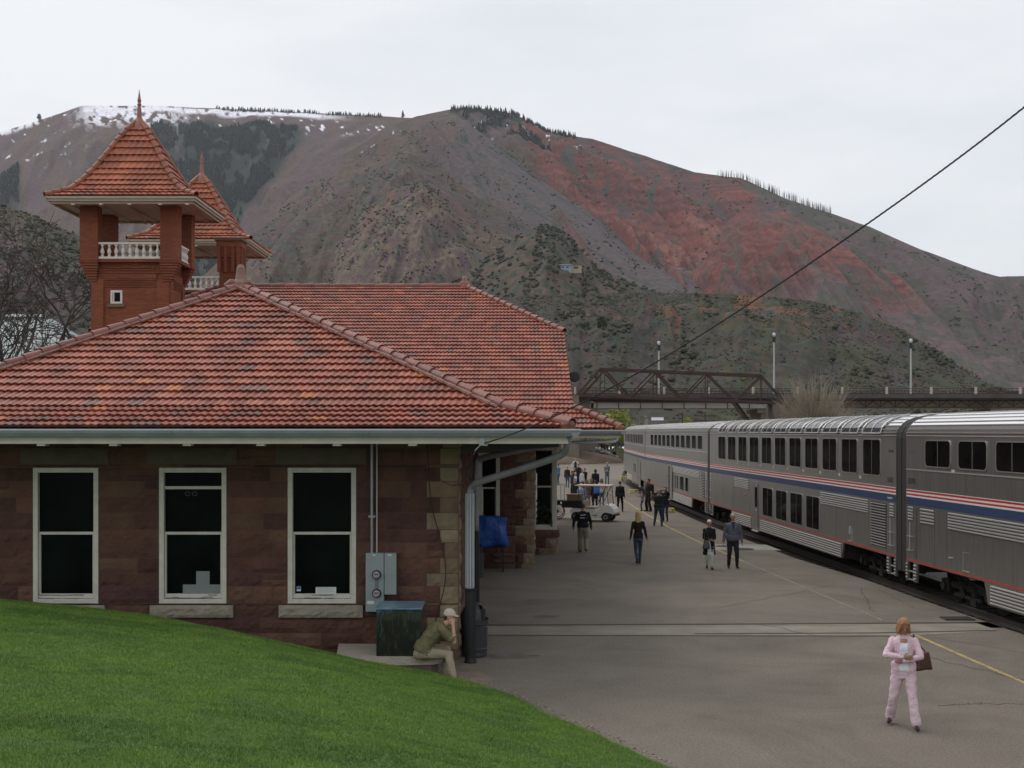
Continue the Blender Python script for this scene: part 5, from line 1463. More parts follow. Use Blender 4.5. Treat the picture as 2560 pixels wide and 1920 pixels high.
def bogie(par, xc):
    b = MB()
    b.bbox(xc - 1.75, xc + 1.75, -.45, -.28, .42, .60, .04); b.bbox(xc - 1.75, xc + 1.75, -2.82, -2.65, .42, .60, .04)
    b.box(xc - .25, xc + .25, -2.7, -.35, .35, .7)
    for dx in (-1.28, 1.28):
        b.bbox(xc + dx - .17, xc + dx + .17, -.34, -.2, .28, .64, .03)
        b.cyl((xc + dx, -.2, .45), (xc + dx, -.12, .45), .11, 12)
        b.cyl((xc + dx, -2.6, .46), (xc + dx, -.5, .46), .08, 10)
    for dx in (-.35, .35):
        for k in range(6): b.lathe([(.12, .3 + k * .06), (.14, .325 + k * .06), (.12, .35 + k * .06)], (xc + dx, -.32, 0), 12)
    b.obox((xc - .9, -.25, .62), (xc + .9, -.25, .82), .05, .06); b.cyl((xc + .15, -.22, .3), (xc + .55, -.22, .85), .045, 8)
    b.obox((xc - .75, -.24, .3), (xc + .75, -.24, .3), .06, .08); b.box(xc - .6, xc - .3, -.3, -.16, .15, .3)
    b.v = [(x, y - .22, z) for (x, y, z) in b.v]
    bo = b.build('bogie', M_truck, par)
    for dx in (-1.28, 1.28):
        for y in (-.78, -2.22):
            w_ = MB(); w_.lathe([(.40, y - .1 + .02), (.46, y - .09), (.46, y - .06), (.44, y - .05), (.435, y + .03), (.36, y + .04), (.34, y + .02), (.14, y + .01), (.13, y + .04), (.05, y + .05)], (xc + dx, 0, .46), 28, 'y')
            w_.build('wheel', M_truck, bo)
def base_car(nm, label, P0, P1):
    P0 = Vector(P0); P1 = Vector(P1); d = P1 - P0
    t = empty(nm, (P0.x, P0.y, .03), math.atan2(d.y, d.x), label, 'train car', 'silver double deck train cars at the platform')
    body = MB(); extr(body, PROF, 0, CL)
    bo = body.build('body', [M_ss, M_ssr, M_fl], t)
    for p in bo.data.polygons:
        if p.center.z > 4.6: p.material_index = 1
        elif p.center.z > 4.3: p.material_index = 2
    # roof ribs
    rr = MB()
    for (y, z) in ((0.0, 4.30), (-.0, 4.38), (-.035, 4.47), (-.10, 4.575), (-.2, 4.665), (-.36, 4.75), (-.6, 4.83), (-.95, 4.895), (-1.35, 4.918)):
        rr.obox((.02, y, z), (CL - .02, y, z), .022, .024)
    rr.build('roof_rib', M_rib, t)
    stripes(t)
    MB().box(.02, CL - .02, .0005, .016, 3.385, 3.415).build('belt_rib', M_rib, t) if 'lounge' not in label else None
    # skirt between the bogies, end steps
    sk = MB()
    sk.poly([(4.75, 0, .931), (4.95, 0, .42), (20.8, 0, .42), (21.0, 0, .931)], (0, -.06, 0))
    for xa, xb in ((.0, .14), (.52, .78)): sk.poly([(xa, 0, .931), (xa, 0, .42), (xb - .06 * (xb > .6), 0, .42), (xb, 0, .931)], (0, -.05, 0)); 
    for xa, xb in ((.0, .14), (.52, .78)): sk.poly([(CL - xa, 0, .931), (CL - xa, 0, .42), (CL - xb + .06 * (xb > .6), 0, .42), (CL - xb, 0, .931)], (0, -.05, 0))
    sk.build('skirt', M_ss, t, fixn=True)
    un = MB().box(.3, CL - .3, -2.9, -.2, .86, .928).box(5.0, 20.75, -3.1, -.061, .40, .859)
    un.box(8.6, 8.8, -2.4, -.6, .3, .41)
    un.build('underframe', M_under, t)
    for s_ in (0, 1):
        f = (lambda x: x) if s_ == 0 else (lambda x: CL - x)
        st = MB()
        for z in (.44, .66): a, b = sorted((f(.14), f(.52))); st.box(a, b, -.10, -.02, z, z + .025)
        for z in (1.25, 1.62): a, b = sorted((f(.18), f(.5))); st.obox((a, .06, z), (b, .06, z), .02, .02); st.box(a, a + .02, .001, .06, z - .01, z + .01); st.box(b - .02, b, .001, .06, z - .01, z + .01)
        a = f(.36); st.obox((a, .05, 1.28), (a, .05, 2.0), .02, .02)
        st.build('grab_ladder', M_rib, t)
        x0, x1 = sorted((f(.0), f(-.352)))
        dp = MB(); extr(dp, [(y * .985 - .02, (z - 2.9) * .985 + 2.9 + (0 if z > 1 else -.35)) for y, z in PROF], x0 + .001, x1 - .001)
        dp.build('diaphragm', M_diaph, t, fixn=True)
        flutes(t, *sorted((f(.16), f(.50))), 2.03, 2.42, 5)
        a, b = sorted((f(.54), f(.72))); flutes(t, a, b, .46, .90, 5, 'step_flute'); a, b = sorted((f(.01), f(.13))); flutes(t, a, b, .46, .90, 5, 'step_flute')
    bogie(t, 2.85); bogie(t, CL - 2.85)
    return t
def grille(par, x0, x1, z0, z1, n=16):
    mb = MB(); mb.cur = 1; mb.box(x0, x1, .001, .004, z0, z1); mb.cur = 0
    for k in range(n):
        z = z0 + (z1 - z0) * (k + .5) / n
        mb.obox((x0 + .02, .02, z), (x1 - .02, .02, z), .03, (z1 - z0) / n * .32)
    return mb.build('louvre_grille', [M_rib, M_under], par)
def seams(par, xs, z0=1.0, z1=2.44):
    mb = MB()
    for x in xs: mb.box(x, x + .012, .0006, .003, z0, z1)
    mb.build('panel_seam', M_fl, par)
def door(par, x0, x1, open_=False, dark=None):
    mb = MB(); mb.box(x0 - .04, x0, .001, .02, .42, 2.40).box(x1, x1 + .04, .001, .02, .42, 2.40).box(x0, x1, .001, .02, 2.36, 2.40)
    fr = mb.build('door', M_wfr, par)
    if open_:
        MB().box(x0, x1, .001, .0045, .42, 2.36).build('doorway_shade', M_under, fr)  # flat black sheet, paints in the shade inside the open doorway
        MB().box(x0 - .9, x0 - .06, .03, .06, .5, 2.35).build('door_leaf', M_ss, fr)
    else:
        MB().box(x0, x1, .001, .006, .42, 2.36).build('door_leaf', M_ss, fr)
        MB().box(x0 + .25, x1 - .22, .0065, .012, 1.35, 2.15).build('door_glass', M_tglass, fr)
        MB().box(x0 + .02, x0 + .06, .007, .03, .5, 2.3).build('door_seal', M_under, fr)
        MB().box(x0 + .15, x0 + .4, .02, .06, 1.22, 1.26).build('door_handle', M_rib, fr)
    MB().bbox(x0 - .02, x1 + .02, .0, .1, .36, .41, .01).build('step_edge', M_rib, par)
    return fr
def writing(par, txt, x, z, size, m, y=.006):
    cu = bpy.data.curves.new('lettering', 'FONT'); cu.body = txt; cu.size = size; cu.extrude = .001
    to = bpy.data.objects.new('lettering', cu); COL.objects.link(to)
    dg = bpy.context.evaluated_depsgraph_get()
    me = bpy.data.meshes.new_from_object(to.evaluated_get(dg))
    bpy.data.objects.remove(to); me.materials.clear(); me.materials.append(m)
    o = bpy.data.objects.new('lettering', me); COL.objects.link(o); o.parent = par
    o.matrix_local = Matrix(((-1, 0, 0, x), (0, 0, 1, y), (0, 1, 0, z), (0, 0, 0, 1)))
    return o
M_num = mat('dark_lettering', (.035, .034, .036), .6)
def P(Y, off=0): return (trackx(Y), Y, 0)
# car 1 (nearest, runs out of the frame)
c1 = base_car('train_car', 'nearest silver sleeping car, cut off by the right edge of the photo', P(8.3), P(34.05))
for i in range(11):
    a = CL - 1.3 - 2.03 * i - 1.6; twindow(c1, a, a + 1.6, 3.49, 4.20)
flutes(c1, CL - 12.5, CL - 2.75, 1.98, 2.42, 6); flutes(c1, CL - 1.88, CL - 1.0, 2.0, 2.42, 5); flutes(c1, 4.95, CL - 5.1, .44, .9, 6, 'skirt_flute')
seams(c1, [CL - .55, CL - .95, CL - 1.9, CL - 2.65, CL - 6.2, CL - 9]); seams(c1, [CL - 1.6 - 2.2 * k for k in range(5)], 2.88, 3.38)
hb = MB().box(CL - 3.95, CL - 3.6, .001, .02, 1.04, 1.06).box(CL - 3.95, CL - 3.6, .001, .006, 1.5, 1.51).box(CL - 3.61, CL - 3.6, .001, .006, 1.06, 1.5).box(CL - 3.0, CL - 2.8, .001, .03, 1.28, 1.31)
hb.build('access_hatch', M_rib, c1)
MB().box(CL - .75, CL - .62, .001, .012, 1.05, 2.4).build('vent_panel', M_fl, c1)
MB().box(CL - 3.12, CL - 2.95, .001, .012, 3.38, 3.47).build('number_plate', M_plate, c1)
writing(c1, '32092', CL - .10, 3.02, .22, M_num)
writing(c1, 'Amtrak', CL - .25, 3.85, .11, mat('faint_lettering', (.14, .13, .13), .6))
# car 2: lounge with roof glass
c2 = base_car('train_car', 'silver lounge car with tall windows and curved roof glass, second from the right', P(34.75), P(60.45))
c2['label'] = 'silver lounge car with tall windows and curved glass panels along its roof edge'
for i in range(11):
    a = 1.25 + 2.09 * i; twindow(c2, a, a + 1.58, 3.13, 4.20, .12)
    fr = MB(); gl = MB(); arc = [(-.015, 4.36), (-.06, 4.50), (-.17, 4.63), (-.34, 4.735), (-.56, 4.81), (-.85, 4.87)]
    off = .035
    ncol = 2
    for j in range(ncol):
        x0 = a + .02 + j * (1.6 / ncol); x1 = x0 + 1.6 / ncol - .05
        vs = [(x, y + off * .75, z + off * .6) for x in (x0, x1) for (y, z) in arc]; n = len(arc)
        gl.add(vs, [(k, n + k, n + k + 1, k + 1) for k in range(n - 1)])
    for x in (a - .03, a + 1.61):
        fr.tube([(x, y + off * .9, z + off * .8) for y, z in arc], .03, 6)
    fr.tube([(a + .8, y + off * .9, z + off * .8) for y, z in arc], .016, 6)
    fr.tube([(a - .03, .02, 4.36), (a + 1.61, .02, 4.36)], .02, 6)
    f_ = fr.build('roof_window', M_wfr, c2); gl.build('roof_pane', mat('roof_glass', (.02, .02, .022), .12, spec=.9) if i == 0 else bpy.data.materials['roof_glass'], f_, fixn=True)
for i in range(4): twindow(c2, 7.35 + 2.09 * i, 7.35 + 2.09 * i + 1.62, 1.08, 2.22, .1)
flutes(c2, 2.35, 7.2, 2.0, 2.42, 6); flutes(c2, 17.6, 20.3, 2.0, 2.42, 6); flutes(c2, 4.95, 15.6, .44, .9, 6, 'skirt_flute'); flutes(c2, 17.2, 20.8, .44, .9, 6, 'skirt_flute')
grille(c2, .80, 2.1, 1.12, 2.38); door(c2, 15.9, 16.75); seams(c2, [.76, 2.2, 5.5, 17.5, 20.5, 22.6, 24.3]); seams(c2, [8.5, 12, 15, 19], 2.88, 3.1)
MB().box(3.9, 4.3, .001, .02, 1.03, 1.05).box(3.9, 3.91, .001, .01, 1.05, 1.45).box(4.05, 4.12, .001, .03, 1.25, 1.5).build('access_hatch', M_rib, c2)
pm = MB()
for i in range(1, 11): pm.box(1.25 + 2.09 * i - .33, 1.25 + 2.09 * i - .18, .001, .012, 3.0, 3.09)
pm.build('number_plate', M_plate, c2)
MB().cyl((18.2, .001, 1.75), (18.2, .04, 1.75), .05, 10).build('marker_light', mat('amber_lens', (.6, .16, .05), .3), c2)
writing(c2, '33005', .72, 3.0, .19, M_num); writing(c2, 'Superliner', .70, 2.53, .10, M_wht); writing(c2, 'Amtrak', .60, 3.83, .13, M_num)
# coaches
c3 = base_car('train_car', 'silver coach with an open dark doorway, third car along the train', P(61.1), P(86.7))
c3['label'] = 'silver coach behind the glass roofed lounge car, with a tall open dark doorway'
for i in range(11): twindow(c3, 1.55 + 1.96 * i, 1.55 + 1.96 * i + 1.45, 3.49, 4.22, .12, False)
for x0, x1 in ((6.2, 7.2), (7.8, 9.2), (9.9, 10.4), (10.8, 11.2)): twindow(c3, x0, x1, 1.15, 1.95, .08, False)
door(c3, 13.0, 13.95, True); grille(c3, .9, 2.1, 1.12, 2.38); flutes(c3, 2.4, 12.2, 2.05, 2.4, 5); flutes(c3, 4.95, 12.0, .44, .9, 6, 'skirt_flute'); seams(c3, [14.6, 16.5, 18, 20, 22])
MB().cyl((14.4, .001, 1.75), (14.4, .05, 1.75), .07, 10).build('marker_light', bpy.data.materials['amber_lens'], c3)
c4 = base_car('train_car', 'far silver coach, fourth car, shown narrow beside the previous coach', P(87.3), P(112.9))
c4['label'] = 'farthest silver coach seen, narrow at the left end of the train where the line bends'
for i in range(11): twindow(c4, 1.9 + 2.0 * i, 1.9 + 2.0 * i + 1.45, 3.49, 4.22, .12, False)
twindow(c4, 9.4, 10.6, 1.2, 1.95, .08, False); twindow(c4, 11.0, 12.0, 1.2, 1.95, .08, False)
door(c4, 4.0, 4.9, False); MB().box(6.9, 7.15, .001, .01, .45, 2.4).build('door_gap', M_under, c4)  # the gap is a flat dark strip, painted shade of a doorway
flutes(c4, 14, 20.8, .44, .9, 6, 'skirt_flute')

# timber plank and yellow step stools along the train
tag(MB().bbox(10.2, 10.9, 29.6, 30.1, -.19, .03, .02).bbox(10.55, 11.3, 28.5, 29.4, -.19, .0, .02).build('timber_block', mat('dark_timber', (.02, .018, .016), .8)), 'dark timber blocks beside the rails at the end of the concrete crossing', 'timber')
M_ystool = mat('yellow_plastic', (.58, .47, .06), .5)
def stool():
    s_ = empty('step_stool', (0, 0, 0), 0, 'yellow step stool', 'step stool', 'yellow boarding stools beside the train')
    MB().bbox(-.30, .30, -.19, .19, .21, .25, .015).build('tread', M_ystool, s_)
    for (x, y) in ((-1, -1), (1, -1), (1, 1), (-1, 1)):
        MB().obox((x * .27, y * .16, .21), (x * .34, y * .22, 0), .05, .05).build('leg', M_ystool, s_)
    MB().obox((-.32, -.2, .06), (.32, -.2, .06), .03, .04).obox((-.32, .2, .06), (.32, .2, .06), .03, .04).obox((-.33, -.2, .061), (-.33, .2, .061), .03, .04).obox((.33, -.2, .061), (.33, .2, .061), .03, .04).build('brace', M_ystool, s_)
    return s_
stl = [(1559, 1197.5, 'farthest yellow step stool, beside the last coach seen', 0.1), (1584, 1232.5, 'yellow step stool standing alone on the yellow line side of the dark doorway', .05), (1670.5, 1281.5, 'yellow step stool partly hidden behind the people by the open coach door', .1)]
s0 = stool()
for i, (px, py, lb, rz) in enumerate(stl):
    s_ = s0 if i == 0 else copy_tree(s0)
    s_.location = gnd(px, py); s_.rotation_euler.z = rz; s_['label'] = lb

# ================================================================== people
def capsule(V, F_, G, a, ra, b, rb, reg, sq=1.0, n=12, up=None):
    a, b = Vector(a), Vector(b); d = b - a; L_ = d.length
    if L_ < 1e-5: d = Vector((0, 0, 1)); L_ = 1e-5
    d.normalize(); ref = Vector(up) if up else (Vector((0, 1, 0)) if abs(d.y) < .9 else Vector((1, 0, 0)))
    s_ = d.cross(ref).normalized(); t_ = s_.cross(d).normalized()
    prof = []
    for k in range(4): t = math.pi / 2 * (1 - k / 4); prof.append((a - d * ra * math.sin(t), ra * math.cos(t)))
    m_ = max(2, int(L_ / .05))
    for k in range(m_ + 1): prof.append((a.lerp(b, k / m_), ra + (rb - ra) * k / m_))
    for k in range(1, 5): t = math.pi / 2 * (k / 4); prof.append((b + d * rb * math.sin(t), rb * math.cos(t)))
    base = len(V)
    for (c, r) in prof:
        for k in range(n):
            an = 2 * math.pi * k / n; V.append(c + s_ * (r * math.cos(an)) + t_ * (r * sq * math.sin(an))); G.append(reg)
    for i in range(len(prof) - 1):
        for k in range(n):
            k2 = (k + 1) % n; F_.append((base + i * n + k, base + i * n + k2, base + (i + 1) * n + k2, base + (i + 1) * n + k))
    F_.append(tuple(base + k for k in range(n - 1, -1, -1))); F_.append(tuple(base + (len(prof) - 1) * n + k for k in range(n)))
def loft(V, F_, G, rings, reg, n=20):
    """rings: (centre, ax, ay, rx, ry) ellipses"""
    base = len(V)
    for i, (c, ax, ay, rx, ry) in enumerate(rings):
        for k in range(n):
            an = 2 * math.pi * k / n; co, si = math.cos(an), math.sin(an)
            co = math.copysign(abs(co) ** .85, co); si = math.copysign(abs(si) ** .85, si)
            V.append(c + ax * (rx * co) + ay * (ry * si)); G.append(reg if not isinstance(reg, list) else reg[i])
    for i in range(len(rings) - 1):
        for k in range(n):
            k2 = (k + 1) % n; F_.append((base + i * n + k, base + i * n + k2, base + (i + 1) * n + k2, base + (i + 1) * n + k))
    F_.append(tuple(base + k for k in range(n - 1, -1, -1))); F_.append(tuple(base + (len(rings) - 1) * n + k for k in range(n)))
def ik(a, c, l1, l2, pole):
    a, c, pole = Vector(a), Vector(c), Vector(pole); d = c - a; D = min(d.length, (l1 + l2) * .999); d.normalize(); c = a + d * D
    x = (l1 * l1 - l2 * l2 + D * D) / (2 * D); h = math.sqrt(max(l1 * l1 - x * x, 0))
    p = pole - d * pole.dot(d); p.normalize()
    return a + d * x + p * h, c
SKIN = mat('skin', (.42, .235, .165), .55, c2=(.47, .27, .19), scale=9)
SKIN2 = mat('tanned_skin', (.33, .165, .11), .55, c2=(.37, .19, .125), scale=9)
DARKEYE = mat('eye_dark', (.02, .015, .012), .3)
_cm = {}
def cmat(c, rough=.85):
    k = (c, rough)
    if k not in _cm: _cm[k] = mat('cloth_%d' % (len(_cm) + 1), c, rough, c2=tuple(min(1, x * 1.3 + .004) for x in c), scale=7, bump=.35, bscale=45, detail=6, spec=.2); _cm[k].name = 'fabric'
    return _cm[k]
TS = bpy.data.scenes.new('workbench')      # a side scene, so that evaluating one body does not touch the rest
from mathutils import noise as mnoise
def remesh(V, F_, voxel, name):
    me = bpy.data.meshes.new('tmp'); me.from_pydata([tuple(v) for v in V], [], F_)
    o = bpy.data.objects.new('tmp', me); TS.collection.objects.link(o)
    m = o.modifiers.new('r', 'REMESH'); m.mode = 'VOXEL'; m.voxel_size = voxel; m.use_smooth_shade = True
    m2 = o.modifiers.new('s', 'SMOOTH'); m2.iterations = 3; m2.factor = .5
    with bpy.context.temp_override(scene=TS, view_layer=TS.view_layers[0]):
        dg = bpy.context.evaluated_depsgraph_get()
    out = bpy.data.meshes.new_from_object(o.evaluated_get(dg)); out.name = name
    bpy.data.objects.remove(o); bpy.data.meshes.remove(me)
    return out
def person(loc, rz, h, label, top=(.05, .05, .06), legs=(.03, .05, .1), shoe=(.02, .018, .016), hair=('short', (.05, .03, .02)), skin=None,
           pelvis=(0, 0, .92), lean=0, hunch=0, headp=0, heady=0, feet=None, hands=None, poles=None, bulk=1.0, female=False, sleeve='long', coat=None,
           opening=None, inner=(.6, .6, .6), voxel=.02, legw=1.0, group=None, hip_w=1.0, fingers=True, stripe=None, foot_dir=None, grip=0, face_down=0, toe=None, skinv=False):
    e = empty('person', loc, rz, label, 'person', group); s_ = h / 1.75
    V, F_, G = [], [], []
    T_, L_, S_, K_, I_ = 0, 1, 2, 3, 4     # top, legs, shoe, skin, inner
    pv = Vector(pelvis)
    def sp_(z, y=0, x=0):
        """point on the spine frame at standing height z"""
        t = z - .92; a = lean + hunch * max(0, t / .55) * .5
        p = pv + Vector((0, math.sin(a) * t, math.cos(a) * t))
        la = lean + hunch * max(0, min(1.1, t / .55))
        fw = Vector((0, math.cos(la), -math.sin(la)))
        return p + fw * y + Vector((x, 0, 0)), fw
    X_ = Vector((1, 0, 0))
    w_ = .92 if female else 1.0
    rg = [(.80, .125, .10, T_ if coat else L_), (.88, .165 * hip_w, .115, T_ if coat else L_), (.95, .165 * hip_w, .118, L_ if not coat else T_), (.97, .162 * hip_w, .118, T_), (1.04, .15 * w_, .112, T_), (1.15, .155 * w_, .115, T_), (1.27, .178 * w_, .124, T_), (1.36, .185 * w_, .118, T_), (1.42, .17 * w_, .10, T_), (1.465, .115 * w_, .08, T_), (1.49, .07, .065, T_)]
    rings = []
    for (z, rx, ry, g_) in rg:
        c, fw = sp_(z, .006); b_ = bulk if z < 1.45 else 1 + (bulk - 1) * .4
        rings.append((c, X_, fw, rx * b_, ry * b_))
    loft(V, F_, G, rings, [g_ for *_, g_ in rg])
    if coat:   # long coat: flared skirt of cloth down to coat height
        rr = []
        for k in range(13):
            t = k / 12; z = 1.02 + (coat - 1.02) * t; c, fw = sp_(max(z, .92)); c = Vector((c.x, c.y, z if pelvis[2] > .8 else c.z)); rr.append((c, X_, Vector((0, 1, 0)), (.168 + .05 * t) * bulk, (.13 + .03 * t) * bulk))
        loft(V, F_, G, rr[::-1], T_, 44)
    else:      # hem of the top
        rr = []
        for z, k in ((.915, 1.03), (.93, 1.06), (.95, 1.07), (.98, 1.07), (1.01, 1.06), (1.05, 1.03)): c, fw = sp_(z); rr.append((c, X_, fw, .166 * k * bulk * hip_w, .122 * k * bulk))
        loft(V, F_, G, rr, T_, 36)
    # neck and head
    nb, fw = sp_(1.46, .0); nt, _ = sp_(1.56, .015 + .03 * (headp > .3))
    capsule(V, F_, G, nb, .06, nt, .054, K_)
    hc = nt + Vector((0, .012, .085)) + Vector((0, math.sin(headp) * .03, 0))
    HR = Matrix.Rotation(heady, 3, 'Z') @ Matrix.Rotation(-headp, 3, 'X')
    def hp_(x, y, z): return hc + HR @ Vector((x, y, z))
    hx, hy, hz_ = HR @ Vector((1, 0, 0)), HR @ Vector((0, 1, 0)), HR @ Vector((0, 0, 1))
    hr = [(-.105, .03, .035, .035), (-.085, .045, .05, .02), (-.05, .062, .075, .008), (0, .073, .092, 0), (.04, .076, .096, -.004), (.08, .066, .084, -.008), (.105, .045, .058, -.01), (.118, .012, .02, -.01)]
    loft(V, F_, G, [(hp_(0, y0, z), hx, hy, rx, ry) for (z, rx, ry, y0) in hr], K_, 16)
    capsule(V, F_, G, hp_(0, .088, .005), .010, hp_(0, .104, -.025), .014, K_)          # nose
    capsule(V, F_, G, hp_(-.03, .078, .024), .012, hp_(.03, .078, .024), .012, K_)        # brow
    capsule(V, F_, G, hp_(-.018, .076, -.055), .010, hp_(.018, .076, -.055), .010, K_)    # lips
    for sx in (-1, 1): capsule(V, F_, G, hp_(sx * .076, -.005, .012), .014, hp_(sx * .074, -.002, -.022), .010, K_, .6)
    # legs
    feet = feet or [(-.10, .0), (.10, .0)]
    for i, sx in enumerate((-1, 1)):
        hip = pv + Vector((sx * .088 * hip_w, 0, -.02)); f = feet[i]; ank = Vector((f[0], f[1], (f[2] if len(f) > 2 else 0) + .085))
        kn, ank = ik(hip, ank, .425, .415, (sx * .08, 1, 0.02))
        capsule(V, F_, G, hip, .094 * legw, kn, .066 * legw, L_, 1.0); capsule(V, F_, G, kn, .064 * legw, ank + Vector((0, 0, .02)), .048 * legw * (1.4 if legw > 1.15 else 1), L_)
        sh = (ank - kn).normalized()
        fd = Vector((foot_dir[i] if foot_dir else (sx * .18), 1, 0)).normalized()
        low = ank + Vector((0, 0, -.045)); pit = toe[i] if toe else 0
        capsule(V, F_, G, low - fd * .045, .036, low + fd * .13 + Vector((0, 0, pit)), .032, S_, .8)
        capsule(V, F_, G, low + fd * .12 + Vector((0, 0, pit)), .038, low + fd * .15 + Vector((0, 0, pit * 1.1)), .034, S_, .8); capsule(V, F_, G, ank, .045, low, .04, S_)
    # arms
    hands = hands or [(-.25, .03, .83), (.25, .03, .83)]
    for i, sx in enumerate((-1, 1)):
        sh, fw = sp_(1.405, 0, sx * .178 * w_ * (1 + (bulk - 1) * .5))
        tgt = Vector(hands[i]); pole = Vector(poles[i]) if poles else Vector((sx * .5, -1, -.1))
        el, wr = ik(sh, tgt, .295, .265, pole)
        ab = 1 + (bulk - 1) * .5; th = 1.12 if top and sleeve == 'long' else 1.0
        if sleeve == 'long':
            capsule(V, F_, G, sh, .057 * ab, el, .05 * ab, T_); capsule(V, F_, G, el, .049 * ab, wr, .036 * ab, T_)
        else:
            m_ = sh.lerp(el, .8); capsule(V, F_, G, sh, .068 * ab, m_, .064 * ab, T_); capsule(V, F_, G, m_, .046, el, .043, K_); capsule(V, F_, G, el, .041, wr, .03, K_)
        d = (wr - el).normalized(); up_ = Vector((sx, 0, 0)); up_ = (up_ - d * up_.dot(d)); up_ = up_.normalized() if up_.length > .1 else Vector((0, 1, 0))
        side = d.cross(up_).normalized()
        pal = wr + d * .075; capsule(V, F_, G, wr, .027, pal, .033, K_, .55, up=up_)
        if fingers:
            bend = -up_ * (1.0 if not grip else 2.0)
            for k in range(4):
                o_ = (k - 1.5) * .019; Lf = (.062, .074, .070, .055)[k]; a0 = pal + side * o_ + d * .01
                a1 = a0 + (d * .85 + bend * .22).normalized() * Lf * .55; a2 = a1 + (d * .7 + bend * .5).normalized() * Lf * .5
                rr_ = .0095 if voxel < .015 else .013
                capsule(V, F_, G, a0, rr_, a1, rr_ * .92, K_, n=8); capsule(V, F_, G, a1, rr_ * .92, a2, rr_ * .8, K_, n=8)
            th0 = wr + d * .03 + side * -.026 * 1; th1 = th0 + (d * .6 - side * .6 + bend * .2).normalized() * .04; capsule(V, F_, G, th0, .012, th1, .011, K_, n=8); capsule(V, F_, G, th1, .011, th1 + (d * .9 - side * .2).normalized() * .028, .009, K_, n=8)
    out = remesh(V, F_, voxel, 'body')
    kd = kdtree.KDTree(len(V))
    for i, v in enumerate(V): kd.insert(v, i)
    kd.balance()
    out.materials.clear()
    for m_ in (cmat(top), cmat(legs), cmat(shoe, .5), skin or SKIN, cmat(inner), cmat(stripe or top)): out.materials.append(m_)
    nvv = len(out.vertices)
    CO = np.empty(nvv * 3, np.float32); out.vertices.foreach_get('co', CO); CO = CO.reshape(-1, 3)
    NO = np.array([tuple(n.vector) for n in out.vertex_normals]) if hasattr(out, 'vertex_normals') else np.zeros_like(CO)
    vr = [G[kd.find(c)[1]] for c in CO.tolist()]
    for i in range(nvv):
        if vr[i] in (0, 1):
            x, y, z = CO[i]
            n_ = mnoise.noise(Vector((x * 7 + z * 4, y * 7, z * 11))) * .011 + mnoise.noise(Vector((x * 22, y * 22, z * 30 + x * 14))) * .0045
            CO[i] += NO[i] * n_ * (.7 if voxel > .02 else 1)
    out.vertices.foreach_set('co', CO.ravel()); out.update()
    ci, fwc = sp_(1.2)
    for p in out.polygons:
        g_ = vr[p.vertices[0]]; c = p.center
        if g_ == 0 and opening:
            z0, z1, w0, w1 = opening
            if z0 < c.z < z1 and ci.y + .02 < c.y < ci.y + (.152 * bulk if not coat else .3):
                w__ = w0 + (w1 - w0) * (c.z - z0) / (z1 - z0)
                if abs(c.x) < w__: g_ = 4 if c.z < z1 - .07 or not skinv else 3
        if g_ == 0 and stripe and int(c.z / .07) % 2 == 0: g_ = 5
        p.material_index = g_
    ob = bpy.data.objects.new('body', out); COL.objects.link(ob); ob.parent = e; ob.scale = (s_, s_, s_)
    # hair
    def child(nm, V2, F2, m_, vox=None):
        me = remesh(V2, F2, vox or max(.012, voxel * .8), nm); me.materials.clear(); me.materials.append(m_)
        c_ = bpy.data.objects.new(nm, me); COL.objects.link(c_); c_.parent = e; c_.scale = (s_, s_, s_); return c_
    st, hc_ = hair; V2, F2, G2 = [], [], []
    hm = mat('hair', hc_, .6, c2=tuple(x * 1.5 + .01 for x in hc_), scale=12, stretch=(4, 4, 1), bump=.6, bscale=60); nm = 'hair'
    if st in ('short', 'grey'):
        loft(V2, F2, G2, [(hp_(0, y0, z), hx, hy, rx, ry) for (z, rx, ry, y0) in ((-.05, .05, .045, -.05), (-.01, .078, .075, -.03), (.035, .084, .088, -.014), (.08, .077, .092, -.010), (.115, .055, .068, -.01), (.131, .02, .03, -.01))], 0)
    elif st == 'long':
        loft(V2, F2, G2, [(hp_(0, y0, z), hx, hy, rx, ry) for (z, rx, ry, y0) in ((-.34, .04, .03, -.085), (-.28, .085, .045, -.075), (-.15, .10, .06, -.06), (-.06, .10, .07, -.045), (.02, .096, .088, -.028), (.08, .086, .094, -.014), (.12, .058, .072, -.012), (.138, .02, .03, -.01))], 0)
    elif st == 'bob':
        loft(V2, F2, G2, [(hp_(0, y0, z), hx, hy, rx, ry) for (z, rx, ry, y0) in ((-.15, .085, .05, -.035), (-.11, .112, .072, -.03), (-.05, .116, .082, -.03), (.02, .108, .090, -.024), (.08, .09, .096, -.010), (.125, .058, .07, -.01), (.14, .02, .03, -.01))], 0)
        for sx in (-1, 1): capsule(V2, F2, G2, hp_(sx * .05, .075, .095), .022, hp_(sx * .092, .045, -.10), .026, 0)
    elif st == 'cap':
        nm = 'cap'
        loft(V2, F2, G2, [(hp_(0, y0, z), hx, hy, rx, ry) for (z, rx, ry, y0) in ((.025, .086, .103, -.004), (.06, .087, .103, -.004), (.10, .076, .09, -.006), (.135, .045, .055, -.01), (.145, .012, .015, -.01))], 0)
        for k in range(3): capsule(V2, F2, G2, hp_(-.045, .095 + .026 * k, .034 - .004 * k), .011, hp_(.045, .095 + .026 * k, .034 - .004 * k), .011, 0)
    elif st == 'hood':
        nm = 'hood'
        loft(V2, F2, G2, [(hp_(0, y0, z), hx, hy, rx, ry) for (z, rx, ry, y0) in ((-.12, .09, .08, -.03), (-.05, .105, .1, -.03), (.02, .105, .105, -.03), (.08, .09, .1, -.02), (.13, .05, .06, -.02), (.145, .01, .02, -.02))], 0)
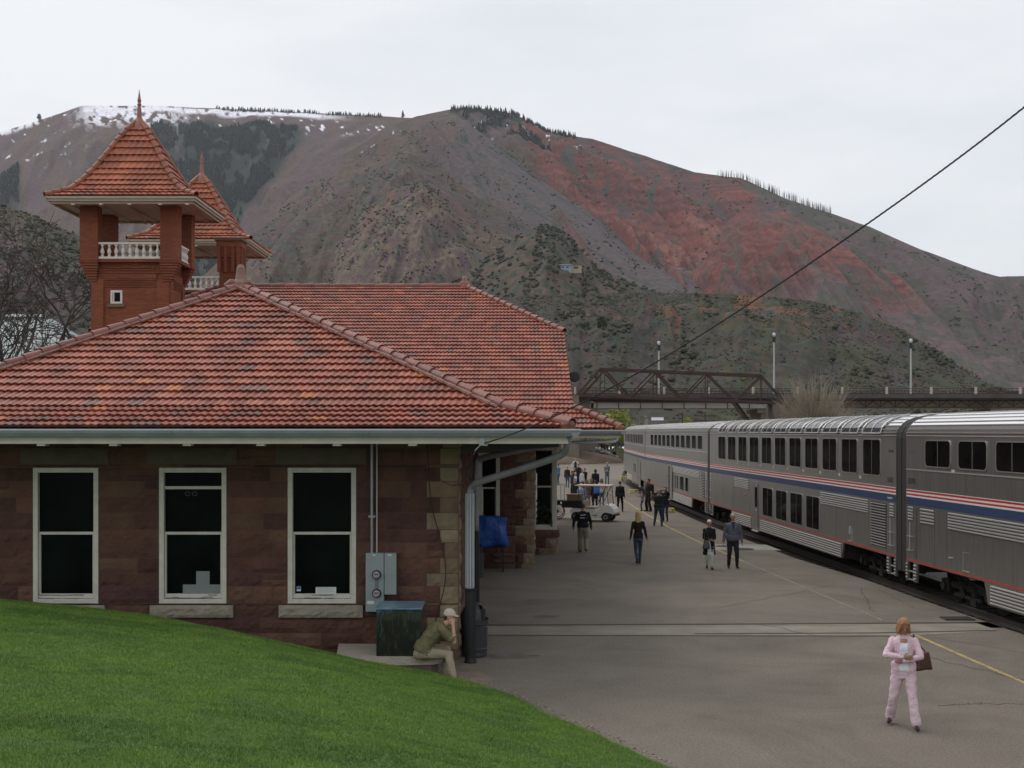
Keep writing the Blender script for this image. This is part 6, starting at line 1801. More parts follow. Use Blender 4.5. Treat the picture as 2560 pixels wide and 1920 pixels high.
    if V2: child(nm, V2, F2, hm if st != 'cap' else mat('cap_cloth', hc_, .85, c2=tuple(x * 1.2 for x in hc_), scale=9))
    if st == 'cap':
        V3, F3, G3 = [], [], []
        loft(V3, F3, G3, [(hp_(0, y0, z), hx, hy, rx, ry) for (z, rx, ry, y0) in ((-.05, .05, .045, -.05), (-.01, .077, .075, -.03), (.028, .081, .085, -.014))], 0)
        child('hair', V3, F3, mat('brown_hair', (.045, .03, .022), .6))
    # eyes
    em = MB()
    for sx in (-1, 1): em.lathe([(.001, -.006), (.009, -.003), (.009, .003), (.001, .006)], hp_(sx * .03, .086, .004) * s_, 8, 'y')
    em.build('eye', DARKEYE, e)
    e['_x'] = 0; del e['_x']
    e_data = dict(e=e, sp=sp_, hp=hp_, s=s_)
    return e_data
def G_(px, py): return gnd(px, py)
def face_cam(p, extra=0): return math.atan2(-p.x, -p.y) * -1 + extra      # rotation so that local +y points at the camera
def rz_to(p, dx, dy): return math.atan2(-dx, dy)                          # local +y -> (dx, dy)
NAV, BLK, JEAN, KHA = (.010, .011, .018), (.012, .011, .012), (.035, .055, .10), (.21, .185, .13)
WALK = [(-.10, -.20, .03), (.09, .20)]
WALK2 = [(-.09, .20), (.10, -.20, .03)]

# woman in pink, arms folded, bag on her shoulder, walking to the camera
p = Vector((5.90, 18.98, 0)); PINK = (.60, .43, .49)
pk = person(p, rz_to(p, -.30, -1), 1.62, 'woman in a pale pink tracksuit, arms folded, walking alone in the foreground', top=PINK, legs=(.56, .42, .46), shoe=(.035, .02, .03),
            hair=('bob', (.30, .145, .065)), skin=SKIN2, skinv=True, feet=[(-.19, .24), (.21, -.17, .02)], hands=[(-.015, .19, 1.10), (.02, .215, 1.175)], poles=[(-1, .45, -.75), (1, .45, -.75)],
            female=True, bulk=1.10, legw=1.18, hip_w=1.0, voxel=.009, headp=.42, heady=.25, opening=(.93, 1.45, .075, .055), inner=(.62, .66, .74), coat=None)
# bag
def bag(name, loc, rz, w_, d_, h_, m_, label, cat, strap=.35, sx=0):
    b = empty(name, loc, rz, label, cat)
    mb = MB(); bm = bmesh.new(); bmesh.ops.create_cube(bm, size=1); bmesh.ops.subdivide_edges(bm, edges=bm.edges[:], cuts=4, use_grid_fill=True)
    for v in bm.verts:
        x, y, z = v.co; k = 1 - .32 * (z + .5); f = 1 - .5 * (abs(x) * 2) ** 3 * .4
        v.co = Vector((x * w_ * k, y * d_ * (k ** 2) * f + .01 * math.sin(x * 20), z * h_ * (1 - .06 * math.cos(x * 6))))
    bmesh.ops.smooth_vert(bm, verts=bm.verts, factor=.5, use_axis_x=True, use_axis_y=True, use_axis_z=True)
    mb.bm(bm); mb.build('pouch', m_, b, smooth=True)
    MB().tube(curve3([(-w_ * .3, 0, h_ * .42), (-w_ * .22, 0, h_ * .5 + strap * .5), (sx * .5, 0, h_ * .5 + strap), (w_ * .22, 0, h_ * .5 + strap * .5), (w_ * .3, 0, h_ * .42)], 5), .009, 6).build('strap', m_, b)
    return b
M_brn = mat('brown_leather', (.06, .022, .018), .45, c2=(.09, .04, .025), scale=8)
sb_ = bag('shoulder_bag', (6.20, 19.02, .98), .5, .32, .13, .27, M_brn, 'dark brown shoulder bag under the arm of the woman in pink', 'bag', .0)
for c_ in list(sb_.children):
    if c_.name.startswith('strap'): bpy.data.objects.remove(c_)
MB().tube(curve3([(-.10, -.02, .10), (-.155, .0, .22), (-.185, .0, .33), (-.16, .03, .41), (-.06, .08, .30), (.09, .02, .12)], 6), .010, 6).build('strap', M_brn, sb_)

# sitting man on the pad, phone hand at his ear
pm_ = Vector((-1.57, 22.86, -.095))
sm_ = person(pm_, -R(90) + R(10), 1.95, 'man in olive shirt and pale cap sitting on the concrete slab, hand to face', top=(.125, .118, .062), legs=(.27, .225, .165), shoe=(.10, .085, .07),
             hair=('cap', (.46, .40, .33)), skin=SKIN, pelvis=(0, -.06, .50), lean=.40, hunch=.60, headp=.05, heady=-.45, feet=[(-.06, .34, .0), (.34, .42, .01)], hands=[(-.10, .42, .66), (.12, .44, .91)],
             poles=[(-1, -.3, -.6), (.35, .2, -1)], sleeve='short', voxel=.0095, bulk=1.14, legw=1.12, grip=0)
# couple
p = G_(1773, 1423)
person(p, rz_to(p, -.1, -1), 1.58, 'elderly woman with white hair in a long black coat over white trousers', top=(.010, .009, .011), legs=(.42, .44, .42), hair=('short', (.62, .56, .56)), feet=[(-.09, .12), (.07, -.12, .02)],
       hands=[(.03, .20, 1.04), (-.03, .21, 1.06)], poles=[(-1, -.2, -.5), (1, -.2, -.5)], coat=.52, opening=(.45, 1.05, .085, .02), inner=(.46, .50, .48), female=True, voxel=.011, bulk=1.06, hip_w=1.0, skin=SKIN2, legw=.95)
hb_ = p + Vector((-.13, -.22, .78)); bag('handbag', hb_, .1, .26, .09, .2, mat('grey_leather', (.05, .05, .055), .4), 'small dark grey handbag hanging at the front of the elderly woman in black', 'bag', .42)
p = G_(1832, 1420)
person(p, rz_to(p, -.05, -1), 1.76, 'elderly grey haired man in a grey jacket and black trousers', top=(.085, .088, .105), legs=(.014, .013, .015), hair=('short', (.34, .32, .29)), skin=SKIN2, feet=[(-.13, .05), (.13, -.02)],
       hands=[(-.29, .08, .86), (.30, .06, .86)], bulk=1.24, legw=1.12, voxel=.011, opening=(1.26, 1.50, .01, .07), inner=(.02, .022, .05))
p = G_(1457, 1381)
person(p, rz_to(p, .08, 1), 1.78, 'person seen from behind in a navy jacket with white lettering and khaki trousers', top=NAV, legs=KHA, hair=('short', (.05, .038, .03)), feet=[(-.10, .12), (.12, -.16, .05)], hands=[(-.34, .06, .88), (.30, .03, .86)],
       bulk=1.2, legw=1.22, voxel=.012, poles=[(-1, -.6, 0), (1, -.6, 0)])
jk = MB()
for k, (x0, x1, z) in enumerate(((-.08, .02, 1.36), (.03, .10, 1.37), (-.09, -.01, 1.26), (.01, .07, 1.26))): jk.box(x0, x1, -.158, -.150, z, z + .035)
jo = jk.build('jacket_lettering', mat('white_print', (.5, .5, .48), .8), bpy.data.objects['person.004'] if 'person.004' in bpy.data.objects else None)
p = G_(1595.5, 1411)
person(p, rz_to(p, .0, 1), 1.74, 'long haired blonde woman seen from behind in black top and blue jeans', top=(.016, .010, .010), legs=(.03, .05, .085), hair=('long', (.38, .26, .125)), feet=[(-.05, -.16, .04), (.06, .14)], hands=[(-.27, -.04, .86), (.30, .05, .84)],
       female=True, bulk=.92, hip_w=.98, legw=.92, voxel=.012)
p = G_(1550, 1279.5)
person(p, rz_to(p, .2, 1), 1.68, 'man in a dark navy suit standing just right of the golf cart', top=(.008, .009, .016), legs=(.007, .007, .010), hair=('short', (.03, .02, .018)), feet=[(-.14, 0), (.14, .05)], bulk=1.12, voxel=.014)
p = G_(1605.5, 1278)
person(p, rz_to(p, -1, .1), 1.10, 'small child in grey shirt and jeans stretching out an arm', top=(.20, .185, .195), legs=(.05, .065, .10), hair=('short', (.10, .06, .035)), feet=[(-.1, 0), (.1, .05)], hands=[(-.2, .52, 1.38), (.22, .1, 1.1)], poles=[(-1, 0, -.5), (1, -.5, 0)], voxel=.02, bulk=1.1)
p = G_(1622.5, 1278.5)
person(p, rz_to(p, -.9, -.5), 1.80, 'heavy man in black shirt and dark trousers standing by the open coach door', top=(.012, .012, .012), legs=(.012, .012, .015), hair=('short', (.02, .015, .012)), skin=SKIN2, feet=[(-.16, 0), (.14, .03)], bulk=1.3, sleeve='short', voxel=.014, legw=1.2)
p = G_(1645.5, 1315.5)
person(p, rz_to(p, .3, 1), 1.70, 'photographer in a dark green jacket and blue jeans holding a camera up to his face', top=(.016, .02, .014), legs=(.028, .045, .085), hair=('short', (.22, .19, .15)), feet=[(-.19, 0), (.17, .04)], hands=[(-.10, .26, 1.60), (.10, .26, 1.60)], poles=[(-1, .2, -.6), (1, .2, -.6)], bulk=1.2, voxel=.014, legw=1.1)
p = G_(1664, 1303.5)
person(p, rz_to(p, -.5, -.8), 1.68, 'person in dark clothes with both hands raised to the face behind the photographer', top=(.012, .012, .016), legs=(.02, .028, .05), hair=('short', (.03, .02, .02)), feet=[(-.1, 0), (.1, .03)], hands=[(-.05, .17, 1.62), (.06, .17, 1.62)], poles=[(-1, .1, -.8), (1, .1, -.8)], bulk=1.05, voxel=.016)
CAMP = G_(1645.5, 1315.5) + Vector((.09, .30, 1.60))
tag(MB().bbox(-.07, .07, -.04, .04, -.04, .05, .01).cyl((0, .04, 0), (0, .11, 0), .033, 12).build('camera', mat('camera_black', (.01, .01, .01), .4)), 'small black camera held up by the photographer in jeans', 'camera').location = CAMP
bpy.data.objects[[o.name for o in bpy.data.objects if o.get('category') == 'camera'][0]].name = 'photo_camera'
# the crowd beyond the cart
GRP = 'people waiting beyond the golf cart'
def pos(px, Y): return Vector(((px - 1280) / F * Y, Y, 0))
crowd = [
 (1396, 104.3, 1.74, (-.8, .6), dict(top=(.09, .16, .26), legs=(.07, .11, .17), hair=('short', (.05, .03, .02)), sleeve='short', hands=[(-.15, .33, 1.1), (.24, .06, .84)]), 'man in a light blue shirt and pale jeans, leftmost of the waiting crowd'),
 (1418, 99.4, 1.69, (.4, 1), dict(top=(.045, .012, .022), legs=(.05, .08, .14), hair=('short', (.30, .26, .24))), 'grey haired person in a maroon top and jeans next to the man in light blue'),
 (1438.5, 122, 1.82, (0, -1), dict(top=(.55, .54, .54), legs=(.012, .012, .014), hair=('short', (.2, .12, .09)), opening=(.9, 1.46, .15, .10), inner=(.012, .012, .015), hands=[(-.34, .05, 1.0), (.34, .05, 1.0)]), 'man in a white shirt and black waistcoat, farthest back of the crowd'),
 (1436, 96, 1.70, (0, -1), dict(top=(.015, .013, .015), legs=(.015, .015, .02), hair=('short', (.03, .02, .02))), 'person in black standing in front of the man in the waistcoat'),
 (1446.5, 103, 1.76, (-.5, -1), dict(top=(.014, .016, .014), legs=(.012, .012, .014), hair=('short', (.03, .02, .015)), bulk=1.15), 'broad man in dark clothes standing right of the waistcoat man'),
 (1438.5, 84, 1.70, (.1, -1), dict(top=(.02, .022, .04), legs=(.015, .015, .02), hair=('short', (.3, .27, .25)), opening=(1.1, 1.5, .06, .09), inner=(.5, .5, .52)), 'grey haired person in a dark jacket with pale collar behind the cart roof'),
 (1455, 90, 1.70, (.6, -.6), dict(top=(.56, .53, .53), legs=(.06, .07, .1), hair=('long', (.10, .05, .03)), female=True), 'woman in a white top with brown hair in the middle of the crowd'),
 (1462, 93, 1.72, (-.5, -.8), dict(top=(.012, .011, .012), legs=(.02, .02, .03), hair=('short', (.06, .035, .025)), hands=[(0, .2, 1.1), (.05, .2, 1.1)]), 'dark haired person in black close behind the woman in white'),
 (1488.5, 89, 1.75, (.1, 1), dict(top=(.010, .010, .016), legs=(.02, .025, .04), hair=('hood', (.012, .012, .02)), bulk=1.25), 'person in a dark hooded jacket seen from behind'),
 (1517.5, 105, 1.86, (0, -1), dict(top=(.03, .035, .05), legs=(.07, .10, .16), hair=('short', (.25, .22, .2)), stripe=(.24, .25, .26), hands=[(-.05, .2, 1.1), (.06, .2, 1.08)]), 'tall man in a striped grey and navy sweater and jeans'),
 (1504, 74, 1.66, (.1, 1), dict(top=(.34, .28, .24), legs=(.09, .12, .19), hair=('bob', (.16, .08, .04)), female=True), 'brown haired person in a pale top just behind the cart windscreen'),
 (1488, 70.5, 1.70, (-.2, 1), dict(top=(.02, .015, .016), legs=(.012, .013, .017), hair=('short', (.03, .02, .02))), 'person in dark clothes standing behind the cart with a blue backpack'),
 (1436.5, 72, 1.72, (.4, -.7), dict(top=(.02, .02, .018), legs=(.03, .05, .045), hair=('short', (.09, .055, .035)), bulk=1.2), 'person in a dark jacket standing behind the cart bed at its left end'),
 (1453.5, 67.5, 1.65, (0, 1), dict(top=(.20, .24, .32), legs=(.15, .17, .2), hair=('short', (.2, .14, .1))), 'person in a pale blue top standing behind the cart seat'),
 (1467.5, 71, 1.70, (.2, 1), dict(top=(.14, .09, .07), legs=(.17, .16, .15), hair=('long', (.12, .06, .035)), female=True), 'long haired person in a brown patterned top behind the cart'),
 (1478, 76, 1.60, (-.4, -1), dict(top=(.05, .045, .05), legs=(.03, .03, .04), hair=('bob', (.20, .09, .05)), female=True), 'short red haired person in grey between the cart roof posts'),
 (1430, 88, 1.68, (.8, .2), dict(top=(.03, .03, .035), legs=(.015, .015, .02), hair=('short', (.08, .05, .04))), 'person in charcoal standing sideways left of the crowd'),
]
for (px, Y, h, (dx, dy), kw, lb) in crowd:
    pp = pos(px, Y); kw.setdefault('voxel', .026); person(pp, rz_to(pp, dx, dy), h, lb, group=GRP, fingers=True, **kw)
pp = pos(1536, 182); person(pp, rz_to(pp, 0, -1), 1.82, 'lone figure in black on the pale path far beyond the crowd', top=(.01, .01, .012), legs=(.01, .01, .012), voxel=.03)
bk_ = tag(MB().bbox(-.16, .16, -.1, .1, -.24, .24, .05).bbox(-.12, .12, -.16, -.09, -.18, .05, .03).build('backpack', mat('blue_nylon', (.03, .12, .42), .6)), 'bright blue backpack on the person standing behind the golf cart', 'backpack')
bk_.location = (pos(1492, 69.9).x, 69.9, 1.22)
# fix parent of the jacket print: the person seen from behind
for o in bpy.data.objects:
    if o.name.startswith('person') and 'navy jacket with white' in o.get('label', ''): jo.parent = o

# ================================================================== golf cart
M_cartw = mat('white_fibreglass', (.74, .72, .67), .3, coat=.3); M_cartr = mat('cream_roof', (.55, .47, .36), .5); M_seat = mat('beige_vinyl', (.40, .33, .25), .5)
M_tyre = mat('tyre_rubber', (.015, .015, .015), .8); M_hub = mat('silver_hub', (.42, .42, .42), .35, metal=.6)
gc = empty('golf_cart', (4.02, 62.6, 0), -.33, 'white golf cart with cream roof, black cargo bed and open sides parked facing right', 'golf cart')
b = MB()
hoodp = [(.35, .20), (.35, .42), (.46, .62), (.62, .80), (.80, .86), (1.02, .78), (1.18, .62), (1.24, .45), (1.20, .36), (1.02, .42), (.84, .44), (.66, .36), (.56, .20)]
b.poly([(x, -.55, z) for x, z in hoodp], (0, 1.1, 0))
b.poly([(x, -.53, z) for x, z in [(-1.05, .42), (-1.0, .58), (-.78, .66), (-.42, .60), (-.18, .44), (.1, .3), (.36, .22), (.36, .17), (-.40, .17), (-.46, .30), (-.60, .44), (-.78, .46), (-.92, .40)]], (0, 1.06, 0))
b.bbox(-.30, .24, -.50, .50, .32, .62, .03)
bo_ = b.build('body', M_cartw, gc, fixn=True)
MB().bbox(-.34, .26, -.52, .52, .63, .72, .03).build('seat', M_seat, gc); MB().bbox(-.42, -.30, -.50, .50, .74, 1.02, .03).build('backrest', M_seat, gc)
MB().bbox(-.80, .95, -.56, .56, 1.73, 1.79, .025).build('roof', M_cartr, gc)
for (a, b_) in (((.40, .86), (.80, 1.73)), ((.92, .80), (.84, 1.73)), ((-.50, .66), (-.62, 1.73))):
    for y in (-.52, .52): MB().tube([(a[0] if a[0] < 1 else a[0], y, a[1]), (b_[0], y, b_[1])], .018, 6).build('roof_post', M_spoutb, gc)
MB().box(-1.45, -.52, -.56, .56, .66, .72).box(-1.45, -1.40, -.56, .56, .721, .98).box(-.56, -.52, -.56, .56, .721, .98).box(-1.40, -.56, -.56, -.52, .721, .98).box(-1.40, -.56, .52, .56, .721, .98).build('cargo_bed', M_spoutb, gc)
ws = MB().quad((.93, -.5, .84), (.93, .5, .84), (.85, .5, 1.72), (.85, -.5, 1.72)).build('windscreen', M_clear, gc)
MB().box(1.10, 1.13, -.3, .3, .60, .62).build('badge', M_redl, gc)
MB().tube([(.62, -.25, .80), (.35, -.25, 1.02)], .015, 6).lathe([(.16, 1.03), (.175, 1.04), (.16, 1.055)], (.34, -.25, 0), 16).build('steering_wheel', M_spoutb, gc)
for (x, y) in ((.80, -.5), (.80, .5), (-.74, -.5), (-.74, .5)):
    w_ = MB().lathe([(.15, y - .09), (.215, y - .085), (.23, y - .05), (.23, y + .05), (.215, y + .085), (.15, y + .09)], (x, 0, .23), 20, 'y').build('wheel', M_tyre, gc)
    MB().lathe([(.0, y - .075), (.09, y - .095), (.13, y - .08), (.14, y - .06), (.14, y + .06), (.13, y + .08), (.0, y + .075)], (x, 0, .23), 16, 'y').build('hub', M_hub, w_)
MB().box(1.18, 1.26, -.5, .5, .28, .36).build('bumper', M_spoutb, gc)
cbx = tag(MB().bbox(-.36, .36, -.25, .25, 0, .30, .03).bbox(-.38, .38, -.27, .27, .301, .34, .01).build('wicker_box', mat('tan_wicker', (.32, .22, .12), .8, c2=(.22, .15, .08), scale=12)), 'tan box riding on the cargo bed of the golf cart', 'box'); cbx.location = (3.14, 62.92, .98); cbx.rotation_euler.z = -.33
# antique baggage cart: one red spoked wheel shows beside the bay window
bc = empty('baggage_cart', (2.05, 64.3, 0), 0, 'old black baggage cart with red rimmed spoked wheels beside the bay window', 'baggage cart')
MB().box(-1.6, .85, -.6, .6, .88, .96).build('deck', M_spoutb, bc)
for x in (-.06, .42, .60): MB().tube([(x, -.5, .96), (x, -.5, 1.78)], .018, 6).build('stake', M_rib, bc)
MB().tube([(-.06, -.5, 1.78), (.60, -.5, 1.78)], .018, 6).build('top_rail', M_rib, bc)
M_rwh = mat('red_iron', (.25, .03, .03), .6)
for (x, y) in ((.25, -.62), (.25, .62), (-1.3, -.62), (-1.3, .62)):
    wb = MB(); n = 32; R0 = .39
    vs, fs = [], []
    for k in range(n):
        a = 2 * math.pi * k / n
        for (r, yy_) in ((R0, -.02), (R0, .02), (R0 - .045, .02), (R0 - .045, -.02)): vs.append((x + r * math.cos(a), y + yy_, .39 + r * math.sin(a)))
    for k in range(n):
        for j in range(4): fs.append((4 * k + j, 4 * k + (j + 1) % 4, 4 * ((k + 1) % n) + (j + 1) % 4, 4 * ((k + 1) % n) + j))
    wb.add(vs, fs); w_ = wb.build('wheel', M_rwh, bc, fixn=True)
    hb = MB().cyl((x, y - .05, .39), (x, y + .05, .39), .055, 10)
    for k in range(12): a = 2 * math.pi * k / 12; hb.tube([(x, y, .39), (x + .36 * math.cos(a), y, .39 + .36 * math.sin(a))], .010, 4)
    hb.build('spokes', M_spoutb, w_)
MB().cyl((.25, -.62, .39), (.25, .62, .39), .03, 8).box(.1, .4, -.5, .5, .7, .88).build('axle', M_spoutb, bc)

# ================================================================== bridges, underpass, far side of the platform
M_rt = mat('rust_brown_iron', (.040, .022, .019), .85, c2=(.07, .038, .03), scale=2)
M_gird = mat('weathered_girder', (.38, .355, .30), .8, c2=(.48, .45, .38), scale=.4, stretch=(1, 1, 3), detail=8)
M_deck = mat('bridge_deck', (.062, .055, .048), .9, c2=(.10, .09, .078), scale=.5)
M_conc2 = mat('stained_concrete', (.20, .165, .125), .95, c2=(.13, .10, .075), scale=.35, bump=.3, detail=8)
tb_ = empty('truss_bridge', (22, 175, 9), 0, 'old rust brown steel truss footbridge crossing behind the train', 'bridge')
def TW(x, y, z): return (x - 22, y - 175, z - 9)
bx_ = [8.95, 15.9, 23.2, 30.6, 36.4]; bz_ = [9.40, 9.10, 8.82, 8.56, 8.42]
tx_ = [12.2, 19.5, 26.7, 34.3]; tz_ = [13.06, 12.75, 12.45, 12.15]
for Yp in (174.0, 177.5):
    dx = (Yp - 174) * .25
    bc_ = MB(); bc_.obox(TW(bx_[0] + dx, Yp, bz_[0]), TW(bx_[-1] + dx, Yp, bz_[-1]), .3, .38); bc_.build('bottom_chord', M_rt, tb_)
    MB().obox(TW(tx_[0] + dx - .1, Yp, tz_[0]), TW(tx_[-1] + dx + .1, Yp, tz_[-1]), .36, .34).build('top_chord', M_rt, tb_)
    MB().obox(TW(bx_[0] + dx, Yp, bz_[0]), TW(tx_[0] + dx, Yp, tz_[0]), .34, .3).build('end_post', M_rt, tb_)
    MB().obox(TW(tx_[-1] + dx, Yp, tz_[-1]), TW(bx_[-1] + dx + 1.2, Yp, bz_[-1]), .34, .3).build('end_post', M_rt, tb_)
    for i in range(4):
        if i < 3: MB().obox(TW(tx_[i] + dx, Yp, tz_[i]), TW(bx_[i + 1] + dx, Yp, bz_[i + 1]), .2, .26).build('diagonal', M_rt, tb_); MB().obox(TW(bx_[i + 1] + dx, Yp, bz_[i + 1]), TW(tx_[i + 1] + dx, Yp, tz_[i + 1]), .2, .2).build('diagonal', M_rt, tb_)
        zb = float(np.interp(tx_[i], bx_, bz_)); MB().obox(TW(tx_[i] + dx, Yp, zb), TW(tx_[i] + dx, Yp, tz_[i]), .12, .14, up=Vector((0, 1, 0))).build('upright', M_rt, tb_)
MB().obox(TW(8.9, 175.75, 9.25), TW(37, 175.75, 8.3), 3.4, .16).build('walkway', M_deck, tb_)
MB().obox(TW(30.4, 174, 8.6), TW(34.4, 174, 3.0), .35, .4).obox(TW(31.4, 177.5, 8.6), TW(35.4, 177.5, 3.0), .35, .4).build('raking_strut', M_rt, tb_)
rl = MB()
for i in range(15):
    x = 10 + i * 1.85; z = float(np.interp(x, bx_, bz_)); rl.obox(TW(x, 177.3, z), TW(x, 177.3, z + 1.3), .06, .06, up=Vector((0, 1, 0)))
for q in (.5, .9, 1.3): rl.obox(TW(9.2, 177.3, 9.4 + q), TW(36.5, 177.3, 8.42 + q), .05, .05)
rl.build('railing', M_rt, tb_)
MB().box(*[v - 22 for v in (7.0, 9.2)], -2, 4, -9.6, .4).build('abutment', M_conc2, tb_); MB().box(14.0, 15.6, -1.0, 3.5, -9.6, -.75).build('abutment', M_conc2, tb_)

rb_ = empty('road_bridge', (40, 190, 9), 0, 'long concrete and steel road bridge with railing behind the truss bridge', 'bridge')
def RW(x, y, z): return (x - 40, y - 190, z - 9)
def rbox(mb, x0, x1, y0, y1, z0, z1): a = RW(x0, y0, z0); b = RW(x1, y1, z1); return mb.box(a[0], b[0], a[1], b[1], a[2], b[2])
m_ = MB(); rbox(m_, -30, 150, 187, 198, 9.15, 9.80); rbox(m_, -30, 150, 186.6, 186.99, 9.35, 9.95); m_.build('deck', M_deck, rb_)
m_ = MB(); rbox(m_, 12.2, 38.8, 188.0, 188.3, 7.85, 8.75); rbox(m_, 12.2, 38.8, 194, 194.3, 7.85, 8.75)
gd = m_.build('girder', M_gird, rb_)
m_ = MB()
for x in np.arange(12.6, 38.6, 3.25): rbox(m_, x, x + .12, 187.9, 187.995, 7.9, 8.7)
rbox(m_, 12.2, 38.8, 187.7, 188.4, 7.74, 7.85); rbox(m_, 12.2, 38.8, 187.6, 188.4, 8.76, 9.14); m_.build('girder_flange', M_rt, gd)
m_ = MB(); rbox(m_, -30, 11.7, 188, 197, 7.9, 9.14); rbox(m_, 11.0, 12.9, 187.8, 197, -1, 7.85); rbox(m_, 8.5, 10.9, 187.8, 197, -1, 7.89); m_.build('abutment', M_conc2, rb_)
for x in (37.2, 72, 107): m_ = MB(); rbox(m_, x, x + 1.5, 188, 197, -1, 7.73); rbox(m_, x - .6, x + 2.1, 187.8, 197.1, 7.15, 7.735); m_.build('pier', M_conc2, rb_)
m_ = MB(); rbox(m_, 39.2, 150, 187.9, 188.2, 8.95, 9.14); rbox(m_, 39.2, 150, 187.9, 188.2, 7.95, 8.1)
x = 39.6
while x < 149:
    m_.obox(RW(x, 188.05, 8.1), RW(x + 1.1, 188.05, 8.95), .1, .1); m_.obox(RW(x + 1.1, 188.05, 8.95), RW(x + 2.2, 188.05, 8.1), .1, .1); m_.obox(RW(x, 188.05, 8.1), RW(x, 188.05, 8.95), .09, .09, up=Vector((0, 1, 0))); x += 2.2
m_.build('lattice_girder', M_rt, rb_)
m_ = MB(); rbox(m_, 39.2, 150, 194.9, 195.2, 7.95, 9.14); m_.build('girder', M_gird, rb_)
m_ = MB()
for yy_ in (186.8, 197.6):
    for x in np.arange(-5, 150, .55): m_.obox(RW(x, yy_, 9.8), RW(x, yy_, 10.75), .055, .055, up=Vector((0, 1, 0)))
    for z in (10.0, 10.4, 10.78): m_.obox(RW(-10, yy_, z), RW(150, yy_, z), .07, .07)
m_.build('railing', M_rt, rb_)
for x in np.arange(-4, 150, 6.6): m_ = MB(); rbox(m_, x, x + .3, 186.65, 186.95, 9.8, 11.0); m_.build('railing_post', M_gird, rb_)
for px, lb, yt in ((1647, 'leftmost of the three lamp posts, rising behind the truss bridge', 851), (1935, 'middle lamp post at the right end of the truss bridge', 830), (2277, 'rightmost lamp post, standing on the bridge above the near train car', 845)):
    Yl = 196.6 if px != 2277 else 192; p = at(px, 990, Yl); top = at(px, yt, Yl)
    e = empty('street_lamp', (p.x, p.y, 9.8), 0, lb, 'street lamp', 'lamp posts on the road bridge'); hh = top.z - 9.8
    MB().tube([(0, 0, 0), (0, 0, hh - .7)], [.16, .11], 10).build('pole', mat('lamp_pole', (.42, .41, .38), .6), e)
    MB().lathe([(.12, hh - 1.6), (.26, hh - 1.5), (.26, hh - .75), (.12, hh - .7)], n=12).build('ballast_can', M_spoutb, e)
    MB().lathe([(.15, hh - .7), (.25, hh - .45), (.23, hh - .25), (.12, hh - .12), (.02, hh - .1)], n=14).build('lamp_head', mat('lamp_glass', (.6, .61, .63), .3), e)
# siren horn on the gable edge
hn = empty('horn_speaker', (2.14, 43.2, 6.32), 0, 'round black horn fixed at the right edge of the main roof', 'horn')
MB().lathe([(.17, -.03), (.19, .0), (.15, .03), (.06, .16), (.05, .3)], n=18, axis='y').build('horn', M_spoutb, hn); MB().box(-.16, 0, .02, .06, -.22, -.18).build('bracket', M_steel, hn)

# retaining wall, banks, rubble, mound, path under the bridge
rw = empty('retaining_wall', (8, 183, 0), 0, 'tan concrete retaining wall and bank below the bridge abutment', 'wall')
MB().box(-1.0, 3.6, 0, .6, -.4, 2.6).box(-12, -1.01, -2, -1.4, -.4, 3.1).build('wall_face', M_conc2, rw)
MB().obox((-12, -2.3, 3.15), (-1, -2.3, 3.15), .9, .12).build('coping', M_conc, rw)
def mound(name, cx, cy, rx, ry, h, m_, seed, label=None, cat=None, kind=None):
    xs = np.linspace(-1, 1, 40); A_m, B_m = np.meshgrid(xs, xs, indexing='ij'); r = np.sqrt(A_m ** 2 + B_m ** 2)
    Z = h * np.clip(1 - r ** 2, 0, 1) ** .7 * (.75 + .5 * fbm(A_m * 3 + seed, B_m * 3, seed, 4)) - .05 - .5 * (r > 1)
    V = np.stack([cx + A_m * rx, cy + B_m * ry, Z], -1).reshape(-1, 3); n = 40; idx = np.arange(n * n).reshape(n, n)
    Q = np.stack([idx[:-1, :-1], idx[1:, :-1], idx[1:, 1:], idx[:-1, 1:]], -1).reshape(-1, 4)
    return tag(np_mesh(name, V, Q, m_, smooth=True), label, cat, kind=kind)
M_bank = mat('dirt_bank', (.085, .062, .043), .95, c2=(.14, .10, .07), scale=.8, bump=.6, bscale=4, detail=8)
M_grassf = mat('rough_grass', (.05, .06, .025), .95, c2=(.085, .085, .04), scale=1.2, bump=.6, bscale=6, detail=8)
mound('dirt_bank', 9.5, 178, 6.5, 5, 1.6, M_bank, 3, kind='structure'); mound('dirt_bank', 4, 172, 8, 4, 1.2, M_bank, 4, kind='structure')
mound('grass_mound', 15.4, 186.0, 2.6, 5, 2.0, M_grassf, 5, kind='structure')
r8 = np.random.default_rng(4); n_ = 260; uu = r8.random(n_)
scatter_blobs('stone_rubble', np.stack([12.3 + 3.4 * uu + r8.normal(0, .3, n_), 182.6 - uu * .5 + r8.normal(0, .7, n_), 1.7 - 1.5 * uu + r8.normal(0, .1, n_)], -1), .22, mat('grey_rubble', (.17, .16, .145), .9, c2=(.3, .285, .26), attr='Col', scale=2), 'pale stone rubble spilling down the bank below the bridge', 'rubble', 22)
sheet('path', [(15.9, 182.4), (20.5, 182.4), (27.5, 300), (24.5, 300)], -.02, M_conc)
sheet('road', [(22, 318), (46, 318), (70, 455), (28, 455)], -.1, mat('pale_road', (.62, .62, .6), .7, c2=(.7, .7, .69), scale=.05))
fp = MB()
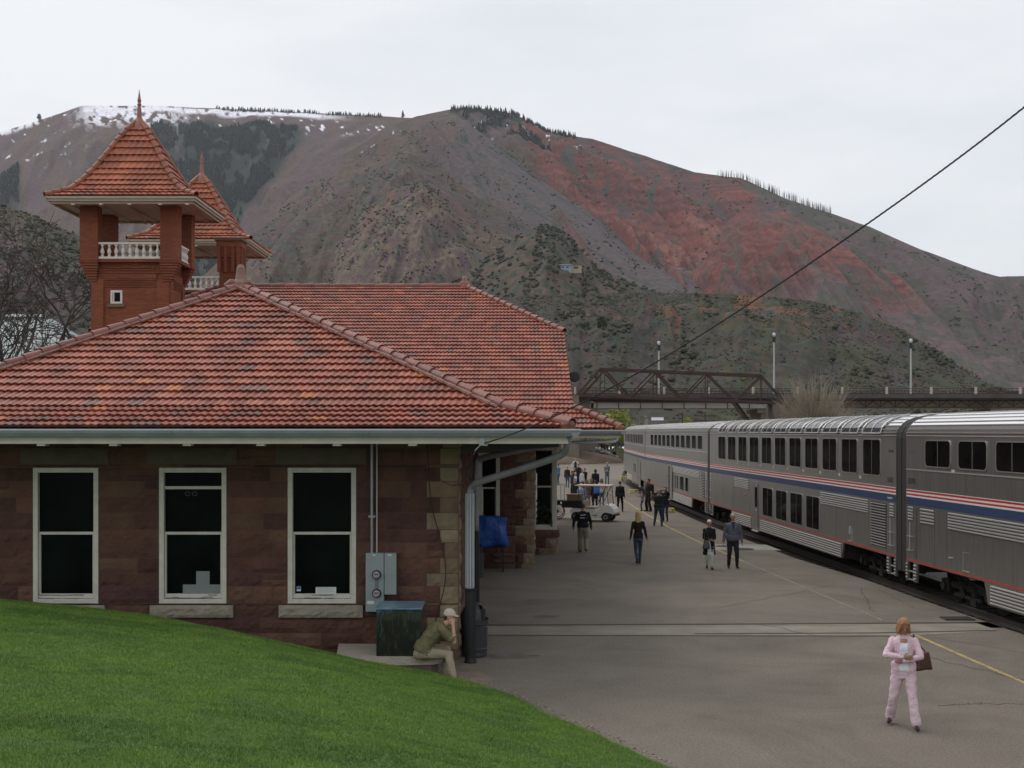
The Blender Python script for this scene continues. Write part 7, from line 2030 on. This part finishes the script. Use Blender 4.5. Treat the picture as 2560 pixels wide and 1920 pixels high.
for i, px in enumerate((1496, 1508, 1519, 1527, 1539, 1545, 1552)):
    p = at(px, 1118, 300); h = (2.6, 2.2, 2.4, 3.5, 3.2, 2.6, 2.4)[i]
    o = MB().box(-.25, .25, -.25, .25, -.5, h).box(-.4, .4, -.3, .3, h - .5, h - .3).build('fence_post', M_spoutb); o.location = (p.x, 300, 0)
    tag(o, ['leftmost dark post along the pale road beyond the path', 'second dark post from the left along the pale road', 'third dark post from the left along the pale road', 'tallest dark post along the pale road', 'second tallest dark post along the pale road', 'second dark post from the train along the pale road', 'dark post nearest the train along the pale road'][i], 'post', 'dark posts along the pale road')
# ---- bare and budding trees
def stems(n, hgt, spread, seed, r0=.035, base=.5, twist=.25, fork=True):
    rg = random.Random(seed); mb = MB()
    for i in range(n):
        a = rg.uniform(0, 6.283); q = rg.random() ** .6; h = hgt * rg.uniform(.55, 1.0) * (1 - .25 * q)
        bx = base * rg.uniform(0, 1); dx, dy = math.cos(a), math.sin(a); L_ = spread * q
        pts = []
        for k in range(6):
            t = k / 5; pts.append((dx * (bx + L_ * t ** 1.3) + rg.gauss(0, twist * .3 * t), dy * (bx + L_ * t ** 1.3) + rg.gauss(0, twist * .3 * t), h * t))
        mb.tube(pts, [r0 * (1 - .8 * k / 5) for k in range(6)], 4, cap=False)
        if fork:
            for j in range(rg.randint(3, 6)):
                k = rg.randint(2, 4); p = Vector(pts[k]); d = Vector((rg.gauss(dx, .7), rg.gauss(dy, .7), rg.uniform(.8, 2))).normalized(); l_ = h * rg.uniform(.15, .35)
                mb.tube([p, p + d * l_ * .5, p + d * l_ + Vector((rg.gauss(0, .1), 0, .1))], [r0 * .4, r0 * .25, r0 * .1], 3, cap=False)
    return mb
M_twig = mat('pale_twigs', (.23, .19, .145), .95, c2=(.34, .29, .22), scale=.6); M_twigd = mat('dark_twigs', (.045, .035, .03), .95, c2=(.085, .068, .058), scale=1)
def thicket(px, Y, hgt, spread, n, seed, label, m_=None, r0=.05, group=None, z=0):
    p = at(px, 1078, Y); e = empty('bare_tree', (p.x, Y, z), 0, label, 'tree', group)
    stems(n, hgt, spread, seed, r0).build('branches', m_ or M_twig, e); MB().tube([(0, 0, -.5), (0, 0, .4)], [.35, .3], 8).build('trunk', M_bark, e); return e
thicket(2035, 158, 12.6, 4.6, 380, 1, 'large leafless grey tan willow in front of the road bridge, behind the lounge car', None, .065)
thicket(1965, 166, 9.5, 3.6, 120, 2, 'smaller leafless thicket at the right foot of the truss bridge', M_twigd, .045)
thicket(2110, 165, 8.5, 4.0, 120, 3, 'low leafless thicket right of the large bare willow')
for i, (px, Y, hh_, lb) in enumerate(((1600, 300, 8.5, 'leafless brown tree under the bridge, right of the yellow green tree'), (1700, 290, 8.2, 'leafless brown tree under the middle of the girder'), (1790, 300, 8.4, 'leafless brown tree under the girder near its right pier'), (1500, 250, 7.5, 'leafless brown tree at the left pier under the girder'), (1860, 280, 8.2, 'leafless brown tree seen behind the raking strut'), (2200, 270, 8, 'leafless brown tree hidden low behind the lattice girder'))):
    thicket(px, Y, hh_, 6.5, 130, 10 + i, lb, M_twigd if i % 2 else M_twig, .06, 'leafless trees seen under the bridge')
M_leafy = mat('spring_leaves', (.17, .19, .035), .8, attr='Col', c2=(.26, .27, .06), scale=.6, spec=.2)
def leafy(px, Y, rx, hgt, seed, label):
    p = at(px, 1078, Y); e = empty('leafy_tree', (p.x, Y, 0), 0, label, 'tree')
    MB().tube([(0, 0, -.4), (.1, 0, hgt * .3), (0, 0, hgt * .6)], [.22, .16, .08], 7).build('trunk', M_bark, e)
    cr_ = crown_mesh(rx, (hgt - 2.2) / 1.75, 2200, rx * .045, seed).build('crown', M_leafy, e, colors=True); cr_.location.z = 2.2; return e
leafy(1543, 245, 5.2, 9.6, 41, 'yellow green budding tree in the gap under the bridge above the last coach')
leafy(1711, 320, 3.2, 7.6, 42, 'small yellow green tree peeping under the girder over the train roof')
# slim far utility poles and a white building under the bridge
for i, (px, lb) in enumerate(((1706, 'thin dark utility pole under the left half of the girder'), (1763, 'dark utility pole with crossarms under the girder'))):
    p = at(px, 1078, 230); e = empty('utility_pole', (p.x, 230, 0), 0, lb, 'pole'); MB().tube([(0, 0, 0), (0, 0, 7.9)], [.14, .11], 8).build('pole', M_rt, e)
    if i: MB().box(-2.1, 2.1, -.06, .06, 7.2, 7.35).box(-2.1, 2.1, -.06, .06, 6.3, 6.45).build('crossarm', M_rt, e)
fb = empty('far_building', (38, 330, 0), 0, 'tiny white building seen through the bridge opening', 'building')
MB().box(-2.4, 3.2, 0, 8, -.3, 8.2).build('wall', mat('far_wall', (.12, .105, .09), .8), fb); MB().box(-1.5, 1.7, -.1, -.02, 7.3, 8.1).build('window', mat('white_panel', (.8, .82, .84), .4), fb); MB().box(-2.7, 3.5, -.3, 8.3, 8.21, 8.5).build('roof', M_droof, fb)

# ---- left side: metal roofed hall and bare trees behind the station
hl = empty('metal_roof_hall', (-39, 92, 0), 0, 'hall with a pale grey metal roof behind bare branches at far left', 'building')
M_mroof = mat('pale_metal_roof', (.24, .27, .275), .6, c2=(.30, .33, .335), scale=.3, stretch=(6, 1, 1)); M_trim = mat('white_trim', (.8, .8, .8), .4)
MB().box(-12, 7.6, 0, 20, -.5, 7.5).build('wall', mat('hall_wall', (.12, .10, .09), .9), hl)
rm = MB(); rm.quad((-12, -.5, 7.4), (8.6, -.5, 7.4), (1.5, 9, 13.6), (-12, 9, 13.6)); rm.quad((8.6, -.5, 7.4), (9.2, 20, 7.4), (1.5, 11, 13.6), (1.5, 9, 13.6)); rm.quad((-12, 9.01, 13.6), (1.5, 9.01, 13.6), (8.6, 20, 7.4), (-12, 20, 7.4))
ro_ = rm.build('roof', M_mroof, hl); MB().box(-12, 1.5, 8.7, 9.3, 13.61, 13.8).build('ridge_trim', M_trim, ro_)
def bare_tree(loc, hgt, seed, label, m_, r0=.16, lean=(0, 0), depth=6, up=.25):
    e = empty('bare_tree', loc, 0, label, 'tree', 'bare trees behind the station at left'); rg = random.Random(seed); tk_, br = MB(), MB()
    def grow(p, d, l_, r, k):
        mid_ = p + d * l_ * .5 + Vector((rg.gauss(0, .06), rg.gauss(0, .06), rg.gauss(0, .04))) * l_; q = p + (d + Vector((rg.gauss(0, .12), rg.gauss(0, .12), .05))).normalized() * l_
        (tk_ if k >= depth - 1 else br).tube([p, mid_, q], [r, r * .85, r * .7], 6 if k > 3 else 4, cap=False)
        if k <= 0: return
        for j in range(rg.choice((2, 3, 3)) if k < depth else 3):
            nd = (d + Vector((rg.gauss(0, .62), rg.gauss(0, .62), rg.gauss(up * .4, .35)))).normalized()
            s0 = p.lerp(q, rg.uniform(.45, 1.0)) if j else q
            grow(s0, nd, l_ * rg.uniform(.62, .86), max(r * .62, .02), k - 1)
    grow(Vector((0, 0, 0)), Vector((lean[0], lean[1], 1)).normalized(), hgt * .26, r0, depth)
    tk_.build('trunk', M_bark, e); br.build('branches', m_, e); return e
bare_tree((-25.5, 60, 0), 20.0, 3, 'dark bare tree at the left edge spreading branches in front of the metal roof', M_twigd, .24, (.15, 0), 7)
bare_tree((-21.5, 62, 0), 14.5, 5, 'bare dark tree with fine branches close to the brick tower', M_twigd, .14, (0, 0), 6)
bare_tree((-24.8, 75, 0), 18, 8, 'pale grey slender bare tree between the dark tree and the tower', mat('grey_twigs', (.14, .125, .11), .95, c2=(.2, .18, .16), scale=1), .13, (.05, 0), 6)
bare_tree((-32, 78, 0), 20, 13, 'farther bare tree behind the leftmost branches', M_twigd, .2, (.1, 0), 6)

# ------------------------------------------------------------------ haze
hz = MB().box(-4500, 5200, -300, 5600, -1.7, 1500).build('haze', [], None)
hm = bpy.data.materials.new('haze_air'); hm.use_nodes = True
hn_, hl_ = hm.node_tree.nodes, hm.node_tree.links; hn_.clear()
ho = hn_.new('ShaderNodeOutputMaterial'); hv = hn_.new('ShaderNodeVolumePrincipled')
hv.inputs['Color'].default_value = (.86, .90, 1.0, 1); hv.inputs['Density'].default_value = .000034; hv.inputs['Anisotropy'].default_value = .1
hl_.new(hv.outputs[0], ho.inputs['Volume']); hz.data.materials.append(hm); tag(hz, kind='stuff'); hz['label'] = 'thin grey haze between the platform and the mountains'

bpy.data.scenes.remove(TS)
